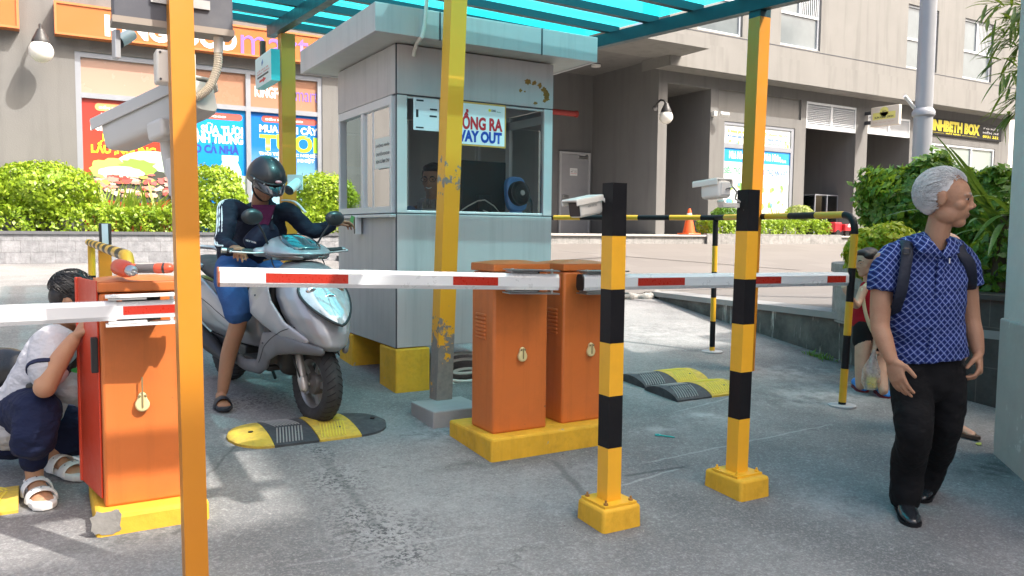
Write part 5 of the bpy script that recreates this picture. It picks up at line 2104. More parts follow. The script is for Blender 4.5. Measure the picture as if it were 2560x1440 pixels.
g.tube([bk_ - ax_ * .005, bk_ - ax_ * .03 + V((0, 0, .008)), P(1518, 500, D1)], [.018, .016, .015], 12)
g.ell(bk_ - ax_ * .03 + V((0, 0, .008)), (.022, .022, .022))
obj("ball_mount", g, shell_w, ct)
D2 = dep(c1t)
tp, bk_ = P(1768, 478, D2 - .02), P(1813, 472, D2 - .14)
ct, ax_, sd_, u_ = box_camera("bullet_camera", "white bullet camera on the farther striped post, its cabled back towards us", tp, bk_, .078, .085, shell_w, over=.055)
g = MB()
g.obox(bk_ - ax_ * .003, ax_ * .003, sd_ * .028, u_ * .03)
obj("back_plate", g, M("pale gasket", (.62, .61, .58), .5), ct, smooth=0, bev=.006)
g = MB()
g.tube([bk_ - ax_ * .004, bk_ - ax_ * .03, P(1830, 465, D2 - .1), P(1842, 480, D2 - .06), P(1838, 497, D2 - .04), P(1850, 505, D2 - .02)], .005, 8)
obj("cable", g, M("grey cable", (.4, .4, .39)), ct)
g = MB()
g.tube([P(1802, 502, D2 - .06), P(1804, 517, D2 - .05)], [.02, .016], 10)
g.obox(P(1826, 513, D2 - .03), RH * .05 + FH * .03, V((0, 0, .012)), FH * .018)
obj("bracket", g, shell_w, ct, bev=.004)

# ------------------------------------------------------------------ striped guard rails
def banded(pts, r, bands, mats, parent, name, n=14):
    """tube cut into colour bands of the given length along its path"""
    pts = [V(p) for p in pts]
    fine_ = [pts[0]]
    for i in range(len(pts) - 1):
        k = max(1, int((pts[i + 1] - pts[i]).length / .02))
        fine_ += [pts[i] + (pts[i + 1] - pts[i]) * (j / k) for j in range(1, k + 1)]
    g_ = MB()
    L, mi_ = 0.0, bands[1]
    tmp = MB().tube(fine_, r, n)
    acc = [0.0]
    for i in range(1, len(fine_)):
        acc.append(acc[-1] + (fine_[i] - fine_[i - 1]).length)
    fm = []
    for i in range(len(fine_) - 1):
        fm += [(int((acc[i] + .001) / bands[0]) + bands[1]) % 2] * n
    fm += [(0 + bands[1]) % 2, (int(acc[-1] / bands[0]) + bands[1]) % 2]
    tmp.m = fm
    return obj(name, tmp, mats, parent)


ra, rm = G(2105, 1015), G(1780, 880)
zr = 1.61
rl = thing("guard_rail", "long black and yellow tubular rail beside the right lane", "rail", (rm.x, rm.y, rm.z))
ta = P(2139, 556, dep(ra) + .02)
ta.z = zr
def arc(p0, corner, p1, r, k=6):
    p0, corner, p1 = V(p0), V(corner), V(p1)
    a_, b_ = (p0 - corner).normalized() * r, (p1 - corner).normalized() * r
    out = []
    for i in range(k + 1):
        t_ = i / k
        out.append(corner + a_ * (1 - t_) ** 2 + b_ * t_ ** 2)
    return out


far = [V((rm.x, rm.y, zr)), V((4.62, 6.9, zr)), V((3.75, 8.6, zr))]
path = arc(ra, ta, far[0], .14)
rail_m = [M("rail yellow", (.66, .36, .02), .4, var=.12, dirt=.2, dcol=(.35, .2, .03)), black]
banded(list(reversed(far)) + list(reversed(path)), .026, (.31, 0), rail_m, rl, "handrail")
banded([path[0], ra + V((0, 0, .01))], .026, (.24, 0), rail_m, rl, "post")
banded([V((rm.x, rm.y, zr - .02)), rm + V((0, 0, .01))], .025, (.235, 1), rail_m, rl, "post")
e_ = V((3.8, 8.5, 0))
banded([V((e_.x, e_.y, zr - .02)), V((e_.x, e_.y, gz(e_.y)))], .025, (.235, 1), rail_m, rl, "post")
for q in (ra, rm, V((e_.x, e_.y, gz(e_.y) + .01))):
    g = MB()
    g.lathe([(.0, .0), (.095, .0), (.095, .012), (.03, .016), (.0, .016)], V(q) + V((0, 0, -.002)), n=28)
    obj("foot_plate", g, M("scuffed foot plate", (.35, .36, .38), .6, var=.3), rl)

q0, q1 = P(222, 606, 7.2), P(318, 641, 3.95)
zrl = q0.z
q1 = FZ(318, 640, zrl)
if dep(q1) < 3.5 or dep(q1) > 4.6:
    q1 = P(318, 640, 3.95)
rl2 = thing("guard_rail", "short striped rail running behind the left gate cabinet", "rail", (q0.x, q0.y, gz(q0.y)))
dv = (q1 - q0).normalized()
dn_ = q1 + dv * .05 + V((0, 0, -1.0))
path = [q0] + arc(q0, q1 + dv * .05, dn_, .10) + [V((dn_.x, dn_.y, gz(dn_.y)))]
banded(path, .03, (.26, 0), rail_m, rl2, "handrail")
pq = P(229, 640, 7.0)
banded([V((pq.x, pq.y, zrl - .02)), V((pq.x, pq.y, gz(pq.y)))], .03, (.25, 0), rail_m, rl2, "post")
rp = thing("reader_post", "yellow post topped by a slim blue white reader behind the left gate", "post", P(262, 700, 6.2))
pq = P(262, 640, 6.2)
g = MB()
g.box((pq.x - .045, pq.y - .045, gz(pq.y) - .02), (pq.x + .045, pq.y + .045, P(262, 625, 6.2).z))
obj("shaft", g, post_yellow, rp, smooth=0, bev=.006)
ha, hb = P(264, 612, 6.15), P(262, 558, 6.15)
g = MB()
g.obox((ha + hb) / 2, RH * .032 + FH * .012, FH * .025, (hb - ha) / 2)
obj("reader_head", g, plastic_b, rp, smooth=0, bev=.006)
g = MB()
g.obox((ha + hb) / 2 - FH * .027 + RH * .012, RH * .024, FH * .002, (hb - ha) / 2 * .94)
obj("reader_face", g, M("reader face", (.50, .62, .68), .25), rp, smooth=0)
# low rail glimpsed behind the scooter
rl3 = thing("guard_rail", "low yellow and black rail glimpsed between scooter and booth", "rail", P(820, 760, 7.0))
for k, (p, q) in enumerate((((800, 724), (846, 720)), ((800, 742), (846, 738)), ((800, 762), (846, 757)))):
    a, b = P(*p, 7.3), P(*q, 7.0)
    banded([a - RH * .3, b + RH * .3], .022, (.2, k % 2), rail_m, rl3, "bar")
for px in (830, 770):
    a = P(px, 722, 7.15)
    banded([a, V((a.x, a.y, gz(a.y)))], .022, (.2, 1), rail_m, rl3, "post")

# ------------------------------------------------------------------ rubber speed humps
hy = M("worn yellow rubber", (.60, .41, .05), .8, var=.35, vs_=9, dirt=.75, dcol=(.15, .13, .08), ds=10, bump=.5, bs=45)
hb_m = M("black rubber", (.045, .048, .055), .75, var=.35, vs_=8, dirt=.4, dcol=(.16, .16, .165), ds=7, bump=.6, bs=50)


def hump(label, x0, x1, y0, y1, h, segs, ends=(1, 1), group=None, ribs=True):
    """arched rubber hump laid along x; segs = list of (share, 0 yellow | 1 black)"""
    ym_, hw = (y0 + y1) / 2, (y1 - y0) / 2
    t_ = thing("speed_hump", label, "speed hump", ((x0 + x1) / 2, ym_, gz(ym_)), group=group)
    N = 12

    def prof(x, k=1.0, kh=1.0):
        out = []
        for i in range(N + 1):
            f = -1 + 2 * i / N
            y = ym_ + hw * f * k
            out.append(V((x, y, gz(y) + .004 + .009 + h * kh * (1 - f * f) ** .8)))
        for i in range(N, -1, -1):
            f = -1 + 2 * i / N
            y = ym_ + hw * f * k
            out.append(V((x, y, gz(y) - .01)))
        return out
    tot = sum(s for s, _ in segs)
    x = x0
    for i, (s, c) in enumerate(segs):
        xa, xb = x, x + (x1 - x0) * s / tot
        x = xb
        g_ = MB()
        rings = []
        if i == 0 and ends[0]:
            for q in np.linspace(0, 1, 8):
                k = max(.10, math.sqrt(1 - (1 - q) ** 2))
                rings.append(prof(xa + (xb - xa) * q, k, k))
        elif i == len(segs) - 1 and ends[1]:
            for q in np.linspace(0, 1, 8):
                k = max(.10, math.sqrt(1 - q ** 2))
                rings.append(prof(xa + (xb - xa) * q, k, k))
        else:
            rings = [prof(xa + .003), prof(xb - .003)]
        g_.loft(rings)
        m_ = hb_m if c else hy
        po_ = obj("segment", g_, m_, t_, smooth=40)
        if ribs and not ((i == 0 and ends[0]) or (i == len(segs) - 1 and ends[1])):
            g_ = MB()
            nr = 9
            for half in (0, 1):
                for k in range(nr):
                    pts = []
                    for j in range(7):
                        f = (-.92 + .84 * j / 6) if half == 0 else (.92 - .84 * j / 6)
                        xx = xa + (xb - xa) * (.06 + .62 * k / nr + .22 * (1 - abs(f)))
                        y = ym_ + hw * f
                        pts.append(V((xx, y, gz(y) + .012 + h * (1 - f * f) ** .8 + .001)))
                    g_.tube(pts, .0042, 5)
            obj("tread_rib", g_, M("rib worn", (.30, .29, .28), .8) if c else M("rib yellow", (.66, .52, .05), .7), po_, smooth=0)
        g_ = MB()
        for f in ((-.45, .45) if not ((i == 0 and ends[0]) or (i == len(segs) - 1 and ends[1])) else (-.1,)):
            xx, y = xa + (xb - xa) * (.62 if i else .6), ym_ + hw * f
            g_.cyl((xx, y, gz(y) + h * .8), (xx, y, gz(y) + .014 + h * (1 - f * f) ** .8), .014, n=12)
        obj("bolt_hole", g_, plastic_b, po_)
    return t_


ga, gb = G(573, 1108), G(957, 1052)
yc = (ga.y + gb.y) / 2
y0 = G(640, 1126).y
y1 = G(640, 1062).y
hump("rubber speed hump with rounded ends, yellow and black, before the scooter wheel", ga.x, gb.x, y0, y1, .029, ((.22, 0), (.27, 1), (.27, 0), (.24, 1)), (1, 1))
f1, f2 = G(1693, 1006), G(1813, 974)
b1_ = G(1606, 968)
yA = f1.y
yB = f1.y + .36
yC = yB + .02
hump("rubber speed hump half black half yellow, the nearer of two in the right lane", f1.x, f2.x + .06, yA, yB, .05, ((.5, 1), (.5, 0)), (0, 0), "paired humps in the right lane")
f3 = G(1607, 968)
hump("rubber speed hump half black half yellow, the farther of two in the right lane", f3.x - .02, f3.x + (f2.x - f1.x) + .02, yC, yC + .36, .05, ((.5, 1), (.5, 0)), (0, 0), "paired humps in the right lane")
ha = G(48, 1282)
hump("yellow end of a speed hump at the left edge beside the worker's sandal", ha.x - .5, ha.x, ha.y, ha.y + .28, .04, ((.5, 1), (.5, 0)), (0, 0))

# ------------------------------------------------------------------ small things lying about
c = G(1640, 1090)
tl = MB()
a, b = G(1648, 1090), G(1684, 1095)
tl.obox((a + b) / 2 + V((0, 0, .006)), (b - a) / 2, V((0, .009, 0)), V((0, 0, .003)))
tl.lathe([(.018, 0), (.010, 0), (.010, .006), (.018, .006), (.018, 0)], a - (b - a).normalized() * .008 + V((0, 0, .003)), n=18)
tag(obj("plastic_key", tl, M("teal plastic", (.02, .42, .40), .4)), "small teal plastic key lying on the asphalt", "key")
c = G(2446, 1112)
lf = MB()
lf.quad([c + V((-.02, -.01, .004)), c + V((0, -.02, .006)), c + V((.03, .0, .012)), c + V((.02, .02, .008)), c + V((-.01, .015, .004))])
tag(obj("fallen_leaf", lf, flat("leaf yellow green", (.30, .36, .06))), "yellow green fallen leaf near the foot of the right wall", "leaf")
q = FZ(2068, 664, .67)
g = MB()
for k in range(9):
    f = -1 + 2 * (k + .5) / 9
    hw = .33 * math.sqrt(1 - f * f)
    g.box((q.x + f * .33 - .018, q.y - hw, .64), (q.x + f * .33 + .018, q.y + hw, .672))
gt = tag(obj("drain_grate", g, M("grate iron", (.20, .17, .14), .8), smooth=0), "round ribbed drain grate in the plaza paving", "grate")
g = MB()
g.lathe([(.33, 0), (.38, 0), (.38, .016), (.33, .016)], (q.x, q.y, .66), n=32)
obj("rim", g, M("grate rim", (.24, .21, .18), .8), gt)
# traffic cone
c = FY(1722, 588, 14.35)
cn = thing("traffic_cone", "orange traffic cone with a white band on the step by the dark passage", "cone", (c.x, c.y, ZP))
cone_o = M("cone orange", (.75, .11, .02), .5, var=.06)
g = MB()
g.box((c.x - .2, c.y - .2, ZP), (c.x + .2, c.y + .2, ZP + .04))
obj("base", g, cone_o, cn, bev=.02)
g = MB()
g.lathe([(.15, .04), (.085, .36)], (c.x, c.y, ZP), n=24)
g.lathe([(.055, .51), (.03, .62), (.0, .62)], (c.x, c.y, ZP), n=24)
obj("shell", g, cone_o, cn)
g = MB()
g.lathe([(.0852, .36), (.0552, .51)], (c.x, c.y, ZP), n=24)
obj("band", g, white, cn)
# red cart and glass case before the passages
c = FY(2098, 584, 14.6)
rc = thing("vending_cart", "small red vending cart with a white badge beside the hedge end", "cart", (c.x, c.y, ZP))
red_c = M("cart red", (.50, .02, .03), .35, var=.08)
x0, x1 = FY(2072, 570, 14.6).x, FY(2121, 570, 14.6).x
zc1 = FY(2098, 556, 14.6).z
g = MB()
g.box((x0, c.y - .2, ZP + .1), (x0 + (x1 - x0) * .36, c.y + .3, zc1))
g.box((x0 + (x1 - x0) * .36, c.y - .3, ZP + .14), (x1, c.y + .3, zc1 - .05))
obj("body", g, red_c, rc, smooth=0, bev=.03)
g = MB()
g.prism([(x0 + (x1 - x0) * (.68 + .2 * math.cos(q_)), c.y - .304, ZP + .2 + (zc1 - ZP) * (.12 + .3 * max(0, math.sin(q_)))) for q_ in np.linspace(-.3, 3.44, 14)], (0, .003, 0))
obj("badge", g, white, rc, smooth=0)
for f in (.15, .6, .9):
    g = MB()
    xw = x0 + (x1 - x0) * f
    g.cyl((xw, c.y - .22, ZP + .085), (xw, c.y - .15, ZP + .085), .085, n=18)
    obj("wheel", g, plastic_b, rc)
c = FY(2060, 545, YF + .6)
x0, x1 = FY(2030, 540, YF + .6).x, FY(2089, 540, YF + .6).x
zc1 = FY(2060, 488, YF + .6).z
gc = thing("glass_case", "tall glass display case standing inside the louvred passage", "display case", (x0, YF + .6, ZP))
g = MB()
g.box((x0 + .03, YF + .55, ZP + .02), (x1 - .03, YF + 1.0, zc1))
obj("glass", g, glass("case glass", (.45, .6, .58), .15, .5), gc, smooth=0)
g = MB()
for z in (ZP + .01, (ZP + zc1) / 2, zc1):
    g.box((x0, YF + .52, z - .015), (x1, YF + 1.02, z + .015))
for xx in (x0, (x0 + x1) / 2, x1 - .03):
    g.box((xx, YF + .515, ZP), (xx + .03, YF + .545, zc1))
obj("shelf", g, alu, gc, smooth=0)

# street lamp column
c = P(2302, 430, 9.4)
lp = thing("street_lamp", "tall grey street lamp column behind the bush at the right", "street lamp", (c.x, c.y, .66))
zc_ = P(2304, 287, 9.4).z
cc = V((c.x, c.y, 0))
lg = M("lamp grey paint", (.40, .41, .43), .4, .2, var=.06)
g = MB()
g.lathe([(.108, .66), (.102, zc_ - .06), (.102, zc_)], cc, n=24)
obj("base_column", g, lg, lp)
g = MB()
g.lathe([(.095, zc_ + .06), (.078, 7.8)], cc, n=24)
obj("upper_column", g, lg, lp)
g = MB()
g.lathe([(.102, zc_ - .03), (.122, zc_ - .01), (.125, zc_ + .03), (.108, zc_ + .06), (.094, zc_ + .075)], cc, n=24)
obj("collar", g, lg, lp)
g = MB()
a, b = P(2262, 240, 9.35), P(2286, 270, 9.4)
g.tube([a, b], .022, 10)
obj("flag_holder", g, white, lp)

# grey rendered wall end at the right edge
a0 = G(2484, 1135)
b0_ = G(2562, 1205)
dw = (b0_ - a0)
dw.z = 0
dw.normalize()
nw = V((-dw.y, dw.x, 0))
if nw.dot(RH) < 0:
    nw = -nw
wl = thing("gate_wall", "grey rendered wall end with peeling paint at the right edge", "wall", (a0.x, a0.y, a0.z))
wm = M("peeling grey render", (.42, .365, .34), .85, var=.15, vs_=3, dirt=.35, dcol=(.19, .2, .18), ds=2.5, chips=.36, ccol=(.56, .51, .48), cs=6, bump=.4, bs=35)
p0, p1 = V((a0.x, a0.y, 0)), V((a0.x, a0.y, 0)) + dw * 1.4
off = nw * .012
g = MB()
g.prism([p0 + off, p1 + off, p1 + nw * .5, p0 + nw * .5], (0, 0, 4.6))
obj("upper_wall", g, M("pale peeling render", (.56, .50, .47), .85, var=.12, vs_=3, dirt=.25, dcol=(.3, .28, .26), ds=2.5, chips=.34, ccol=(.66, .61, .58), cs=6, bump=.4, bs=35), wl, smooth=0, bev=.012)
zpl = P(2498, 795, 4.7).z
g = MB()
g.prism([p0 - dw * .02 - nw * .0, p1, p1 + nw * .46, p0 - dw * .02 + nw * .46], (0, 0, zpl))
obj("plinth", g, wm, wl, smooth=0, bev=.012)
# broken corner where the kerb wall runs out into the ramp
g = MB()
random.seed(31)
for k in range(13):
    c_ = P(1560 + 7.5 * k + random.uniform(-4, 4), 738 + random.uniform(-6, 5), 11.0)
    c_ = V((min(c_.x, 7.6), 8.62 + random.uniform(-.10, .06), 0))
    c_.z = gz(c_.y) + .02
    c_.x = 6.5 + .085 * k
    r_ = random.uniform(.05, .10)
    g.ell(c_, (r_, r_ * .8, r_ * .7), seg=8, rows=6)
bk = blob("broken_kerb", g, M("pale broken concrete", (.26, .25, .235), .95, var=.4, vs_=14, bump=.9, bs=30), None, vox=.018, it=1, disp=((.05, .06),))
tag(bk, "rough broken concrete edge where the kerb wall meets the top of the ramp", "rubble")
# ------------------------------------------------------------------ plants
leaf_a = leafmat("bright box leaves", (.17, .31, .015), (.30, .44, .02), (.48, .56, .05))
leaf_b = leafmat("clipped hedge leaves", (.14, .27, .015), (.27, .40, .02), (.44, .52, .04))
leaf_c = leafmat("deep green leaves", (.035, .12, .015), (.09, .22, .02), (.22, .36, .05))
leaf_d = leafmat("yellow green leaves", (.26, .36, .015), (.42, .46, .02), (.58, .58, .05), .4)
blade_m = leafmat("dark strap leaves", (.02, .085, .02), (.04, .13, .02), (.10, .22, .05), .25)
blade_l = leafmat("variegated strap leaves", (.12, .26, .02), (.28, .38, .05), (.50, .50, .14), .35)
bamboo_m = leafmat("bamboo leaves", (.045, .11, .015), (.10, .18, .02), (.20, .28, .04), .35)
twig_m = M("twig bark", (.10, .075, .05), .9)


def leaf_obj(name, P_, N_, size, mat, parent, asp=.55, jit=.5):
    """one mesh of many folded leaves at points P_ facing roughly N_"""
    n = len(P_)
    N_ = N_ + RNG.normal(0, jit, (n, 3))
    N_ /= np.linalg.norm(N_, axis=1)[:, None]
    R_ = RNG.normal(0, 1, (n, 3))
    T_ = np.cross(N_, R_)
    T_ /= np.linalg.norm(T_, axis=1)[:, None]
    B_ = np.cross(N_, T_)
    s = (size * RNG.uniform(.5, 1.6, n))[:, None]
    a = P_ - T_ * s * .5
    b = P_ + B_ * s * asp * .5 + N_ * s * .10
    c = P_ + T_ * s * .5
    d = P_ - B_ * s * asp * .5 + N_ * s * .10
    v = np.stack([a, b, c, d], 1).reshape(-1, 3)
    me = bpy.data.meshes.new(name)
    me.vertices.add(4 * n)
    me.vertices.foreach_set("co", v.astype(np.float32).ravel())
    me.loops.add(4 * n)
    me.loops.foreach_set("vertex_index", np.arange(4 * n, dtype=np.int32))
    me.polygons.add(n)
    me.polygons.foreach_set("loop_start", np.arange(0, 4 * n, 4, dtype=np.int32))
    me.update(calc_edges=True)
    me.materials.append(mat)
    if parent is not None:
        me.transform(mworld(parent).inverted())
    o = bpy.data.objects.new(name, me)
    C.objects.link(o)
    o.parent = parent
    return o


def ball_points(c, r, n, lumps=70, rough=.16, inner=.25):
    """points through an uneven crown: shell with lumps, plus some inside, gaps where no lump reaches"""
    d = RNG.normal(0, 1, (n, 3))
    d /= np.linalg.norm(d, axis=1)[:, None]
    L = RNG.normal(0, 1, (lumps, 3))
    L /= np.linalg.norm(L, axis=1)[:, None]
    amp = RNG.uniform(-1, 1, lumps)
    k = np.exp(22 * (d @ L.T - 1)) * amp
    rr = 1 + rough * k.sum(1) + RNG.normal(0, .042, n)
    dep_ = np.where(RNG.random(n) < inner, RNG.uniform(.55, .93, n), RNG.uniform(.9, 1.03, n))
    p = np.array(c) + d * np.array(r) * (rr * dep_)[:, None]
    return p, d


def bush(label, c, r, n, size, mat, cat="bush", group=None, base_z=None, name="bush", rough=.16):
    t_ = thing(name, label, cat, (c[0], c[1], base_z if base_z is not None else c[2] - r[2]), group=group)
    p, d = ball_points(c, r, n, rough=rough)
    if base_z is not None:
        keep = p[:, 2] > base_z
        p, d = p[keep], d[keep]
    leaf_obj("foliage", p, d, size, mat, t_)
    g_ = MB()
    for k in range(9):
        a = random.uniform(0, 6.28)
        b0 = V((c[0] + .08 * math.cos(a), c[1] + .08 * math.sin(a), base_z if base_z is not None else c[2] - r[2]))
        e0 = V(c) + V((r[0] * .75 * math.cos(a), r[1] * .75 * math.sin(a), r[2] * random.uniform(.1, .7)))
        g_.tube([b0, (b0 + e0) / 2 + V((0, 0, .05)), e0], [.02, .014, .005], 6)
    obj("stems", g_, twig_m, t_, smooth=30)
    return t_


def hedge(label, x0, x1, y0, y1, z0, z1, n, size, mat, name="hedge"):
    t_ = thing(name, label, "hedge", ((x0 + x1) / 2, (y0 + y1) / 2, z0))
    m = n
    u = RNG.random((m, 3))
    face = RNG.choice(4, m, p=[.5, .38, .06, .06])
    p = np.empty((m, 3))
    nn = np.zeros((m, 3))
    wob = .055 * np.sin(u[:, 0] * (x1 - x0) * 5.1) + .05 * np.sin(u[:, 0] * (x1 - x0) * 11.7 + 1) + .035 * np.sin(u[:, 0] * (x1 - x0) * 23 + u[:, 2] * 6)
    p[:, 0] = x0 + u[:, 0] * (x1 - x0)
    p[:, 1] = y0 + u[:, 1] * (y1 - y0)
    p[:, 2] = z0 + u[:, 2] * (z1 - z0)
    f = face == 0
    p[f, 1] = y0 + (RNG.uniform(-.03, .16, f.sum()) - wob[f] * .8)
    nn[f] = (0, -1, .25)
    f = face == 1
    p[f, 2] = z1 + RNG.uniform(-.16, .035, f.sum()) + wob[f] * .6
    nn[f] = (0, -.2, 1)
    f = face == 2
    p[f, 0] = x0 + RNG.uniform(-.04, .1, f.sum())
    nn[f] = (-1, 0, .2)
    f = face == 3
    p[f, 0] = x1 - RNG.uniform(-.04, .1, f.sum())
    nn[f] = (1, 0, .2)
    keep = (RNG.random(m) < .35 + .75 * (p[:, 2] - z0) / (z1 - z0)) | (face == 1)
    leaf_obj("foliage", p[keep], nn[keep], size, mat, t_, jit=.65)
    g_ = MB()
    k = int((x1 - x0) / .22) + 2
    for i in range(k):
        x = x0 + .06 + (x1 - x0 - .12) * i / (k - 1)
        y = (y0 + y1) / 2 + random.uniform(-.1, .1)
        g_.tube([(x, y, z0), (x + random.uniform(-.06, .06), y, (z0 + z1) / 2), (x + random.uniform(-.1, .1), y - .05, z1 - .08)], [.014, .011, .005], 5)
    obj("stems", g_, twig_m, t_, smooth=30)
    return t_


def blade(mb, base, d, L, w_, droop, seg=9, m=0):
    """one arching strap leaf with a folded midrib"""
    base, d = V(base), V(d).normalized()
    side = d.cross(V((0, 0, 1)))
    if side.length < .05:
        side = V((1, 0, 0))
    side.normalize()
    rows = []
    p, v_ = base.copy(), d.copy()
    for i in range(seg + 1):
        f = i / seg
        ww = w_ * (.35 + 1.3 * f) if f < .4 else w_ * (.87 * (1 - ((f - .4) / .6) ** 2) + .02)
        nrm = side.cross(v_).normalized()
        rows.append((p - side * ww / 2 + nrm * ww * .22, p.copy(), p + side * ww / 2 + nrm * ww * .22))
        p = p + v_ * (L / seg)
        v_ = (v_ + V((0, 0, -droop / seg))).normalized()
    b = len(mb.v)
    for r_ in rows:
        mb.v += list(r_)
    for i in range(seg):
        for j in (0, 1):
            mb.f.append((b + i * 3 + j, b + i * 3 + j + 1, b + (i + 1) * 3 + j + 1, b + (i + 1) * 3 + j))
            mb.m.append(m)


def strap_plant(label, c, n, L, w_, mat, spread=.9, droop=1.2, cat="plant", group=None, name="strap_plant", up=.9):
    t_ = thing(name, label, cat, c, group=group)
    g_ = MB()
    for k in range(n):
        a = random.uniform(0, 6.28)
        s_ = random.uniform(.15, spread)
        blade(g_, V(c) + V((.05 * math.cos(a), .05 * math.sin(a), 0)), (s_ * math.cos(a), s_ * math.sin(a), up * random.uniform(.7, 1.1)), L * random.uniform(.6, 1.15), w_ * random.uniform(.7, 1.2), droop * random.uniform(.4, 1.3))
    obj("leaves", g_, mat, t_, smooth=60, fixn=False)
    return t_


def ball(px0, px1, pt, pb, y, label, n, size, mat, group=None, rz=1.0, base=None):
    c_ = FY((px0 + px1) / 2, (pt + pb) / 2, y)
    D = dep(c_)
    r_ = (px1 - px0) / 2 * D / FPX
    h_ = (pb - pt) / 2 * D / FPX
    return bush(label, c_, (r_ * 1.0, min(r_, .62), h_ * rz), n, size, mat, group=group, base_z=base)


gp = "clipped ball bushes in the slate planter"
ball(-14, 222, 404, 548, 14.62, "round bright green bush left of the red poster", 8200, .062, leaf_a, gp, base=PZ1 - .05)
ball(470, 612, 412, 560, 14.66, "round bright green bush in front of the milk poster", 6000, .062, leaf_a, gp, base=PZ1 - .05)
ball(736, 884, 434, 560, 14.66, "round bright green bush between the greenish post and the booth", 6000, .062, leaf_a, gp, base=PZ1 - .05)
hz1 = FY(300, 520, 14.3).z
hedge("long clipped hedge along the top of the grey slate planter wall", -4.5, PX1 - .25, 14.12, 14.62, PZ1 - .03, hz1, 21000, .06, leaf_b)
for k, px in enumerate((243, 268, 293, 318, 345, 372, 398)):
    c_ = FY(px, 520, 14.85)
    strap_plant(("variegated strap leaved plant before the grill platter print", "narrow strap leaved plant under the red poster")[k % 2], (c_.x, c_.y, PZ1 - .02), 17, .86, .06, blade_l, .55, .9, group="strap leaved plants under the red poster", up=1.1)
# right planter on the platform
c0_, c1_ = FY(1772, 560, 14.15), FY(2072, 560, 14.15)
pl2 = thing("planter_kerb", "low stone kerb holding the short hedge before the snack window", "planter", (c0_.x, 14.0, ZP))
g = MB()
g.box((c0_.x - .25, 13.93, ZP - .3), (c1_.x + .25, 13.948, ZP + .03))
g.box((c0_.x - .25, 13.948, ZP + .001), (c1_.x + .25, 14.06, ZP + .03))
obj("kerb", g, stone_r, pl2, smooth=0)
hedge("short clipped hedge on the step before the snack window", c0_.x, c1_.x, 14.1, 14.6, ZP, FY(1900, 552, 14.2).z, 6500, .07, leaf_b)
c_ = FY(1945, 555, 14.8)
strap_plant("spiky grass like plant behind the short hedge", (c_.x, c_.y, ZP), 46, .85, .045, leaf_b, .75, .8, up=1.0)
ball(1965, 2032, 514, 560, 14.75, "pale variegated round bush right of the spiky plant", 2600, .06, leafmat("cream variegated leaves", (.26, .34, .06), (.42, .45, .15), (.62, .6, .35)), base=ZP)
ball(1778, 1850, 516, 570, 14.8, "dark green bush under the farther striped post's camera", 2400, .065, leaf_c, base=ZP)

# round planter and the shrubs at the right
pc = P(2330, 700, 7.3)
rpz = 1.16
rp_ = thing("round_planter", "round grey stone planter behind the boy and the rail", "planter", (pc.x, pc.y, .68))
g = MB()
g.lathe([(.84, 0), (.84, rpz - .70), (.86, rpz - .70), (.86, rpz - .62), (.70, rpz - .62)], (pc.x, pc.y, .66), n=56)
obj("wall_face", g, stone_r, rp_, smooth=30)
g = MB()
g.lathe([(.72, 0), (.0, .0)], (pc.x, pc.y, rpz - .06), n=40)
obj("soil", g, M("planter soil", (.06, .045, .03), .95, bump=1), rp_)


def pbush(px0, px1, pt, pb, D, label, n, size, mat, base, depth=.7, rough=.2):
    c_ = P((px0 + px1) / 2, (pt + pb) / 2, D)
    r_ = (px1 - px0) / 2 * D / FPX
    h_ = (pb - pt) / 2 * D / FPX
    return bush(label, c_, (r_, min(r_, depth), h_), n, size, mat, base_z=base, rough=rough)


pbush(2182, 2470, 398, 640, 7.6, "large dark glossy bush behind the old man's head", 8200, .085, leaf_c, rpz - .06, rough=.26)
pbush(2400, 2560, 420, 640, 7.1, "sunlit green bush between the old man and the wall end", 4200, .085, leaf_c, rpz - .06, rough=.26)
pbush(2128, 2290, 566, 700, 6.75, "low yellow green shrub above the boy", 5200, .06, leaf_d, rpz - .12, .5)

# dark tiled planter by the lane, with low shrubs
dp = thing("tiled_planter", "dark tiled planter wall behind the old man", "planter", (6.05, 3.0, gz(3)))
g = MB()
g.prism([(6.04, 3.55, 0), (5.86, .4, 0), (6.4, .4, 0), (6.5, 3.55, 0)], (0, 0, 1.0))
obj("wall_face", g, dark_tile, dp, smooth=0)
g = MB()
g.prism([(6.00, 3.60, 1.0), (5.82, .38, 1.0), (6.43, .38, 1.0), (6.53, 3.60, 1.0)], (0, 0, .035))
obj("coping", g, M("black coping", (.04, .04, .042), .4), dp, smooth=0)
hp = V((6.75, 2.9, 1.0))
for k, (x, y, r_) in enumerate(((6.75, 3.25, .5), (6.6, 2.55, .45))):
    bush(("dense dark shrub above the tiled planter wall", "dark shrub by the wall end above the tiled planter")[k], (x, y, 1.30), (r_, .5, .42), 4200, .07, leaf_c, base_z=.98)

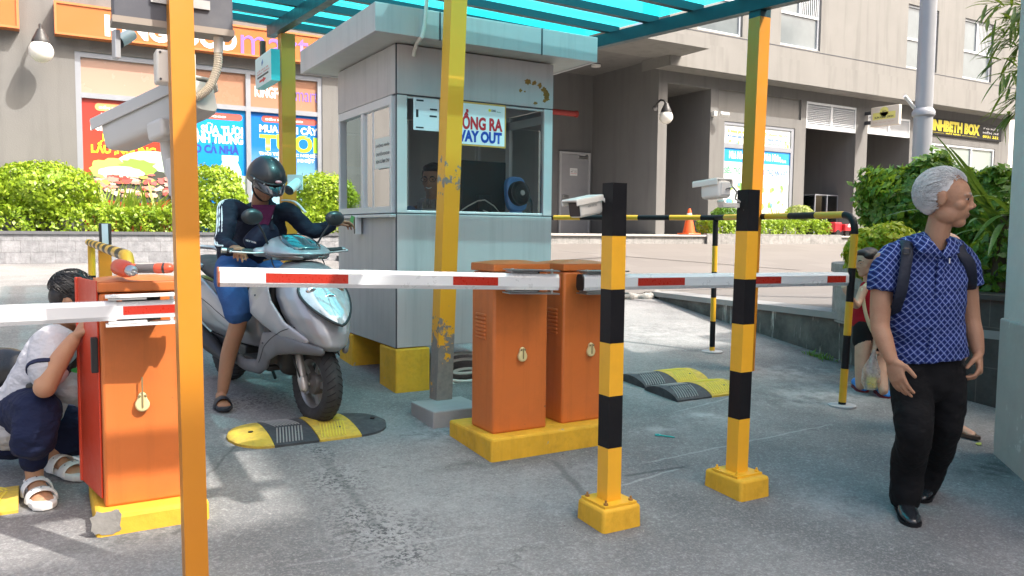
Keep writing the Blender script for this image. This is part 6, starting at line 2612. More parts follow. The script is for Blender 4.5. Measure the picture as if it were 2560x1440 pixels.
# arching strap leaved palm at the right edge
t_ = thing("palm", "dark arching strap leaved palm at the right edge", "palm", (6.95, 2.72, 1.0))
g = MB()
rb = P(2508, 575, 6.2)
random.seed(21)
for (px, py, D, L, dr) in ((2200, 545, 5.7, 0, 0), (2215, 520, 5.9, 0, 0), (2370, 365, 6.0, 0, 0), (2340, 395, 6.1, 0, 0), (2330, 330, 6.2, 0, 0), (2300, 470, 5.8, 0, 0), (2420, 560, 5.6, 0, 0), (2400, 430, 6.1, 0, 0),
                           (2415, 500, 5.7, 0, 0), (2470, 640, 5.6, 0, 0), (2430, 610, 5.7, 0, 0), (2380, 470, 5.9, 0, 0), (2360, 520, 5.7, 0, 0), (2350, 440, 5.9, 0, 0), (2385, 590, 5.6, 0, 0), (2540, 420, 5.8, 0, 0)):
    tip = P(px, py, D)
    base = rb + V((random.uniform(-.06, .06), random.uniform(-.06, .06), random.uniform(-.12, .12)))
    ctrl = (base + tip) / 2 + V((0, 0, .17 * (tip - base).length * random.uniform(.6, 1.2)))
    pts = [base * (1 - f) ** 2 + ctrl * 2 * f * (1 - f) + tip * f ** 2 for f in np.linspace(0, 1, 13)]
    ww = random.uniform(.034, .052)
    rows = []
    for i, p_ in enumerate(pts):
        f = i / 12
        tt = (pts[min(12, i + 1)] - pts[max(0, i - 1)]).normalized()
        sd_ = tt.cross(V((0, 0, 1)))
        sd_ = (sd_ if sd_.length > .1 else V((1, 0, 0))).normalized()
        nn = sd_.cross(tt).normalized()
        w2 = ww * (math.sin(math.pi * min(1, .12 + f * .88)) ** .7 + .02)
        rows.append((p_ - sd_ * w2 / 2 + nn * w2 * .15, p_, p_ + sd_ * w2 / 2 + nn * w2 * .15))
    b = len(g.v)
    for r_ in rows:
        g.v += list(r_)
    for i in range(12):
        for j in (0, 1):
            g.f.append((b + i * 3 + j, b + i * 3 + j + 1, b + (i + 1) * 3 + j + 1, b + (i + 1) * 3 + j))
            g.m.append(0)
obj("fronds", g, blade_m, t_, smooth=60, fixn=False)
g = MB()
g.tube([V((rb.x, rb.y, 1.0)), rb + V((0, 0, -.1)), rb + V((0, 0, .12))], [.07, .06, .03], 12)
obj("trunk", g, twig_m, t_)

# bamboo hanging in at the top right corner
t_ = thing("bamboo", "bamboo foliage hanging in at the top right corner", "bamboo", (7.2, 2.4, 1.0))
g, tw = MB(), MB()
root = P(2610, 320, 6.0)
random.seed(4)
for (px, py) in ((2450, 10), (2470, 45), (2490, 80), (2500, 20), (2520, 60), (2530, 120), (2490, 150), (2505, 185), (2515, 225), (2470, 110), (2540, 30), (2545, 170), (2520, 265), (2478, 5), (2545, 230), (2540, 90), (2560, 60), (2500, 300)):
    tip = P(px, py, random.uniform(5.6, 6.2))
    st = V((root.x, root.y, tip.z + random.uniform(.0, .25)))
    tw.tube([st, (st + tip) / 2 + V((0, 0, .05)), tip], [.006, .004, .002], 5)
    for k in range(9):
        f = random.uniform(.45, 1)
        b_ = st * (1 - f) + tip * f
        dd = (tip - st).normalized() * random.uniform(.3, 1) + V((random.uniform(-.5, .5), random.uniform(-.5, .5), random.uniform(-.9, .35)))
        blade(g, b_, dd, random.uniform(.15, .26), random.uniform(.022, .032), .5, 5)
obj("leaves", g, bamboo_m, t_, smooth=60, fixn=False)
tw.tube([V((root.x + .1, root.y, 1.0)), V((root.x + .05, root.y, 2.4)), V((root.x, root.y, 4.2))], [.02, .018, .012], 8)
obj("culms", tw, M("bamboo culm", (.16, .17, .06), .5), t_)
# weeds at the foot of the kerb wall
t_ = thing("weeds", "small green weeds at the foot of the stained kerb wall", "weeds", G(2090, 895))
g = MB()
for k in range(60):
    c_ = G(random.uniform(2040, 2130), random.uniform(880, 905))
    c_.x = min(c_.x, 6.22)
    blade(g, c_, (random.uniform(-.6, .6), random.uniform(-.6, .6), .6), random.uniform(.04, .09), .012, .8, 4)
obj("blades", g, leaf_c, t_, smooth=60, fixn=False)
# grit and crumbs swept against the concrete feet and kerbs
g = MB()
random.seed(12)
for k in range(420):
    px, py = random.choice(((1515, 1330, 130, 25), (1850, 1250, 120, 25), (1250, 1160, 170, 25), (1100, 1075, 90, 25), (900, 1250, 420, 190), (1700, 1150, 420, 160), (2480, 1150, 70, 50), (2090, 930, 90, 60)))[:2], 0
    sp_ = {1515: (130, 30), 1850: (120, 30), 1250: (190, 28), 1100: (100, 28), 900: (420, 190), 1700: (420, 170), 2480: (70, 55), 2090: (90, 70)}[px[0]]
    c_ = G(min(2550, px[0] + random.gauss(0, .6) * sp_[0]), px[1] + random.gauss(0, .6) * sp_[1])
    s_ = random.uniform(.0015, .0045)
    g.add([c_ + V((s_ * random.uniform(-1.4, 1.4), s_ * random.uniform(-1.4, 1.4), -.001)) for _ in range(3)] + [c_ + V((0, 0, s_ * random.uniform(.6, 1.4)))], [(0, 1, 3), (1, 2, 3), (2, 0, 3), (0, 2, 1)], k % 2)
o = obj("grit", g, [M("pale grit", (.42, .40, .37), .9), M("dark grit", (.07, .06, .05), .9)], smooth=0)
o["kind"] = "stuff"
# ------------------------------------------------------------------ scooter
fw = G(790, 1056)
hd2 = (RH * .67 - FH * .74).normalized()
WB = 1.27
rear = fw - hd2 * WB
rear.z = gz(rear.y)
Yv = (fw - rear).normalized()
Xv = Yv.cross(V((0, 0, 1))).normalized()
Zv = Xv.cross(Yv).normalized()
sc_ = thing("scooter", "silver motor scooter stopped beside the booth with a rider on it", "scooter", rear)
sc_.rotation_euler = Matrix((Xv, Yv, Zv)).transposed().to_euler()
SCM = mworld(sc_)


def S(x, y, z):
    """scooter local point (right, forward, up from the rear wheel's contact) in world"""
    return SCM @ V((x, y, z))


silver = M("silver scooter paint", (.37, .385, .41), .34, .35, var=.02, vs_=.5, coat=.35)
grey_pl = M("scooter grey plastic", (.13, .135, .145), .45, .1, var=.12, dirt=.3, dcol=(.2, .19, .18), ds=5)
blk_pl = M("scooter black plastic", (.02, .021, .024), .5, var=.2, dirt=.25, dcol=(.1, .09, .08), ds=6)
tyre_m = M("tyre rubber", (.03, .03, .032), .8, var=.25, dirt=.4, dcol=(.09, .085, .08), ds=8, bump=.3, bs=60)
rim_m = M("rim alloy", (.34, .33, .32), .4, .7, var=.2, dirt=.35, dcol=(.16, .14, .12), ds=10)
lens_m = M("headlamp glass", (.55, .60, .62), .06, .15, var=.35, vs_=26, spec=1.0, coat=1.0)
tint = M("tinted screen", (.03, .10, .12), .08, .1, var=.3, coat=1.0)
mir_m = M("mirror shell", (.025, .03, .035), .3, var=.2)


def cs(yb, yf, hw, z, n=20, ex=.75, lift=0.0):
    """horizontal section of the body: rounded nose in front, flat behind; lift raises the nose"""
    out = []
    ym_, yr = (yb + yf) / 2, (yf - yb) / 2
    for k in range(n):
        q = 6.283 * k / n
        c_, s_ = math.cos(q), math.sin(q)
        x = hw * math.copysign(abs(c_) ** ex, c_)
        y = ym_ + yr * math.copysign(abs(s_) ** ex, s_)
        out.append(V((x, y, z + lift * (y - yb))))
    return out


def wheel(yc, R, wd, name):
    """tyre with tread, rim with spokes, hub"""
    c_ = V((0, yc, R))
    g_ = MB()
    prof = []
    rr = wd * .5
    for k in range(13):
        q = -1.95 + 3.9 * k / 12
        prof.append((R - rr * .92 + rr * .92 * math.cos(q), rr * math.sin(q) * 1.02))
    prof.append((R - .098, rr * .72))
    prof.insert(0, (R - .098, -rr * .72))
    g_.lathe(prof, c_, (1, 0, 0), 48)
    ty = obj(name, g_, tyre_m, sc_, world=False, smooth=45)
    g_ = MB()
    for k in range(36):
        q = 6.283 * k / 36
        for s in (-1, 1):
            pts = []
            for j in range(4):
                f = j / 3
                b_ = s * (.14 + .80 * f)
                th = q + s * .02 + .13 * f
                r_ = R - rr * .92 + rr * .92 * math.cos(b_ * 1.15) + .0008
                pts.append(c_ + V((rr * 1.02 * math.sin(b_ * 1.15), r_ * math.sin(th), r_ * math.cos(th))))
            g_.tube(pts, .0028, 4)
    obj("tread", g_, M("tread groove", (.008, .008, .009), .9), ty, world=False, smooth=0)
    g_ = MB()
    g_.lathe([(R - .088, -.034), (R - .100, -.040), (R - .112, -.030), (R - .118, -.010), (R - .118, .010), (R - .112, .030), (R - .100, .040), (R - .088, .034)], c_, (1, 0, 0), 40)
    for k in range(5):
        q = 6.283 * k / 5 + .3
        d0 = V((0, math.sin(q), math.cos(q)))
        d1 = V((0, math.cos(q), -math.sin(q)))
        g_.obox(c_ + d0 * ((R - .11) * .62), d0 * ((R - .11) * .40), d1 * .019, V((.016, 0, 0)))
    ri = obj("rim", g_, rim_m, ty, world=False, smooth=40)
    g_ = MB()
    g_.lathe([(.0, .050), (.022, .050), (.030, .042), (.062, .036), (.070, .020), (.070, -.045), (.03, -.055), (.0, -.055)], c_, (1, 0, 0), 24)
    obj("hub", g_, M("hub grime", (.16, .15, .14), .5, .4, var=.3), ty, world=False)
    return ty


wheel(WB, .245, .112, "front_wheel")
wheel(0.0, .245, .115, "rear_wheel")

# front fork
g = MB()
for s in (1, -1):
    g.tube([(s * .088, WB, .245), (s * .088, WB - .025, .30), (s * .085, WB - .12, .56)], [.024, .026, .019], 14)
    g.tube([(s * .088, WB + .012, .225), (s * .088, WB - .012, .275)], [.026, .030], 14, rnd=True)
g.cyl((-.1, WB, .245), (.1, WB, .245), .011)
obj("fork", g, M("fork alloy", (.46, .44, .42), .42, .6, var=.2, dirt=.3, dcol=(.2, .17, .14), ds=12), sc_, world=False)
g = MB()
rings = []
for k in range(9):
    q = -1.15 + 1.75 * k / 8
    R_ = .268
    rings.append([V((x * .066, WB + R_ * math.sin(q) * (1 if abs(x) < .9 else .99), .245 + (R_ if abs(x) < .9 else R_ - .04) * math.cos(q))) for x in (-1, -.7, 0, .7, 1)])
g.loft(rings, cap=False, closed=False)
fo_ = obj("fender", g, blk_pl, sc_, world=False, smooth=60)
m_ = fo_.modifiers.new("t", 'SOLIDIFY')
m_.thickness = .006

# nose: bright upper shell over the darker lower fairing
g = MB()
g.loft([cs(1.26, 1.48, .055, .470, ex=.9), cs(1.16, 1.52, .105, .505, ex=.85), cs(1.08, 1.50, .155, .575, ex=.85), cs(1.04, 1.45, .192, .665, ex=.85), cs(1.01, 1.375, .210, .76, ex=.85),
        cs(.99, 1.285, .196, .86, ex=.85), cs(.98, 1.21, .160, .92, ex=.9), cs(.98, 1.14, .10, .955, ex=.9)])
blob("front_shield", g, silver, sc_, world=False, vox=.011, it=5)
# leg shield wings sweeping from the nose back and down to the floor
for s in (1, -1):
    g = MB()
    sec = [(1.36, .52, .12, .03), (1.22, .57, .20, .06), (1.10, .66, .245, .10), (1.02, .72, .255, .15), (.985, .80, .235, .17), (.98, .86, .20, .12)]
    g.tube([(s * x, y, z) for y, z, x, h in sec], [(.022, h) for y, z, x, h in sec], 16, ref=(1, 0, 0), rnd=True)
    blob("leg_shield", g, silver, sc_, world=False, vox=.009, it=6)
    g = MB()
    sec = [(1.46, .475, .075, .028), (1.32, .485, .165, .045), (1.18, .49, .215, .075), (1.06, .45, .225, .095), (.985, .365, .205, .085), (.90, .29, .195, .05), (.70, .265, .195, .04), (.45, .30, .19, .05)]
    g.tube([(s * x, y, z) for y, z, x, h in sec], [(.020, h) for y, z, x, h in sec], 16, ref=(1, 0, 0), rnd=True)
    blob("lower_fairing", g, grey_pl, sc_, world=False, vox=.009, it=6)
g = MB()
g.box((-.20, .955, .33), (.20, 1.06, .86))
g.tube([(0, 1.08, .30), (0, 1.10, .50)], [(.15, .05), (.16, .07)], 16, ref=(1, 0, 0), rnd=True)
blob("inner_shield", g, blk_pl, sc_, world=False, vox=.014, it=6)
# headlamp: big pointed oval with a dark lower rim
g = MB()
N = 30


def lamp_ring(k, dy):
    out = []
    for j in range(N):
        q = 6.283 * j / N
        x = .150 * math.sin(q) * (1 + .18 * math.cos(q)) * k
        z = .108 * math.cos(q) * k
        z = z if z > 0 else z * (1.25 - .25 * abs(math.sin(q)))
        yy = 1.398 - 1.02 * z - 2.5 * x * x + dy
        out.append(V((x, yy, .775 + z)))
    return out


g.loft([lamp_ring(1.03, -.03), lamp_ring(1.03, .006), lamp_ring(.97, .014), lamp_ring(.6, .024), lamp_ring(.15, .028)])
hl = obj("headlight", g, lens_m, sc_, world=False, smooth=60)
g = MB()
for j in range(N):
    pass
rimp = lamp_ring(1.03, .008)
g.tube(rimp + [rimp[0]], .009, 8)
obj("lamp_rim", g, blk_pl, hl, world=False)
g = MB()
for s in (-1, 1):
    g.ell((s * .085, 1.345, .815), (.04, .018, .026))
g.ell((0, 1.402, .755), (.055, .018, .05))
obj("reflector", g, M("reflector chrome", (.75, .78, .8), .12, .9, var=.3, vs_=60), hl, world=False)

# handlebar cowl with tinted screen
g = MB()
g.loft([cs(.80, 1.02, .150, .955, ex=.9), cs(.80, 1.13, .190, .985, ex=.85), cs(.80, 1.175, .205, 1.01, ex=.85), cs(.80, 1.12, .185, 1.04, ex=.85), cs(.80, 1.03, .130, 1.075, ex=.9), cs(.82, .96, .07, 1.092, ex=.9)])
for s in (1, -1):
    g.tube([(s * .10, .93, 1.005), (s * .22, .90, 1.0)], [(.05, .035), (.04, .028)], 14, ref=(0, 1, 0), rnd=True)
blob("handlebar_cowl", g, silver, sc_, world=False, vox=.009, it=5)
g = MB()
rings = []
for k in range(7):
    f = k / 6
    rings.append([V((x * (.060 + .052 * math.sin(math.pi * (.15 + .6 * f))), .935 + .205 * f - .03 * x * x, 1.098 - .072 * f ** 1.4 + .010 * (1 - x * x))) for x in np.linspace(-1, 1, 9)])
g.loft(rings, cap=False, closed=False)
so_ = obj("screen", g, tint, sc_, world=False, smooth=60)
m_ = so_.modifiers.new("t", 'SOLIDIFY')
m_.thickness, m_.offset = .012, 0
for s in (1, -1):
    g = MB()
    pts = [(s * .055, 1.158, .985), (s * .115, 1.128, .988), (s * .165, 1.07, .99), (s * .196, .99, .995)]
    g.tube(pts, [(.008, .010), (.010, .016), (.010, .014), (.006, .006)], 10, ref=(s, .6, 0), rnd=True)
    obj("indicator", g, M("indicator lens", (.10, .09, .085), .1, var=.3, coat=1.0), sc_, world=False)
for s in (1, -1):
    g = MB()
    g.tube([(s * .20, .895, 1.0), (s * .27, .875, 1.002), (s * .385, .845, 1.005)], [.017, .0185, .0185], 14)
    gr = obj("grip", g, blk_pl, sc_, world=False)
    g = MB()
    g.cyl((s * .385, .845, 1.005), (s * .412, .838, 1.006), .017, n=14)
    obj("bar_end", g, steel, gr, world=False)
    g = MB()
    g.tube([(s * .20, .955, 1.0), (s * .27, .955, 1.0), (s * .385, .915, 1.005)], [.007, .006, .0055], 8, rnd=True)
    g.ell((s * .388, .914, 1.005), (.009, .009, .009))
    obj("brake_lever", g, steel, gr, world=False)
    # mirrors
    g = MB()
    g.tube([(s * .165, .93, 1.05), (s * .20, .945, 1.12), (s * .245, .95, 1.185)], .006, 8)
    mi = obj("mirror", g, blk_pl, sc_, world=False)
    g = MB()
    g.ell((s * .275, .95, 1.215), (.068, .026, .048))
    obj("mirror_shell", g, mir_m, mi, world=False)

# floorboard, tunnel, body, seat, tail
g = MB()
g.box((-.185, .60, .275), (.185, 1.0, .315))
obj("floorboard", g, blk_pl, sc_, world=False, bev=.015)
g = MB()
g.loft([cs(-.30, .62, .10, .34), cs(-.36, .64, .165, .42), cs(-.42, .62, .19, .52), cs(-.48, .585, .175, .63, lift=.06), cs(-.52, .54, .15, .70, lift=.03)])
blob("body_panel", g, silver, sc_, world=False, vox=.013, it=6)
for s in (1, -1):
    g = MB()
    sec = [(.56, .46, .172, .05), (.30, .56, .205, .085), (0, .66, .21, .085), (-.30, .76, .18, .06), (-.52, .84, .12, .035)]
    g.tube([(s * x, y, z) for y, z, x, h in sec], [(.022, h) for y, z, x, h in sec], 16, ref=(1, 0, 0), rnd=True)
    blob("side_panel", g, silver, sc_, world=False, vox=.010, it=5)
g = MB()
g.tube([(0, .55, .66), (0, .45, .725), (0, .15, .745), (0, -.10, .775), (0, -.35, .815), (0, -.45, .82)], [(.08, .045), (.135, .06), (.155, .065), (.155, .065), (.13, .055), (.09, .04)], 18, ref=(1, 0, 0), rnd=True)
blob("seat", g, M("seat vinyl", (.035, .036, .04), .6, var=.2, bump=.1), sc_, world=False, vox=.012, it=6)
g = MB()
for s in (1, -1):
    g.tube([(s * .14, -.15, .80), (s * .15, -.38, .86), (s * .10, -.55, .90), (0, -.60, .905)], [.014, .016, .016, .016], 10)
obj("grab_rail", g, M("teal silver rail", (.40, .45, .48), .3, .6), sc_, world=False)
g = MB()
g.box((-.08, -.12, .17), (.10, .50, .34))
g.tube([(-.10, .42, .26), (-.11, 0, .25)], [(.05, .10), (.05, .11)], 14, ref=(1, 0, 0), rnd=True)
blob("engine", g, blk_pl, sc_, world=False, vox=.014, it=4)
g = MB()
g.tube([(.13, .40, .20), (.14, .2, .22), (.15, .05, .27), (.155, -.25, .34), (.155, -.42, .36)], [.022, .03, .055, .058, .045], 16, rnd=True)
ex_ = obj("exhaust", g, blk_pl, sc_, world=False)
g = MB()
g.tube([(0, -.36, .62), (0, -.52, .48), (0, -.60, .36)], [(.07, .012), (.08, .012), (.085, .010)], 12, ref=(1, 0, 0))
obj("rear_fender", g, blk_pl, sc_, world=False)
g = MB()
g.obox((0, -.585, .46), V((.09, 0, 0)), V((0, .003, 0)), V((0, -.02, .065)))
obj("plate", g, white, sc_, world=False, smooth=0)
g = MB()
g.tube([(0, -.50, .80), (0, -.565, .76)], [(.10, .035), (.07, .02)], 14, ref=(1, 0, 0), rnd=True)
obj("tail_light", g, M("tail red", (.35, .01, .01), .2), sc_, world=False)
g = MB()
g.tube([(-.12, .30, .20), (-.20, .26, .10), (-.23, .25, .03)], .011, 8)
obj("stand", g, blk_pl, sc_, world=False)
text("Attila", S(.232, .02, .70), (SCM.to_3x3() @ V((0, 1, .38))), (SCM.to_3x3() @ V((0, -.38, 1))), .13, .035, M("badge ink", (.06, .06, .07), .4), sc_, .0, "badge")
# panel gaps, badges, screws and cables laid onto the body panels
from mathutils.bvhtree import BVHTree
_tv, _tp = [], []
for o_ in sc_.children:
    if o_.name.split(".")[0] in ("front_shield", "leg_shield", "lower_fairing", "body_panel", "side_panel", "handlebar_cowl"):
        b_ = len(_tv)
        _tv += [v.co.copy() for v in o_.data.vertices]
        _tp += [tuple(i + b_ for i in p.vertices) for p in o_.data.polygons]
_bv = BVHTree.FromPolygons(_tv, _tp)


def on_body(pts, d, lift=.0005):
    """drop local points along d onto the panels"""
    out = []
    d = V(d).normalized()
    for p_ in pts:
        h, nn, _, _ = _bv.ray_cast(V(p_) - d * .6, d)
        if h is not None:
            out.append(h - d * lift)
    return out


gap_m = flat("panel gap", (.015, .015, .016), .8)
for s in (1, -1):
    for pts, d in (([(s * x, 0, z) for x, z in ((.135, .855), (.165, .78), (.15, .70), (.115, .62), (.075, .555), (.03, .515))], (0, -1, 0)),
                   ([(0, y, z) for y, z in ((.48, .50), (.25, .57), (0, .62), (-.25, .70), (-.45, .79))], (-s, 0, 0)),
                   ([(0, y, z) for y, z in ((1.30, .60), (1.2, .55), (1.1, .48), (1.02, .40), (.95, .33))], (-s, 0, 0)),
                   ([(s * x, 0, z) for x, z in ((.02, .985), (.08, .985), (.14, .99), (.18, 1.0))], (0, -1, 0))):
        q = on_body(bez(*pts, n=6), d)
        if len(q) > 3:
            g = MB()
            g.tube(q, .0022, 6)
            obj("panel_gap", g, gap_m, sc_, world=False)
    g = MB()
    for p_, d in (((0, .50, .52), (-s, 0, 0)), ((0, -.1, .66), (-s, 0, 0)), ((0, 1.05, .47), (-s, 0, 0)), ((0, .99, .75), (-s, 0, 0))):
        for h in on_body([p_], d, .001):
            g.ell(h, (.006, .006, .006))
    if g.v:
        obj("screw", g, dark_grey, sc_, world=False)
    g = MB()
    g.tube(bez((s * .16, .96, .99), (s * .17, 1.02, .93), (s * .13, 1.06, .86), (s * .10, 1.10, .70), n=5), .004, 6)
    obj("brake_cable", g, blk_pl, sc_, world=False)
q = on_body([(0, 0, .60)], (0, -1, 0), .001)
for h in q:
    g = MB()
    g.ell(h, (.016, .004, .012))
    obj("front_badge", g, steel, sc_, world=False)
g = MB()
g.tube(bez((.105, WB + .005, .27), (.125, WB - .06, .40), (.11, WB - .14, .52), n=5), .005, 6)
obj("brake_hose", g, blk_pl, sc_, world=False)
g = MB()
g.lathe([(.062, .058), (.108, .058), (.108, .062), (.062, .062), (.062, .058)], (0, WB, .245), (-1, 0, 0), 40)
obj("brake_disc", g, steel, sc_, world=False)
# ------------------------------------------------------------------ people
def skinmat(name, c, red=(.42, .14, .09)):
    m, n, p = _nodes(name)
    co = _coord(n)
    base = _mix(n, _noise(n, 9, 4, .6, co), tuple(x * .86 for x in c), tuple(x * 1.12 for x in c))
    base = _mix(n, _math(n, 'MULTIPLY', _ramp(n, _noise(n, 22, 3, .6, co), .5, .8), .25), base, red)
    n.links.new(base, p.inputs["Base Color"])
    p.inputs["Roughness"].default_value = .6
    p.inputs["Subsurface Weight"].default_value = .12
    p.inputs["Subsurface Radius"].default_value = (.01, .004, .002)
    _bump(n, p, _math(n, 'ADD', _noise(n, 130, 4, .65, co), _math(n, 'MULTIPLY', _noise(n, 38, 4, .6, co), 1.2)), .45, .003)
    return m


def cloth(name, c, var=.12, fold=.5, fs=7.0, rough=.9, weave=True):
    m, n, p = _nodes(name)
    co = _coord(n)
    base = _mix(n, _noise(n, 6, 4, .6, co), tuple(x * (1 - var) for x in c), tuple(min(1, x * (1 + var)) for x in c))
    n.links.new(base, p.inputs["Base Color"])
    p.inputs["Roughness"].default_value = rough
    p.inputs["Specular IOR Level"].default_value = .25
    mp = n.nodes.new("ShaderNodeMapping")
    mp.inputs["Scale"].default_value = (1, 1, 1.9)
    mp.inputs["Rotation"].default_value = (.3, .5, 0)
    n.links.new(co, mp.inputs[0])
    f = _noise(n, fs, 3, .55, mp.outputs[0])
    h = _math(n, 'ADD', _math(n, 'MULTIPLY', f, 1.0), _math(n, 'MULTIPLY', _noise(n, 240, 2, .5, co), .04))
    _bump(n, p, h, fold, .05)
    return m


def frame(fwd, up):
    f = V(fwd).normalized()
    r_ = f.cross(V(up)).normalized()
    return r_, f, r_.cross(f).normalized()


def head_prims(mb, c, fwd, up, s=1.0, old=0.0):
    """skull, brow, nose, cheeks, lips, chin, jaw and ears round the centre c (mid height of the head)"""
    r_, f, u = frame(fwd, up)
    R = Matrix((r_, f, u)).transposed()

    def at(x, y, z):
        return V(c) + R @ V((x * s, y * s, z * s))

    def e(x, y, z, a, b, d, rot=None):
        mb.ell(at(x, y, z), (a * s, b * s, d * s), R if rot is None else R @ rot, 18, 12)
    e(0, -.014, .030, .074, .094, .086)                  # cranium
    e(0, .022, .012, .068, .068, .080)                   # forehead / upper face
    e(0, .030, -.045, .057, .058, .062)                  # mid and lower face
    e(0, .052, -.092, .030, .030, .026)                  # chin
    for sx in (-1, 1):
        e(sx * .034, .012, -.064, .027, .048, .038)      # jaw
        e(sx * .035, .048, -.024, .031, .028, .027)      # cheekbone
        e(sx * .030, .076, .018, .024, .012, .009)       # brow ridge
        e(sx * .031, .0745, .0088, .0165, .0105, .0058)  # upper lid
        e(sx * .031, .0725, -.0085, .0155, .0100, .0058) # lower lid
        e(sx * .076, -.014, -.006, .008, .018, .031)     # ear
        e(sx * .079, -.019, .008, .006, .016, .016)
        e(sx * .013, .092, -.034, .0085, .010, .008)     # nostril wing
    e(0, .088, -.002, .009, .012, .026)                  # nose bridge
    e(0, .097, -.024, .0115, .016, .013)                 # nose tip
    e(0, .083, -.057, .021, .009, .0062)                 # upper lip
    e(0, .081, -.069, .018, .009, .0068)                 # lower lip
    if old:
        for sx in (-1, 1):
            e(sx * .028, .054, -.052, .016, .018, .028)  # folds beside the mouth
    return at, R


def face_details(at, R, s, parent, look=(0, 0), brow=None, lid=.5):
    """eyeballs with iris, lids and brows"""
    for sx in (-1, 1):
        g_ = MB()
        g_.ell(at(sx * .031, .0715, .000), (.0135 * s, .0105 * s, .0062 * s), R, 14, 10)
        eo = obj("eye", g_, eye_w, parent)
        g_ = MB()
        g_.ell(at(sx * .031 + look[0] * .004, .0795, .000 + look[1] * .003), (.0060 * s, .0036 * s, .0058 * s), R, 12, 8)
        obj("iris", g_, eye_d, eo)
        if brow is not None:
            g_ = MB()
            pts = [at(sx * x, y, z) for x, y, z in ((.014, .0905, .018), (.028, .088, .0235), (.042, .079, .022), (.052, .066, .015))]
            g_.tube(pts, [(.0022 * s, .0042 * s), (.0026 * s, .0048 * s), (.0024 * s, .0040 * s), (.0014 * s, .002 * s)], 8, ref=R @ V((0, 1, 0)), rnd=True)
            obj("eyebrow", g_, brow, parent)


eye_w = M("eye white", (.42, .38, .35), .25, var=.02)
eye_d = M("iris brown", (.02, .012, .008), .15, var=.1)
lip_m = None


def hand_prims(mb, wrist, dirv, palm_n, thumb_side, curl=.35, s=1.0, spread=.10, thumb_in=.35, fist=0.0):
    """palm, four unequal bent fingers and a thumb from the side of the palm.
    dirv: wrist to knuckles, palm_n: out of the palm, thumb_side: +1 / -1 along dirv x palm_n"""
    d = V(dirv).normalized()
    pn = V(palm_n)
    pn = (pn - d * pn.dot(d)).normalized()
    sd_ = d.cross(pn).normalized() * thumb_side
    w0 = V(wrist)
    mb.tube([w0 - d * .012 * s, w0 + d * .020 * s, w0 + d * .055 * s, w0 + d * .088 * s], [(.026 * s, .0175 * s), (.032 * s, .016 * s), (.041 * s, .0155 * s), (.039 * s, .0125 * s)], 16, ref=sd_, rnd=True)
    mb.ell(w0 + d * .030 * s + sd_ * .022 * s + pn * .006 * s, (.019 * s, .019 * s, .019 * s))
    for i, (off, L) in enumerate(((.029, .076), (.0095, .085), (-.0105, .079), (-.0285, .063))):
        k0 = w0 + d * (.086 - .004 * abs(i - 1)) * s + sd_ * off * s
        v_ = (d + sd_ * spread * (off / .03)).normalized()
        c_ = curl * (1 + .12 * i)
        pts, rr = [k0 - v_ * .012 * s, k0], [.0100 * s, .0100 * s]
        p_ = k0
        for j, (fr_, bend) in enumerate(((.45, c_), (.30, c_ * 1.25), (.25, c_ * .8))):
            ax_ = v_.cross(pn)
            ax_.normalize()
            v_ = (Matrix.Rotation(bend, 3, ax_) @ v_).normalized()
            # keep bending toward the palm
            q = p_ + v_ * L * fr_ * s
            pts += [(p_ + q) / 2, q]
            rr += [(.0088 - .0008 * j) * s, (.0086 - .0010 * j) * s]
            pn_ = ax_.cross(v_)
            p_ = q
        mb.tube(pts, rr, 10, rnd=True)
    t0 = w0 + d * .028 * s + sd_ * .026 * s
    v1 = (d * .62 + sd_ * .72 + pn * (.25 + thumb_in)).normalized()
    v2 = (d * .90 + sd_ * .22 + pn * (.25 + thumb_in)).normalized()
    mb.tube([t0 - v1 * .01 * s, t0 + v1 * .030 * s, t0 + v1 * .034 * s + v2 * .022 * s, t0 + v1 * .034 * s + v2 * .046 * s], [.0135 * s, .0118 * s, .0100 * s, .0085 * s], 10, rnd=True)


def hair_cap(name, at, R, s, mat, parent, pts, vox=.006, rough=.0):
    g_ = MB()
    for (x, y, z, a, b, d) in pts:
        g_.ell(at(x, y, z), (a * s, b * s, d * s), R, 18, 12)
    return blob(name, g_, mat, parent, vox=vox, it=3)


def strands(name, at, R, s, mat, parent, n, cen, rad_, keep, L=.03, w_=.0012, down=.6):
    """short locks lying over the hair cap"""
    g_ = MB()
    k = 0
    while k < n:
        d = V((random.gauss(0, 1), random.gauss(0, 1), random.gauss(0, 1))).normalized()
        if not keep(d):
            continue
        k += 1
        p_ = V((cen[0] + d.x * rad_[0], cen[1] + d.y * rad_[1], cen[2] + d.z * rad_[2]))
        t_ = (V((d.x * .3, -.8 * abs(1 - abs(d.y)) - .2, -down)) + V((random.uniform(-.3, .3), random.uniform(-.3, .3), random.uniform(-.3, .3))))
        t_ = (t_ - d * t_.dot(d)).normalized()
        a = at(*p_)
        b = at(*(p_ + t_ * L * .5 + d * .004))
        c_ = at(*(p_ + t_ * L + d * .001))
        g_.tube([a, b, c_], [w_ * s * 1.3, w_ * s, w_ * s * .4], 4)
    return obj(name, g_, mat, parent, smooth=0)


def lerp_r(rs, m):
    out = []
    for i in range(m):
        f = i / (m - 1) * (len(rs) - 1)
        a = min(int(f), len(rs) - 2)
        t = f - a
        ra_, rb_ = rs[a], rs[a + 1]
        ra_ = ra_ if isinstance(ra_, tuple) else (ra_, ra_)
        rb_ = rb_ if isinstance(rb_, tuple) else (rb_, rb_)
        out.append((ra_[0] * (1 - t) + rb_[0] * t, ra_[1] * (1 - t) + rb_[1] * t))
    return out


def limb(mb, pts, rs, ref=None, n=16, rnd=True, k=7):
    q = bez(*pts, n=k)
    mb.tube(q, lerp_r(rs, len(q)), n, ref=ref, rnd=rnd)


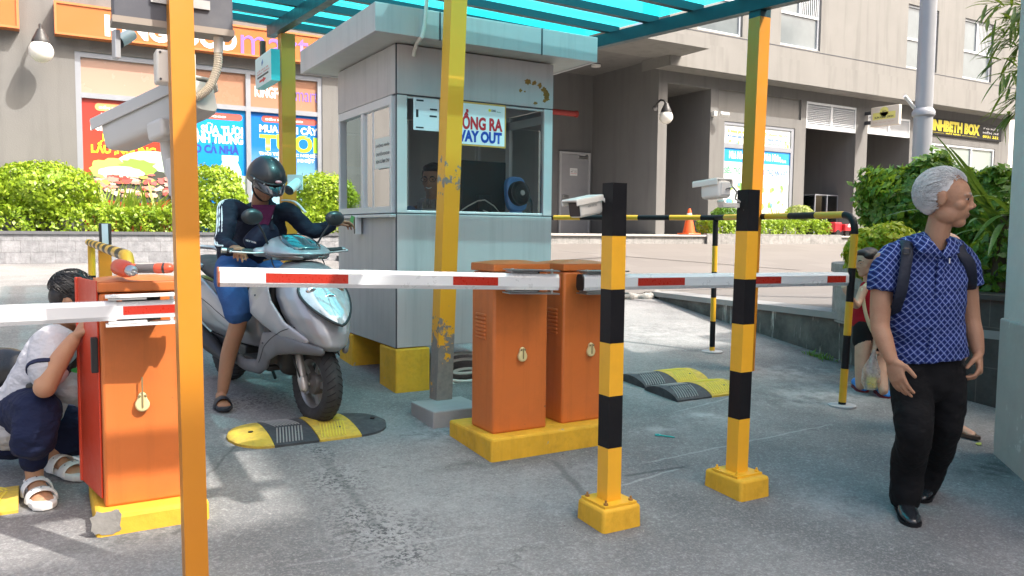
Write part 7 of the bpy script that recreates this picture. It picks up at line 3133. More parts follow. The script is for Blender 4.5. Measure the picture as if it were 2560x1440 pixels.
# =============================== the old man
def checked_shirt():
    m, n, p = _nodes("blue lattice shirt")
    co = _coord(n)
    # lattice in the plane across the chest: axis along his shoulders and height
    dt = n.nodes.new("ShaderNodeVectorMath")
    dt.operation = 'DOT_PRODUCT'
    n.links.new(co, dt.inputs[0])
    dt.inputs[1].default_value = (RH.x, RH.y, 0)
    sp = n.nodes.new("ShaderNodeSeparateXYZ")
    n.links.new(co, sp.inputs[0])
    wv_ = _math(n, 'MULTIPLY', _math(n, 'SUBTRACT', _noise(n, 5, 2, .5, co), .5), .035)
    X_ = _math(n, 'ADD', dt.outputs["Value"], wv_)
    Z_ = _math(n, 'ADD', sp.outputs[2], _math(n, 'MULTIPLY', wv_, .8))
    per = .029

    def tri(v_, sc):
        return _math(n, 'PINGPONG', _math(n, 'MULTIPLY', v_, 1 / sc), .5)
    a = _math(n, 'ADD', X_, _math(n, 'MULTIPLY', Z_, .92))
    b = _math(n, 'SUBTRACT', X_, _math(n, 'MULTIPLY', Z_, .92))
    ta, tb = tri(a, per), tri(b, per)
    ln = _math(n, 'MINIMUM', ta, tb)
    l1 = _ramp(n, ln, .016, .042, (1, 1, 1, 1), (0, 0, 0, 1))
    # inner darker diamond
    inn = _ramp(n, ln, .20, .23)
    base = _mix(n, inn, (.008, .026, .17), (.005, .013, .08))
    zig = _math(n, 'ABSOLUTE', _math(n, 'SUBTRACT', ta, .17))
    z2 = _ramp(n, zig, .012, .03, (1, 1, 1, 1), (0, 0, 0, 1))
    base = _mix(n, _math(n, 'MULTIPLY', z2, .45), base, (.20, .28, .55))
    base = _mix(n, _math(n, 'MULTIPLY', l1, .8), base, (.45, .53, .74))
    n.links.new(base, p.inputs["Base Color"])
    p.inputs["Roughness"].default_value = .85
    p.inputs["Specular IOR Level"].default_value = .25
    mp = n.nodes.new("ShaderNodeMapping")
    mp.inputs["Scale"].default_value, mp.inputs["Rotation"].default_value = (1, 1, 2.2), (.2, .6, 0)
    n.links.new(co, mp.inputs[0])
    _bump(n, p, _noise(n, 7, 3, .55, mp.outputs[0]), .6, .05)
    return m


skin_o = skinmat("weathered skin", (.37, .195, .115), (.34, .12, .07))
hair_w = M("white hair", (.60, .60, .60), .6, var=.15, vs_=60)
DM = 3.60
Ff = G(2266, 1300)
man = thing("person", "elderly white haired man in blue lattice shirt and black trousers walking at the right", "person", (Ff.x, Ff.y, Ff.z))
DF, DR = dep(Ff), 3.98


def Pm(px, py, dd=0.0):
    return P(px, py, DM + dd)


# body: head, neck, arms and hands in one skin
g = MB()
hc = Pm(2366, 497, .0)
at, HR = head_prims(g, hc, RH * .86 - FH * .50 - V((0, 0, .06)), V((0, 0, 1)) + RH * .04, 1.07, 1)
limb(g, [Pm(2330, 655, .05), Pm(2338, 605, .03), Pm(2352, 545, .02)], [(.064, .066), (.052, .056), (.050, .056)], ref=RH)
limb(g, [Pm(2250, 660, .06), Pm(2320, 650, .06), Pm(2390, 660, .09)], [(.04, .04), (.06, .05), (.04, .04)], ref=V((0, 0, 1)))
# arm at the left of the picture
aL = [Pm(2212, 655, .03), Pm(2203, 745, .0), Pm(2200, 812, -.02), Pm(2210, 850, -.06), Pm(2228, 898, -.10)]
limb(g, aL, [.052, .047, .041, .040, (.030, .026)])
hand_prims(g, Pm(2229, 897, -.10), (Pm(2243, 945, -.13) - Pm(2229, 897, -.10)), RH * .75 - FH * -.35, 1, .22, 1.08, .05, .1)
aR = [Pm(2412, 655, .12), Pm(2420, 745, .13), Pm(2428, 800, .12), Pm(2436, 835, .09), Pm(2445, 880, .06)]
limb(g, aR, [.050, .046, .040, .039, (.029, .026)])
hand_prims(g, Pm(2446, 880, .06), (Pm(2449, 925, .03) - Pm(2446, 880, .06)), -RH * .6 + FH * .4, -1, .55, 1.05, .03, .4)
limb(g, [Pm(2320, 660, .08), Pm(2318, 760, .08), Pm(2322, 900, .08)], [(.12, .08), (.11, .08), (.11, .08)], ref=RH)
blob("body", g, skin_o, man, vox=.0048, it=4)
face_details(at, HR, 1.07, man, (1, 0), M("grey brow", (.33, .31, .29), .8))
g = MB()
g.tube([at(-.020, .0885, -.063), at(0, .0925, -.0625), at(.020, .0885, -.063)], .0022, 6)
obj("mouth_line", g, M("mouth line", (.16, .06, .045), .6), man)
hair_cap("hair", at, HR, 1.07, hair_w, man, ((0, -.026, .040, .078, .086, .082), (0, -.056, .010, .070, .056, .076), (0, -.062, -.026, .054, .036, .046), (-.046, -.014, .050, .0275, .046, .042), (.046, -.014, .050, .0275, .046, .042),
                                           (0, .004, .082, .050, .040, .024)), vox=.005)
random.seed(8)
strands("hair_locks", at, HR, 1.07, hair_w, man, 1700, (0, -.028, .026), (.0785, .097, .0985), lambda d: (d.z > -.75 and d.y < .55 + .3 * (d.z - .6) and not (d.y > .12 and d.z < .25)), L=.042, w_=.0008, down=.25)
strands("hair_locks", at, HR, 1.07, M("grey hair", (.30, .295, .29), .6), man, 420, (0, -.026, .026), (.0795, .0955, .097), lambda d: (d.z > -.55 and d.y < .5 + .3 * (d.z - .6) and not (d.y > .10 and d.z < .2)), L=.030, w_=.0008, down=.35)
strands("hair_locks", at, HR, 1.07, hair_w, man, 240, (0, -.020, .032), (.078, .098, .097), lambda d: (d.y > .15 and d.z > .42), L=.038, w_=.0009, down=-.2)

# shirt
shirt_m = checked_shirt()
g = MB()
limb(g, [Pm(2330, 592, .05), Pm(2324, 618, .05), Pm(2316, 660, .045), Pm(2313, 715, .04), Pm(2314, 780, .04), Pm(2318, 845, .05), Pm(2322, 897, .05)],
     [(.066, .056), (.125, .070), (.178, .095), (.184, .110), (.172, .114), (.166, .118), (.176, .122)], ref=RH, n=28, rnd=False)
limb(g, [Pm(2276, 628, .045), Pm(2234, 645, .03), Pm(2213, 684, .01), Pm(2206, 728, .0)], [.058, .070, .068, .067], k=5, rnd=False)
limb(g, [Pm(2366, 628, .08), Pm(2400, 645, .11), Pm(2418, 682, .125), Pm(2424, 716, .125)], [.056, .066, .064, .064], k=5, rnd=False)
limb(g, [Pm(2238, 640, .05), Pm(2282, 620, .05), Pm(2330, 606, .055), Pm(2372, 618, .075), Pm(2402, 640, .10)], [(.058, .062), (.060, .066), (.050, .062), (.056, .064), (.056, .060)], ref=V((0, 0, 1)))
blob("shirt", g, shirt_m, man, vox=.0075, it=5, disp=((.016, .11), (.008, .045)))
for sx, pts in ((-1, [(2296, 598, -.03), (2318, 618, -.085), (2350, 640, -.085)]), (1, [(2378, 600, -.01), (2385, 618, -.05), (2362, 640, -.08)])):
    g = MB()
    g.tube([Pm(*q) for q in pts], [(.010, .034), (.009, .036), (.006, .014)], 12, ref=-FH, rnd=True)
    obj("collar", g, shirt_m, man)
g = MB()
for (px, py) in ((2347, 690), (2345, 745), (2342, 795), (2336, 845)):
    p_ = Pm(px, py, -.066)
    g.cyl(p_ + FH * .006, p_ - FH * .004, .0055, n=12)
obj("buttons", g, ink, man)
g = MB()
g.tube([Pm(2356, 640, -.062), Pm(2350, 700, -.074), Pm(2344, 780, -.076), Pm(2330, 880, -.072)], [(.004, .016)] * 4, 8, ref=-FH)
obj("placket", g, shirt_m, man)
g = MB()
g.obox(Pm(2374, 652, -.066), RH * .002, FH * .002, V((0, 0, .011)))
obj("pen", g, white, man)
# trousers and shoes
tro = cloth("black trousers", (.0055, .0055, .0065), fold=.45, fs=6)
g = MB()
limb(g, [Pm(2318, 880, .06), Pm(2318, 915, .06), Pm(2318, 950, .06)], [(.142, .102), (.150, .110), (.140, .106)], ref=RH, n=24)
kn = P(2284, 1080, DM - .02)
an = P(2263, 1245, DF + .09)
limb(g, [Pm(2275, 930, .05), Pm(2280, 1000, .03), kn, P(2270, 1160, DF + .08), an], [(.088, .10), (.086, .096), (.080, .084), (.074, .078), (.068, .080)], ref=RH, n=20)
rk = P(2358, 1075, DM + .12)
ra_ = P(2310, 1218, DR - .02)
limb(g, [Pm(2362, 930, .08), Pm(2366, 1000, .08), rk, P(2336, 1150, DR - .06), ra_], [(.086, .098), (.084, .094), (.074, .08), (.068, .072), (.062, .070)], ref=RH, n=20)
blob("trousers", g, tro, man, vox=.009, it=4, disp=((.020, .13), (.010, .05)))
shoe_m = M("black leather", (.018, .02, .024), .25, var=.3, coat=.3)


def shoe(nm, heel, toe, mat, s=1.0, h=.085, sole=None, parent=None):
    heel, toe = V(heel), V(toe)
    d = (toe - heel)
    L = d.length
    d.normalize()
    sd_ = d.cross(V((0, 0, 1))).normalized()
    up = sd_.cross(d)
    g_ = MB()
    rings = []
    for f, w_, hh in ((0, .026, .55), (.06, .032, .85), (.25, .035, 1.05), (.42, .038, .80), (.6, .045, .56), (.8, .044, .45), (.94, .032, .34), (1.0, .016, .22)):
        c_ = heel + d * (L * f)
        ring = []
        for k in range(16):
            q = 6.283 * k / 16
            x, z = math.cos(q) * w_ * s, (math.sin(q) * .5 + .5) * hh * h
            ring.append(c_ + sd_ * x + up * (z + .012))
        rings.append(ring)
    g_.loft(rings)
    so_ = blob(nm, g_, mat, parent, vox=.006, it=4)
    g_ = MB()
    rings = []
    for z in (.0, .016):
        pts = []
        for k in range(24):
            q = 6.283 * k / 24
            f = .5 - .5 * math.cos(q)
            w_ = np.interp(f, (0, .08, .25, .45, .65, .85, .96, 1), (.012, .030, .034, .034, .044, .043, .028, .006)) * s * 1.06
            pts.append(heel + d * (L * f * 1.03 - .008) + sd_ * (w_ if q < math.pi else -w_) + up * z)
        rings.append(pts)
    g_.loft(rings)
    obj("sole", g_, sole or black, so_)
    return so_


th_, tt_ = G(2250, 1262), G(2284, 1322)
shoe("shoe", th_, th_ + (tt_ - th_).normalized() * .285, shoe_m, 1.02, .085, None, man)
r0, r1 = P(2322, 1232, DR), P(2306, 1246, DR - .2)
r0, r1 = G(2330, 1222), G(2306, 1250)
shoe("shoe", r0 + V((0, 0, .03)), r0 + (r1 - r0).normalized() * .27, shoe_m, 1.0, .08, None, man)
# backpack with straps
bp = thing("backpack", "dark navy backpack worn by the old man, its straps over both shoulders", "backpack", Pm(2300, 700, .2))
navy_c = cloth("navy nylon", (.014, .018, .032), fold=.3, rough=.6)
g = MB()
limb(g, [Pm(2300, 640, .27), Pm(2296, 740, .30), Pm(2300, 850, .27)], [(.13, .08), (.16, .11), (.15, .09)], ref=RH, n=24)
blob("bag", g, navy_c, bp, vox=.010, it=5)
for pts in ([(2258, 625, .12), (2264, 603, .03), (2268, 632, -.055), (2262, 680, -.085), (2252, 735, -.085), (2238, 775, -.02), (2234, 800, .08)],
            [(2384, 625, .14), (2393, 604, .06), (2405, 632, .0), (2424, 660, -.015), (2428, 700, .02), (2424, 730, .12)]):
    g = MB()
    q = bez(*[Pm(*p_) for p_ in pts], n=6)
    sr = RH if pts[0][0] < 2300 else RH
    g.tube(q, [(.026, .007)] * len(q), 12, ref=sr)
    st_ = obj("strap", g, navy_c, bp)
g = MB()
q = Pm(2266, 628, -.078)
ring = [q + RH * (.016 * math.copysign(abs(math.cos(a)) ** .5, math.cos(a))) + V((0, 0, .012 * math.copysign(abs(math.sin(a)) ** .5, math.sin(a)))) for a in np.linspace(0, 6.283, 21)]
g.tube(ring, .0028, 6)
obj("buckle", g, plastic_b, bp)

# =============================== the boy
skin_b = skinmat("boy skin", (.56, .34, .235))
hair_k = M("black hair", (.014, .012, .012), .5, var=.3, vs_=60)
Bf = G(2152, 978)
DB = dep(Bf)


def Pb(px, py, dd=0.0):
    return P(px, py, DB + dd)


boy = thing("person", "small boy in a red top and black shorts behind the striped rail post", "person", (Bf.x, Bf.y, Bf.z))
g = MB()
bh = Pb(2167, 655, .02)
atb, BR = head_prims(g, bh, -RH * .95 - FH * .22 - V((0, 0, .12)), V((0, 0, 1)), .92)
limb(g, [Pb(2176, 740, .05), Pb(2172, 690, .04)], [.045, .042])
limb(g, [Pb(2176, 735, .04), Pb(2174, 800, .04), Pb(2172, 850, .04)], [(.10, .075), (.105, .08), (.105, .08)], ref=RH)
limb(g, [Pb(2158, 725, -.06), Pb(2146, 755, -.10), Pb(2138, 762, -.14), Pb(2122, 738, -.24)], [.035, .031, .028, .021])
hand_prims(g, Pb(2121, 737, -.25), (Pb(2113, 716, -.24) - Pb(2121, 737, -.25)), FH * .9 + RH * .2, -1, .5, .72, .08, .3)
limb(g, [Pb(2196, 730, .05), Pb(2204, 790, .0), Pb(2203, 820, -.03), Pb(2190, 858, -.10)], [.035, .032, .029, .021])
hand_prims(g, Pb(2189, 860, -.10), V((0, 0, -1)) - RH * .2, RH * .8, -1, .7, .72, .02, .4)
for (hx, hy, kx, ky, ax__, ay, fx_, d0) in ((2160, 845, 2154, 905, 2150, 958, 2152, -.02), (2194, 845, 2200, 910, 2208, 972, 2206, .05)):
    an_ = G(ax__, ay + 22)
    limb(g, [Pb(hx, hy, d0 + .03), Pb(kx, ky, d0), an_ + V((0, 0, .05))], [(.068, .068), (.05, .052), (.034, .036)])
blob("body", g, skin_b, boy, vox=.0055, it=4)
face_details(atb, BR, .92, boy, (0, 0), hair_k)
hair_cap("hair", atb, BR, .92, hair_k, boy, ((0, -.022, .050, .080, .092, .072), (0, -.060, .020, .070, .050, .060), (0, .030, .082, .060, .052, .030), (-.05, .0, .055, .034, .06, .036), (.05, .0, .055, .034, .06, .036)))
g = MB()
limb(g, [Pb(2176, 722, .045), Pb(2174, 760, .04), Pb(2170, 800, .04), Pb(2168, 800 - 2 + 0, .04)], [(.085, .07), (.118, .092), (.122, .096), (.122, .096)], ref=RH, n=24)
limb(g, [Pb(2173, 790, .04), Pb(2171, 806, .04)], [(.120, .095), (.122, .096)], ref=RH, n=24)
blob("top", g, cloth("red knit top", (.36, .012, .022), fold=.35), boy, vox=.008, it=5, disp=((.010, .08),))
g = MB()
limb(g, [Pb(2174, 792, .04), Pb(2174, 825, .04)], [(.118, .094), (.118, .096)], ref=RH, n=22)
limb(g, [Pb(2160, 815, .02), Pb(2157, 852, .02)], [.080, .078])
limb(g, [Pb(2194, 815, .07), Pb(2195, 856, .07)], [.080, .078])
blob("shorts", g, cloth("black shorts", (.012, .012, .013), fold=.3), boy, vox=.008, it=5)
clog = M("blue foam clog", (.02, .23, .66), .5, var=.06)
clog_s = M("maroon sole", (.17, .02, .03), .6)
for hq, tq in (((2136, 966), (2174, 990)), ((2192, 980), (2236, 1006))):
    h_, t_ = G(*hq), G(*tq)
    shoe("clog", h_, h_ + (t_ - h_).normalized() * .20, clog, 1.05, .075, clog_s, boy)
bb = thing("backpack", "black school bag on the boy's back with a pale strap across his chest", "backpack", Pb(2205, 740, .2))
g = MB()
limb(g, [Pb(2207, 690, .10), Pb(2208, 750, .12), Pb(2206, 815, .10)], [(.07, .09), (.085, .11), (.08, .10)], ref=RH, n=20)
blob("bag", g, cloth("black nylon", (.012, .012, .013), fold=.25, rough=.6), bb, vox=.009, it=5)
g = MB()
q = bez(Pb(2168, 708, .0), Pb(2158, 722, -.085), Pb(2159, 755, -.090), Pb(2166, 790, -.095), Pb(2178, 822, -.075), Pb(2192, 846, -.02), n=5)
g.tube(q, [(.014, .004)] * len(q), 10, ref=RH)
obj("strap", g, M("cream webbing", (.62, .56, .36), .8), bb)

# carrier bag with a drink in the boy's hand
cb = thing("carrier_bag", "clear plastic carrier bag with a yellow drink hanging from the boy's hand", "bag", Pb(2180, 925, -.10))


def plastic_film():
    m, n, p = _nodes("milky plastic film")
    n.nodes.remove(p)
    tr_, df, gl, m1, m2 = n.nodes.new("ShaderNodeBsdfTransparent"), n.nodes.new("ShaderNodeBsdfTranslucent"), n.nodes.new("ShaderNodeBsdfGlossy"), n.nodes.new("ShaderNodeMixShader"), n.nodes.new("ShaderNodeMixShader")
    df.inputs[0].default_value = (.85, .86, .9, 1)
    gl.inputs["Roughness"].default_value = .15
    n.links.new(_ramp(n, _noise(n, 30, 4, .6, _coord(n)), .35, .7, (.25, .25, .25, 1), (.6, .6, .6, 1)), m1.inputs[0])
    n.links.new(tr_.outputs[0], m1.inputs[1])
    n.links.new(df.outputs[0], m1.inputs[2])
    m2.inputs[0].default_value = .12
    n.links.new(m1.outputs[0], m2.inputs[1])
    n.links.new(gl.outputs[0], m2.inputs[2])
    n.links.new(m2.outputs[0], n.nodes["Material Output"].inputs[0])
    return m


film = plastic_film()
g = MB()
q = [Pb(2186, 874, -.12), Pb(2184, 890, -.12), Pb(2181, 905, -.12), Pb(2178, 925, -.12), Pb(2177, 955, -.12), Pb(2178, 972, -.12)]
g.tube(q, [(.012, .010), (.022, .02), (.040, .035), (.066, .055), (.070, .058), (.052, .045)], 18, ref=RH)
obj("film", g, film, cb, smooth=60)
g = MB()
c_ = Pb(2179, 968, -.12)
g.lathe([(.0, .0), (.030, .0), (.036, .075), (.0, .075)], c_, n=20)
obj("drink", g, M("yellow drink", (.75, .62, .05), .3), cb)
g = MB()
g.lathe([(.0365, .075), (.040, .13), (.042, .13), (.042, .138), (.0, .14)], c_, n=20)
obj("cup", g, film, cb)
# =============================== the scooter rider
skin_r = skinmat("tanned skin", (.36, .185, .105))
jac = cloth("navy track jacket", (.010, .014, .030), fold=.45, fs=6, rough=.75)
denim = cloth("blue denim", (.035, .095, .25), var=.3, fold=.4)
white_s = flat("white stripe", (.70, .72, .75), .8)
seat_c = S(0, .22, .80)
rd_ = thing("person", "rider in black half helmet and navy striped jacket sitting on the silver scooter", "person", S(0, .2, 0))
RF = G(553, 1012)
R_sh, R_el, R_wr = P(573, 522, 5.16), P(558, 608, 4.98), P(594, 632, 4.93)
gripR = S(.315, .862, 1.004)
L_sh, L_el, L_wr = P(724, 530, 5.42), P(774, 576, 5.50), P(832, 563, 5.62)
hcr = P(664, 452, 5.20)
hf = (RH * .50 - FH * .58 - V((0, 0, .58)))
hu = (V((0, 0, 1)) + RH * .30 - FH * .36)
g = MB()
atr, RR = head_prims(g, hcr, hf, hu, 1.0, .5)
limb(g, [P(652, 545, 5.36), P(650, 510, 5.30), atr(0, -.02, -.06)], [(.062, .064), (.055, .057), (.052, .056)], ref=RH)
limb(g, [S(0, .18, .92), P(640, 640, 5.52), P(650, 545, 5.40)], [(.13, .1), (.14, .10), (.10, .07)], ref=RH)
limb(g, [R_sh, R_el, R_wr], [.046, .038, .028])
wr = gripR + (R_el - gripR).normalized() * .085
limb(g, [R_el, wr], [.038, .027])
hand_prims(g, wr, gripR + V((0, 0, .012)) - wr, V((0, 0, -1)) + hd2 * .25, 1, .78, 1.02, .06, .6)
limb(g, [L_sh, L_el, L_wr], [.046, .037, .027])
hand_prims(g, L_wr, P(862, 556, 5.66) - L_wr, V((0, 0, -1)) - FH * .3, -1, .42, 1.0, .04, .3)
# right leg down to the road
kneeR = S(.215, .66, .60)
ankR = RF + V((0, 0, .085)) + FH * .03
limb(g, [S(.12, .24, .84), S(.20, .46, .76), kneeR, (kneeR * .45 + ankR * .55) - hd2 * .03, ankR], [(.075, .075), (.072, .072), (.056, .06), (.050, .054), (.034, .036)])
toe = (G(556, 1030) - RF)
td = (hd2 * .8 - RH * .25)
td.z = 0
td.normalize()
td.z = -SL * .4
hl_ = RF - td * .02 + V((0, 0, .045))
g.tube([hl_ - td * .05, hl_ + td * .05 + V((0, 0, .0)), hl_ + td * .13 - V((0, 0, .012)), hl_ + td * .185 - V((0, 0, .018))], [(.028, .03), (.036, .034), (.042, .022), (.034, .014)], 14, ref=td.cross(V((0, 0, 1))), rnd=True)
sdv = td.cross(V((0, 0, 1))).normalized()
for k in range(5):
    o_ = (-.032 + .016 * k)
    b_ = hl_ + td * (.17 - .010 * abs(k - 1.2)) + sdv * o_ - V((0, 0, .018))
    g.tube([b_, b_ + td * .035 - V((0, 0, .004))], [.010 if k else .012, .0085], 8, rnd=True)
kneeL = S(-.16, .80, .62)
limb(g, [S(-.12, .24, .84), S(-.17, .52, .76), kneeL, S(-.15, .82, .42)], [.075, .07, .056, .05])
blob("body", g, skin_r, rd_, vox=.0055, it=4)
face_details(atr, RR, 1.0, rd_, (0, -1), hair_k)
hair_cap("hair", atr, RR, 1.0, hair_k, rd_, ((0, -.060, -.02, .066, .045, .05), (0, -.03, .045, .078, .088, .075)))
# jacket: torso, sleeves, collar
g = MB()
limb(g, [S(0, .17, .84), S(0, .19, .95), P(636, 640, 5.54), P(650, 570, 5.43), P(656, 528, 5.36), P(655, 512, 5.34)], [(.145, .12), (.160, .13), (.172, .122), (.178, .108), (.118, .08), (.070, .066)], ref=RH + FH * .35, n=26)
limb(g, [P(604, 530, 5.22), R_sh, (R_sh + R_el) / 2, R_el, (R_el + wr) / 2 + V((0, 0, -.01)), wr + (R_el - wr).normalized() * .02], [.062, .066, .062, .058, .052, .042])
limb(g, [P(706, 530, 5.40), L_sh, (L_sh + L_el) / 2, L_el, (L_el + L_wr) / 2 - V((0, 0, .012)), L_wr + (L_el - L_wr).normalized() * .02], [.060, .062, .058, .056, .052, .042])
blob("jacket", g, jac, rd_, vox=.009, it=4, disp=((.018, .11), (.010, .05)))
g = MB()
ring = [P(655, 514, 5.33) + RH * (.076 * math.cos(a)) + FH * (.074 * math.sin(a)) + V((0, 0, .026 * math.sin(a))) for a in np.linspace(-1.15, 4.29, 22)]
g.tube(ring, [(.010, .026)] * 22, 10, ref=V((0, 0, .3)) + RH * .1)
obj("collar", g, jac, rd_)
g = MB()
g.prism([P(630, 512, 5.225), P(688, 512, 5.24), P(672, 560, 5.255), P(652, 590, 5.27)], FH * .02)
obj("undershirt", g, cloth("plum shirt", (.12, .025, .08)), rd_, smooth=0)
for k in (-1, 0, 1):
    g = MB()
    off = -RH * .002
    base_pts = [(610, 478), (588, 488), (566, 508), (548, 548), (540, 582), (552, 606), (572, 618)]
    pts = []
    for i, (px, py) in enumerate(base_pts):
        # surface of the right sleeve as seen from the outside front
        cc = [P(604, 530, 5.22), P(590, 524, 5.19), R_sh, (R_sh + R_el) / 2, R_el * .7 + R_sh * .3, R_el, (R_el + wr) / 2][i]
        rr_ = (.066, .070, .071, .067, .063, .062, .056)[i]
        dirn = [(V((0, 0, 1)) * .9 - FH * .55), (V((0, 0, 1)) * .8 - RH * .2 - FH * .6), (-RH * .5 + V((0, 0, .45)) - FH * .75), (-RH * .3 - FH * .95), (-RH * .25 - FH * .95), (-RH * .2 - FH * 1.0 - V((0, 0, .1))), (-FH * .95 + RH * .1)][i].normalized()
        tang = V((0, 0, 1)) if i > 1 else RH
        lat = dirn.cross(tang).normalized()
        pts.append(cc + dirn * rr_ + lat * (k * .018) - dirn * abs(k) * .002)
    q = bez(*pts, n=5)
    g.tube(q, [(.0055, .0055)] * len(q), 6)
    obj("sleeve_stripe", g, white_s, rd_)
    g = MB()
    q = bez(*[L_sh + V((0, 0, .078)) - RH * .05 + FH * (k * .018), L_sh + V((0, 0, .070)) + RH * .035 + FH * (k * .018), (L_sh + L_el) / 2 + V((0, 0, .062)) + RH * .04 + FH * (k * .018)], n=5)
    g.tube(q, .0055, 6)
    obj("sleeve_stripe", g, white_s, rd_)
g = MB()
c_ = P(675, 548, 5.285)
g.prism([c_, c_ + V((0, 0, .03)) + RH * .002, c_ + V((0, 0, .022)) + RH * .008, c_ + V((0, 0, .030)) + RH * .018, c_ + RH * .010], FH * .012)
g.obox(c_ + RH * .006 - V((0, 0, .012)), RH * .010, FH * .004, V((0, 0, .003)))
obj("chest_emblem", g, white_s, rd_, smooth=0)
# cross bag over the belly
xb = thing("cross_body_bag", "dark navy cross body bag on the rider's belly above the handlebar", "bag", P(650, 600, 5.3))
g = MB()
limb(g, [P(622, 608, 5.22), P(652, 590, 5.25), P(686, 580, 5.30)], [(.05, .03), (.075, .04), (.06, .03)], ref=V((0, 0, 1)), n=20)
blob("pouch", g, cloth("navy bag", (.014, .022, .05), fold=.2, rough=.6), xb, vox=.008, it=4)
g = MB()
q = bez(P(682, 575, 5.24), P(672, 545, 5.275), P(640, 520, 5.26), n=5)
g.tube(q, [(.014, .003)] * len(q), 8, ref=RH)
obj("strap", g, navy_c, xb)
text("NEW YORK", P(628, 604, 5.165), RH * .95 - V((0, 0, .25)), V((0, 0, 1)), .07, .012, white_s, xb, .02)
# denim shorts
g = MB()
limb(g, [S(0, .16, .83), S(0, .24, .86)], [(.17, .11), (.165, .10)], ref=Xv, n=22)
limb(g, [S(.10, .22, .83), S(.19, .44, .76), S(.225, .62, .655), S(.228, .655, .60)], [.098, .098, .090, .090], n=20)
limb(g, [S(-.10, .22, .83), S(-.17, .50, .77), S(-.17, .74, .68)], [.098, .095, .086], n=20)
blob("shorts", g, denim, rd_, vox=.009, it=4, disp=((.014, .09),))
# slide sandal
slide = M("dark slide sandal", (.022, .026, .035), .55, var=.2)
g = MB()
rings = []
for z in (.006, .030):
    pts = []
    for k in range(26):
        q = 6.283 * k / 26
        f = .5 - .5 * math.cos(q)
        w_ = np.interp(f, (0, .1, .3, .5, .75, .92, 1), (.015, .036, .038, .040, .050, .040, .012))
        pts.append(RF - td * .085 + td * (.30 * f) + sdv * (w_ if q < math.pi else -w_) + V((0, 0, z)))
    rings.append(pts)
g.loft(rings)
sl_ = obj("sandal", g, slide, rd_, bev=.005)
g = MB()
arcp = [hl_ + td * .115 + sdv * (.052 * math.cos(a)) + V((0, 0, -.040 + .066 * max(0, math.sin(a)))) for a in np.linspace(0, math.pi, 15)]
g.tube(arcp, [(.042, .006)] * 15, 12, ref=td)
obj("sandal_strap", g, slide, sl_)
# helmet
hel = thing("helmet", "matt black half helmet with a peak on the rider's head", "helmet", hcr)
hm = M("matt black helmet", (.016, .018, .022), .38, var=.15, coat=.25)
g = MB()
rings = []
for k in range(11):
    a = math.pi / 2 * (1 - k / 10) - (.22 if k == 10 else .18 * k / 10)
    rings.append([atr((.118) * math.cos(max(a, -.3)) * math.cos(b), -.008 + .140 * math.cos(max(a, -.3)) * math.sin(b), .030 + .132 * math.sin(a) - (.050 * max(0, -math.sin(b)) * (k / 10) ** 3) + .020 * max(0, math.sin(b)) * (k / 10) ** 3) for b in np.linspace(0, 6.283, 33)[:-1]])
g.loft(rings, cap=False)
ho = obj("shell", g, hm, hel, smooth=60)
m_ = ho.modifiers.new("t", 'SOLIDIFY')
m_.thickness, m_.offset = .016, -1
g = MB()
rows = []
for k in range(6):
    f = k / 5
    rows.append([atr(.112 * math.sin(b) * (1 + .02 * f), -.008 + (.135 + .060 * f * max(0, math.cos(b * .9))) * math.cos(b), .040 - .026 * f - .018 * f * f + .010 * math.cos(b)) for b in np.linspace(-1.15, 1.15, 19)])
g.loft(rows, cap=False, closed=False)
po_ = obj("peak", g, M("smoked peak", (.02, .022, .03), .12, var=.1, coat=1), hel, smooth=60)
m_ = po_.modifiers.new("t", 'SOLIDIFY')
m_.thickness, m_.offset = .006, 0
g = MB()
g.tube([atr(.118 * math.sin(b), -.008 + .142 * math.cos(b), .048 + .012 * math.cos(b)) for b in np.linspace(-1.4, 1.4, 21)], .007, 8)
obj("band", g, hm, hel)
g = MB()
for b in (-1.1, -.55, .55, 1.1):
    g.ell(atr(.122 * math.sin(b), -.008 + .147 * math.cos(b), .052), (.006, .006, .006))
obj("snap", g, steel, hel)
g = MB()
q = atr(.122 * math.sin(-.12), -.006 + .146 * math.cos(-.12), .088)
g.ell(q, (.022, .010, .010), RR, 16, 10)
obj("badge", g, M("pink badge", (.62, .30, .32), .4), hel)
g = MB()
q = bez(atr(-.085, .005, .0), atr(-.078, .03, -.06), atr(-.03, .052, -.112), atr(.03, .052, -.112), atr(.078, .03, -.06), atr(.085, .005, .0), n=5)
g.tube(q, [(.007, .0025)] * len(q), 8)
obj("chin_strap", g, plastic_b, hel)
# the card he holds out
cp = P(879, 553, 5.68)
g = MB()
g.obox(cp, RH * .012 + V((0, 0, -.006)), FH * .0012 + RH * .0, V((0, 0, .036)) + RH * .010)
tag(obj("ticket_card", g, M("green card", (.10, .38, .12), .5), smooth=0), "small green card held out towards the booth by the rider", "card")

# =============================== the squatting repair man
skin_w = skinmat("worker skin", (.44, .235, .135))
polo = cloth("white grey polo", (.47, .47, .50), var=.06, fold=.8, fs=6)
navy_t = cloth("navy joggers", (.010, .015, .045), fold=.6, fs=8)
WF = G(82, 1268)
wk = thing("person", "repair man in a pale polo shirt and white sandals squatting beside the open left gate", "person", WF)


def Pw(px, py, D):
    return P(px, py, D)


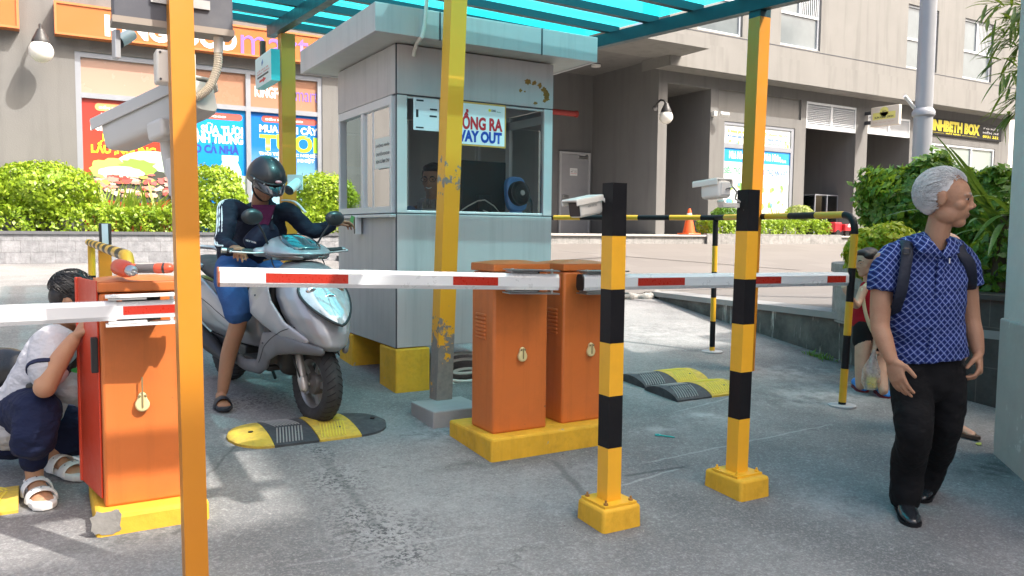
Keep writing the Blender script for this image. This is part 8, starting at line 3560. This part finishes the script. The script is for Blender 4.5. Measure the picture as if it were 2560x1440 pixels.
g = MB()
hw_ = Pw(188, 752, 3.60)
atw, WR = head_prims(g, hw_, RH * .80 + FH * .35 - V((0, 0, .25)), V((0, 0, 1)) + RH * .2, 1.0)
limb(g, [Pw(150, 852, 3.66), Pw(166, 815, 3.64), atw(0, -.02, -.06)], [(.06, .06), (.054, .056), (.05, .054)], ref=RH)
sh1, el1, wr1 = Pw(130, 868, 3.47), Pw(112, 968, 3.34), Pw(186, 846, 3.42)
limb(g, [sh1, el1], [.052, .044])
limb(g, [el1, (el1 + wr1) / 2 - RH * .008, wr1], [.046, .042, .028])
hand_prims(g, wr1, Pw(208, 808, 3.44) - wr1, RH * .7 + FH * .5, -1, .55, 1.0, .06, .3)
limb(g, [Pw(176, 872, 3.82), Pw(210, 940, 3.9), Pw(228, 860, 3.75)], [.05, .043, .03])
limb(g, [Pw(150, 870, 3.68), Pw(110, 960, 3.72), Pw(60, 1050, 3.72)], [(.11, .09), (.13, .1), (.14, .1)], ref=RH)
# ankles and feet
an1 = G(88, 1236) + V((0, 0, .075))
an2 = G(140, 1178) + V((0, 0, .075))
limb(g, [an1 + V((0, 0, .26)), an1 + V((0, 0, .14)), an1], [.048, .042, .036])
limb(g, [an2 + V((0, 0, .24)), an2 + V((0, 0, .13)), an2], [.046, .042, .036])
feet = []
for an_, hq, tq in ((an1, (66, 1222), (104, 1282)), (an2, (118, 1170), (214, 1204))):
    h_, t_ = G(*hq), G(*tq)
    d = (t_ - h_).normalized()
    h_ = an_ - V((0, 0, .075)) - d * .03
    sd_ = d.cross(V((0, 0, 1))).normalized()
    feet.append((h_, d, sd_))
    b0 = h_ + V((0, 0, .052))
    g.tube([b0 - d * .025, b0 + d * .06, b0 + d * .14 - V((0, 0, .012)), b0 + d * .20 - V((0, 0, .020))], [(.030, .032), (.036, .036), (.044, .024), (.038, .015)], 14, ref=sd_, rnd=True)
    for k in range(5):
        b_ = b0 + d * (.192 - .010 * abs(k - 1.2)) + sd_ * (-.034 + .017 * k) - V((0, 0, .020))
        g.tube([b_, b_ + d * .036 - V((0, 0, .004))], [.0105, .009], 8, rnd=True)
blob("body", g, skin_w, wk, vox=.0055, it=4)
face_details(atw, WR, 1.0, wk, (0, 0), hair_k)
hair_cap("hair", atw, WR, 1.0, hair_k, wk, ((0, -.024, .052, .080, .092, .074), (0, -.062, .015, .072, .050, .066), (0, .030, .085, .060, .050, .032), (-.06, 0, .03, .024, .045, .045), (.06, 0, .03, .024, .045, .045)))
random.seed(9)
strands("hair_locks", atw, WR, 1.0, hair_k, wk, 260, (0, -.02, .045), (.082, .098, .092), lambda d: d.z > -.2 and d.y < .6, L=.035, w_=.0016, down=-.3)
g = MB()
limb(g, [Pw(164, 838, 3.65), Pw(140, 872, 3.66), Pw(112, 940, 3.68), Pw(78, 1010, 3.70), Pw(40, 1052, 3.72)], [(.075, .07), (.165, .115), (.180, .135), (.185, .145), (.165, .13)], ref=FH - RH * .35, n=26)
limb(g, [Pw(140, 858, 3.54), sh1, sh1 * .55 + el1 * .45 - RH * .004, sh1 * .42 + el1 * .58], [.085, .088, .082, .080])
limb(g, [Pw(170, 862, 3.76), Pw(182, 882, 3.84), Pw(196, 912, 3.88)], [.08, .08, .075])
limb(g, [Pw(150, 905, 3.60), Pw(178, 960, 3.62), Pw(205, 985, 3.66)], [.10, .10, .06])
blob("polo_shirt", g, polo, wk, vox=.009, it=5, disp=((.018, .12), (.010, .05)))
dark_trim = cloth("navy trim", (.02, .025, .06))
g = MB()
ring = [Pw(162, 836, 3.64) + (RH * .7 + FH * .4).normalized() * (.068 * math.cos(a)) + (FH * .8 - RH * .3).normalized() * (.066 * math.sin(a)) + V((0, 0, .012)) for a in np.linspace(0, 6.283, 24)]
g.tube(ring, [(.009, .024)] * 24, 10, ref=V((0, 0, 1)))
obj("collar", g, dark_trim, wk)
cuf = sh1 * .40 + el1 * .60
dcv = (el1 - sh1).normalized()
g = MB()
g.tube([cuf - dcv * .012, cuf + dcv * .004], [.084, .083], 24)
obj("sleeve_band", g, dark_trim, wk)
g = MB()
q = Pw(192, 926, 3.50)
g.prism([q + RH * (.026 * math.cos(a)) + V((0, 0, .011 * math.sin(a))) for a in np.linspace(0, 6.283, 20)[:-1]], FH * .01)
obj("chest_emblem", g, M("green emblem", (.05, .42, .10), .6), wk)
g = MB()
limb(g, [Pw(20, 1050, 3.74), Pw(60, 1030, 3.62), Pw(92, 1030, 3.40)], [.13, .115, .098], n=20)
limb(g, [Pw(94, 1026, 3.40), Pw(84, 1100, 3.34), an1 + V((0, 0, .20)), an1 + V((0, 0, .085))], [.095, .088, .078, .058], n=20)
limb(g, [Pw(40, 1060, 3.78), Pw(120, 1056, 3.84), Pw(196, 1062, 3.84)], [.13, .11, .092], n=20)
limb(g, [Pw(200, 1062, 3.84), Pw(178, 1105, 3.84), an2 + V((0, 0, .20)) + RH * .02], [.090, .080, .066], n=20)
limb(g, [Pw(6, 1040, 3.80), Pw(30, 1075, 3.76)], [.15, .14], n=20)
blob("joggers", g, navy_t, wk, vox=.010, it=4, disp=((.020, .10), (.012, .045)))
foam = M("white foam sandal", (.72, .71, .68), .55, var=.05)
for h_, d, sd_ in feet:
    g = MB()
    rings = []
    for z, k_ in ((.003, .96), (.016, 1.03), (.034, 1.0)):
        pts = []
        for k in range(30):
            q = 6.283 * k / 30
            f = .5 - .5 * math.cos(q)
            w_ = np.interp(f, (0, .1, .3, .5, .75, .92, 1), (.020, .040, .042, .045, .056, .046, .016)) * k_
            pts.append(h_ - d * .05 + d * (.315 * f) + sd_ * (w_ if q < math.pi else -w_) + V((0, 0, z)))
        rings.append(pts)
    g.loft(rings)
    g.tube([h_ - d * .045 + V((0, 0, .03)) + sd_ * .028, h_ - d * .058 + V((0, 0, .05)), h_ - d * .045 + V((0, 0, .03)) - sd_ * .028], [(.008, .02)] * 3, 8, ref=d)
    so_ = blob("sandal", g, foam, wk, vox=.006, it=2)
    for f, hh in ((.075, .070), (.165, .052)):
        g = MB()
        arcp = [h_ + d * f + sd_ * (.058 * math.cos(a)) + V((0, 0, .018 + hh * max(0, math.sin(a)) ** .8)) for a in np.linspace(0, math.pi, 17)]
        g.tube(arcp, [(.027, .007)] * 17, 12, ref=d)
        st_ = obj("strap", g, foam, so_)
        g = MB()
        for a in (.9, 1.57, 2.2):
            q = h_ + d * f + sd_ * (.058 * math.cos(a)) + V((0, 0, .018 + hh * math.sin(a) ** .8 + .006))
            g.ell(q, (.004, .004, .003))
        obj("hole", g, ink, st_)
# his shoulder bag
sb = thing("shoulder_bag", "black shiny shoulder bag behind the repair man at the left edge", "bag", Pw(20, 940, 3.85))
g = MB()
limb(g, [Pw(-30, 945, 3.86), Pw(10, 930, 3.86), Pw(44, 925, 3.84)], [(.10, .09), (.125, .11), (.10, .08)], ref=V((0, 0, 1)), n=20)
blob("bag", g, M("shiny black vinyl", (.015, .015, .017), .22, var=.3, bump=.8, bs=22), sb, vox=.01, it=4)
g = MB()
q = bez(Pw(24, 985, 3.66), Pw(70, 968, 3.50), Pw(130, 950, 3.50), Pw(182, 915, 3.54), Pw(208, 880, 3.6), n=5)
g.tube(q, [(.016, .004)] * len(q), 8, ref=V((0, 0, 1)))
obj("strap", g, plastic_b, sb)

# =============================== the booth operator behind the glass
oc = FY(1082, 448, BY0 + .34)
opr = thing("person", "smiling booth operator with glasses sitting behind the front window", "person", (oc.x, oc.y, Z0))
skin_p = skinmat("operator skin", (.40, .22, .14))
g = MB()
ato, OR_ = head_prims(g, oc, -RH * .25 - FH * .9 - V((0, 0, .1)), V((0, 0, 1)), 1.0)
limb(g, [oc + V((0, 0, -.23)) + FH * .03, oc + V((0, 0, -.08))], [.055, .052])
limb(g, [oc + V((-.16, .06, -.27)), oc + V((.0, .07, -.24)), oc + V((.16, .06, -.27))], [.05, .07, .05])
limb(g, [oc + V((0, .08, -.30)), oc + V((0, .10, -.75))], [(.14, .09), (.15, .11)], ref=RH)
limb(g, [oc + V((.18, .06, -.30)), oc + V((.20, -.02, -.48)), oc + V((.06, -.14, -.42))], [.045, .04, .028])
hand_prims(g, oc + V((.06, -.14, -.42)), V((-.8, -.4, 0)), V((0, 0, -1)), 1, .3, 1.0)
blob("body", g, skin_p, opr, vox=.006, it=4)
face_details(ato, OR_, 1.0, opr, (0, 0), hair_k)
hair_cap("hair", ato, OR_, 1.0, hair_k, opr, ((0, -.024, .052, .080, .092, .074), (0, -.062, .015, .072, .050, .066), (0, .035, .082, .062, .050, .034), (-.06, .0, .035, .024, .045, .045), (.06, 0, .035, .024, .045, .045)))
g = MB()
g.tube([ato(x, .0925 - abs(x) * .2, -.0625 + x * x * 14) for x in np.linspace(-.022, .022, 7)], [(.004, .003)] * 7, 8)
obj("smile", g, white, opr)
g = MB()
for sx in (-1, 1):
    g.tube([ato(sx * .033 + .024 * math.cos(a), .093, .002 + .018 * math.sin(a)) for a in np.linspace(0, 6.283, 21)], .0018, 6)
    g.tube([ato(sx * .056, .090, .006), ato(sx * .078, .04, .008), ato(sx * .080, -.01, .004)], .0018, 6)
g.tube([ato(-.010, .096, .006), ato(.010, .096, .006)], .0018, 6)
obj("glasses", g, plastic_b, opr)
g = MB()
limb(g, [oc + V((0, .07, -.20)), oc + V((0, .08, -.27)), oc + V((0, .10, -.5)), oc + V((0, .10, -.78))], [(.08, .07), (.19, .10), (.18, .12), (.17, .12)], ref=RH, n=24)
limb(g, [oc + V((.16, .06, -.27)), oc + V((.20, .02, -.40)), oc + V((.21, -.01, -.47))], [.07, .066, .06])
limb(g, [oc + V((-.16, .06, -.27)), oc + V((-.21, .04, -.40)), oc + V((-.22, .0, -.5))], [.07, .066, .06])
blob("shirt", g, cloth("pale blue shirt", (.30, .38, .50)), opr, vox=.01, it=4)

# =============================== the walker hidden behind the old man
HF = G(2384, 1082)
DH = dep(HF)
hw2 = thing("person", "walker almost hidden behind the old man, one sandalled foot and a hand showing", "person", HF)


def Ph(px, py, dd=0.0):
    return P(px, py, DH + dd)


g = MB()
ath, HRR = head_prims(g, Ph(2352, 508, .0), -FH + RH * .1, V((0, 0, 1)), .95)
limb(g, [Ph(2352, 600), Ph(2352, 560)], [.05, .045])
limb(g, [Ph(2352, 610), Ph(2350, 720), Ph(2350, 800)], [(.13, .08), (.11, .08), (.12, .09)], ref=RH)
limb(g, [Ph(2392, 640), Ph(2402, 740), Ph(2410, 830), Ph(2412, 862)], [.042, .036, .030, .024])
hand_prims(g, Ph(2412, 862), V((0, 0, -1)), RH * -.8, 1, .3, .9)
limb(g, [Ph(2368, 860), Ph(2370, 960), HF + V((0, 0, .30)), HF + V((0, 0, .07))], [.075, .058, .048, .032])
limb(g, [Ph(2336, 860, .1), Ph(2336, 960, .1), Ph(2336, 1050, .12)], [.075, .058, .034])
tq = (-FH * .9 + RH * .35).normalized()
g.tube([HF + V((0, 0, .04)) - tq * .03, HF + V((0, 0, .038)) + tq * .06, HF + V((0, 0, .026)) + tq * .13], [(.026, .028), (.036, .026), (.034, .014)], 12, ref=RH, rnd=True)
sq = tq.cross(V((0, 0, 1))).normalized()
for k in range(5):
    b_ = HF + tq * (.128 - .008 * abs(k - 3)) + sq * (-.028 + .014 * k) + V((0, 0, .024))
    g.tube([b_, b_ + tq * .030], [.0095, .008], 8, rnd=True)
blob("body", g, skin_b, hw2, vox=.0065, it=4)
face_details(ath, HRR, .95, hw2, (0, 0), hair_k)
hair_cap("hair", ath, HRR, .95, hair_k, hw2, ((0, -.024, .050, .080, .090, .074), (0, -.06, -.01, .074, .05, .09)))
g = MB()
limb(g, [Ph(2352, 600), Ph(2352, 630), Ph(2350, 730), Ph(2350, 880), Ph(2350, 960)], [(.07, .06), (.155, .09), (.13, .10), (.15, .11), (.15, .12)], ref=RH, n=24)
blob("dress", g, cloth("dark dress", (.02, .02, .025)), hw2, vox=.01, it=4)
g = MB()
rings = []
for z in (.0, .02):
    rings.append([HF - tq * .05 + tq * (.24 * (.5 - .5 * math.cos(q))) + sq * (.042 * math.sin(q)) + V((0, 0, z)) for q in np.linspace(0, 6.283, 21)[:-1]])
g.loft(rings)
obj("sandal", g, M("brown sandal", (.08, .045, .03), .6), hw2)
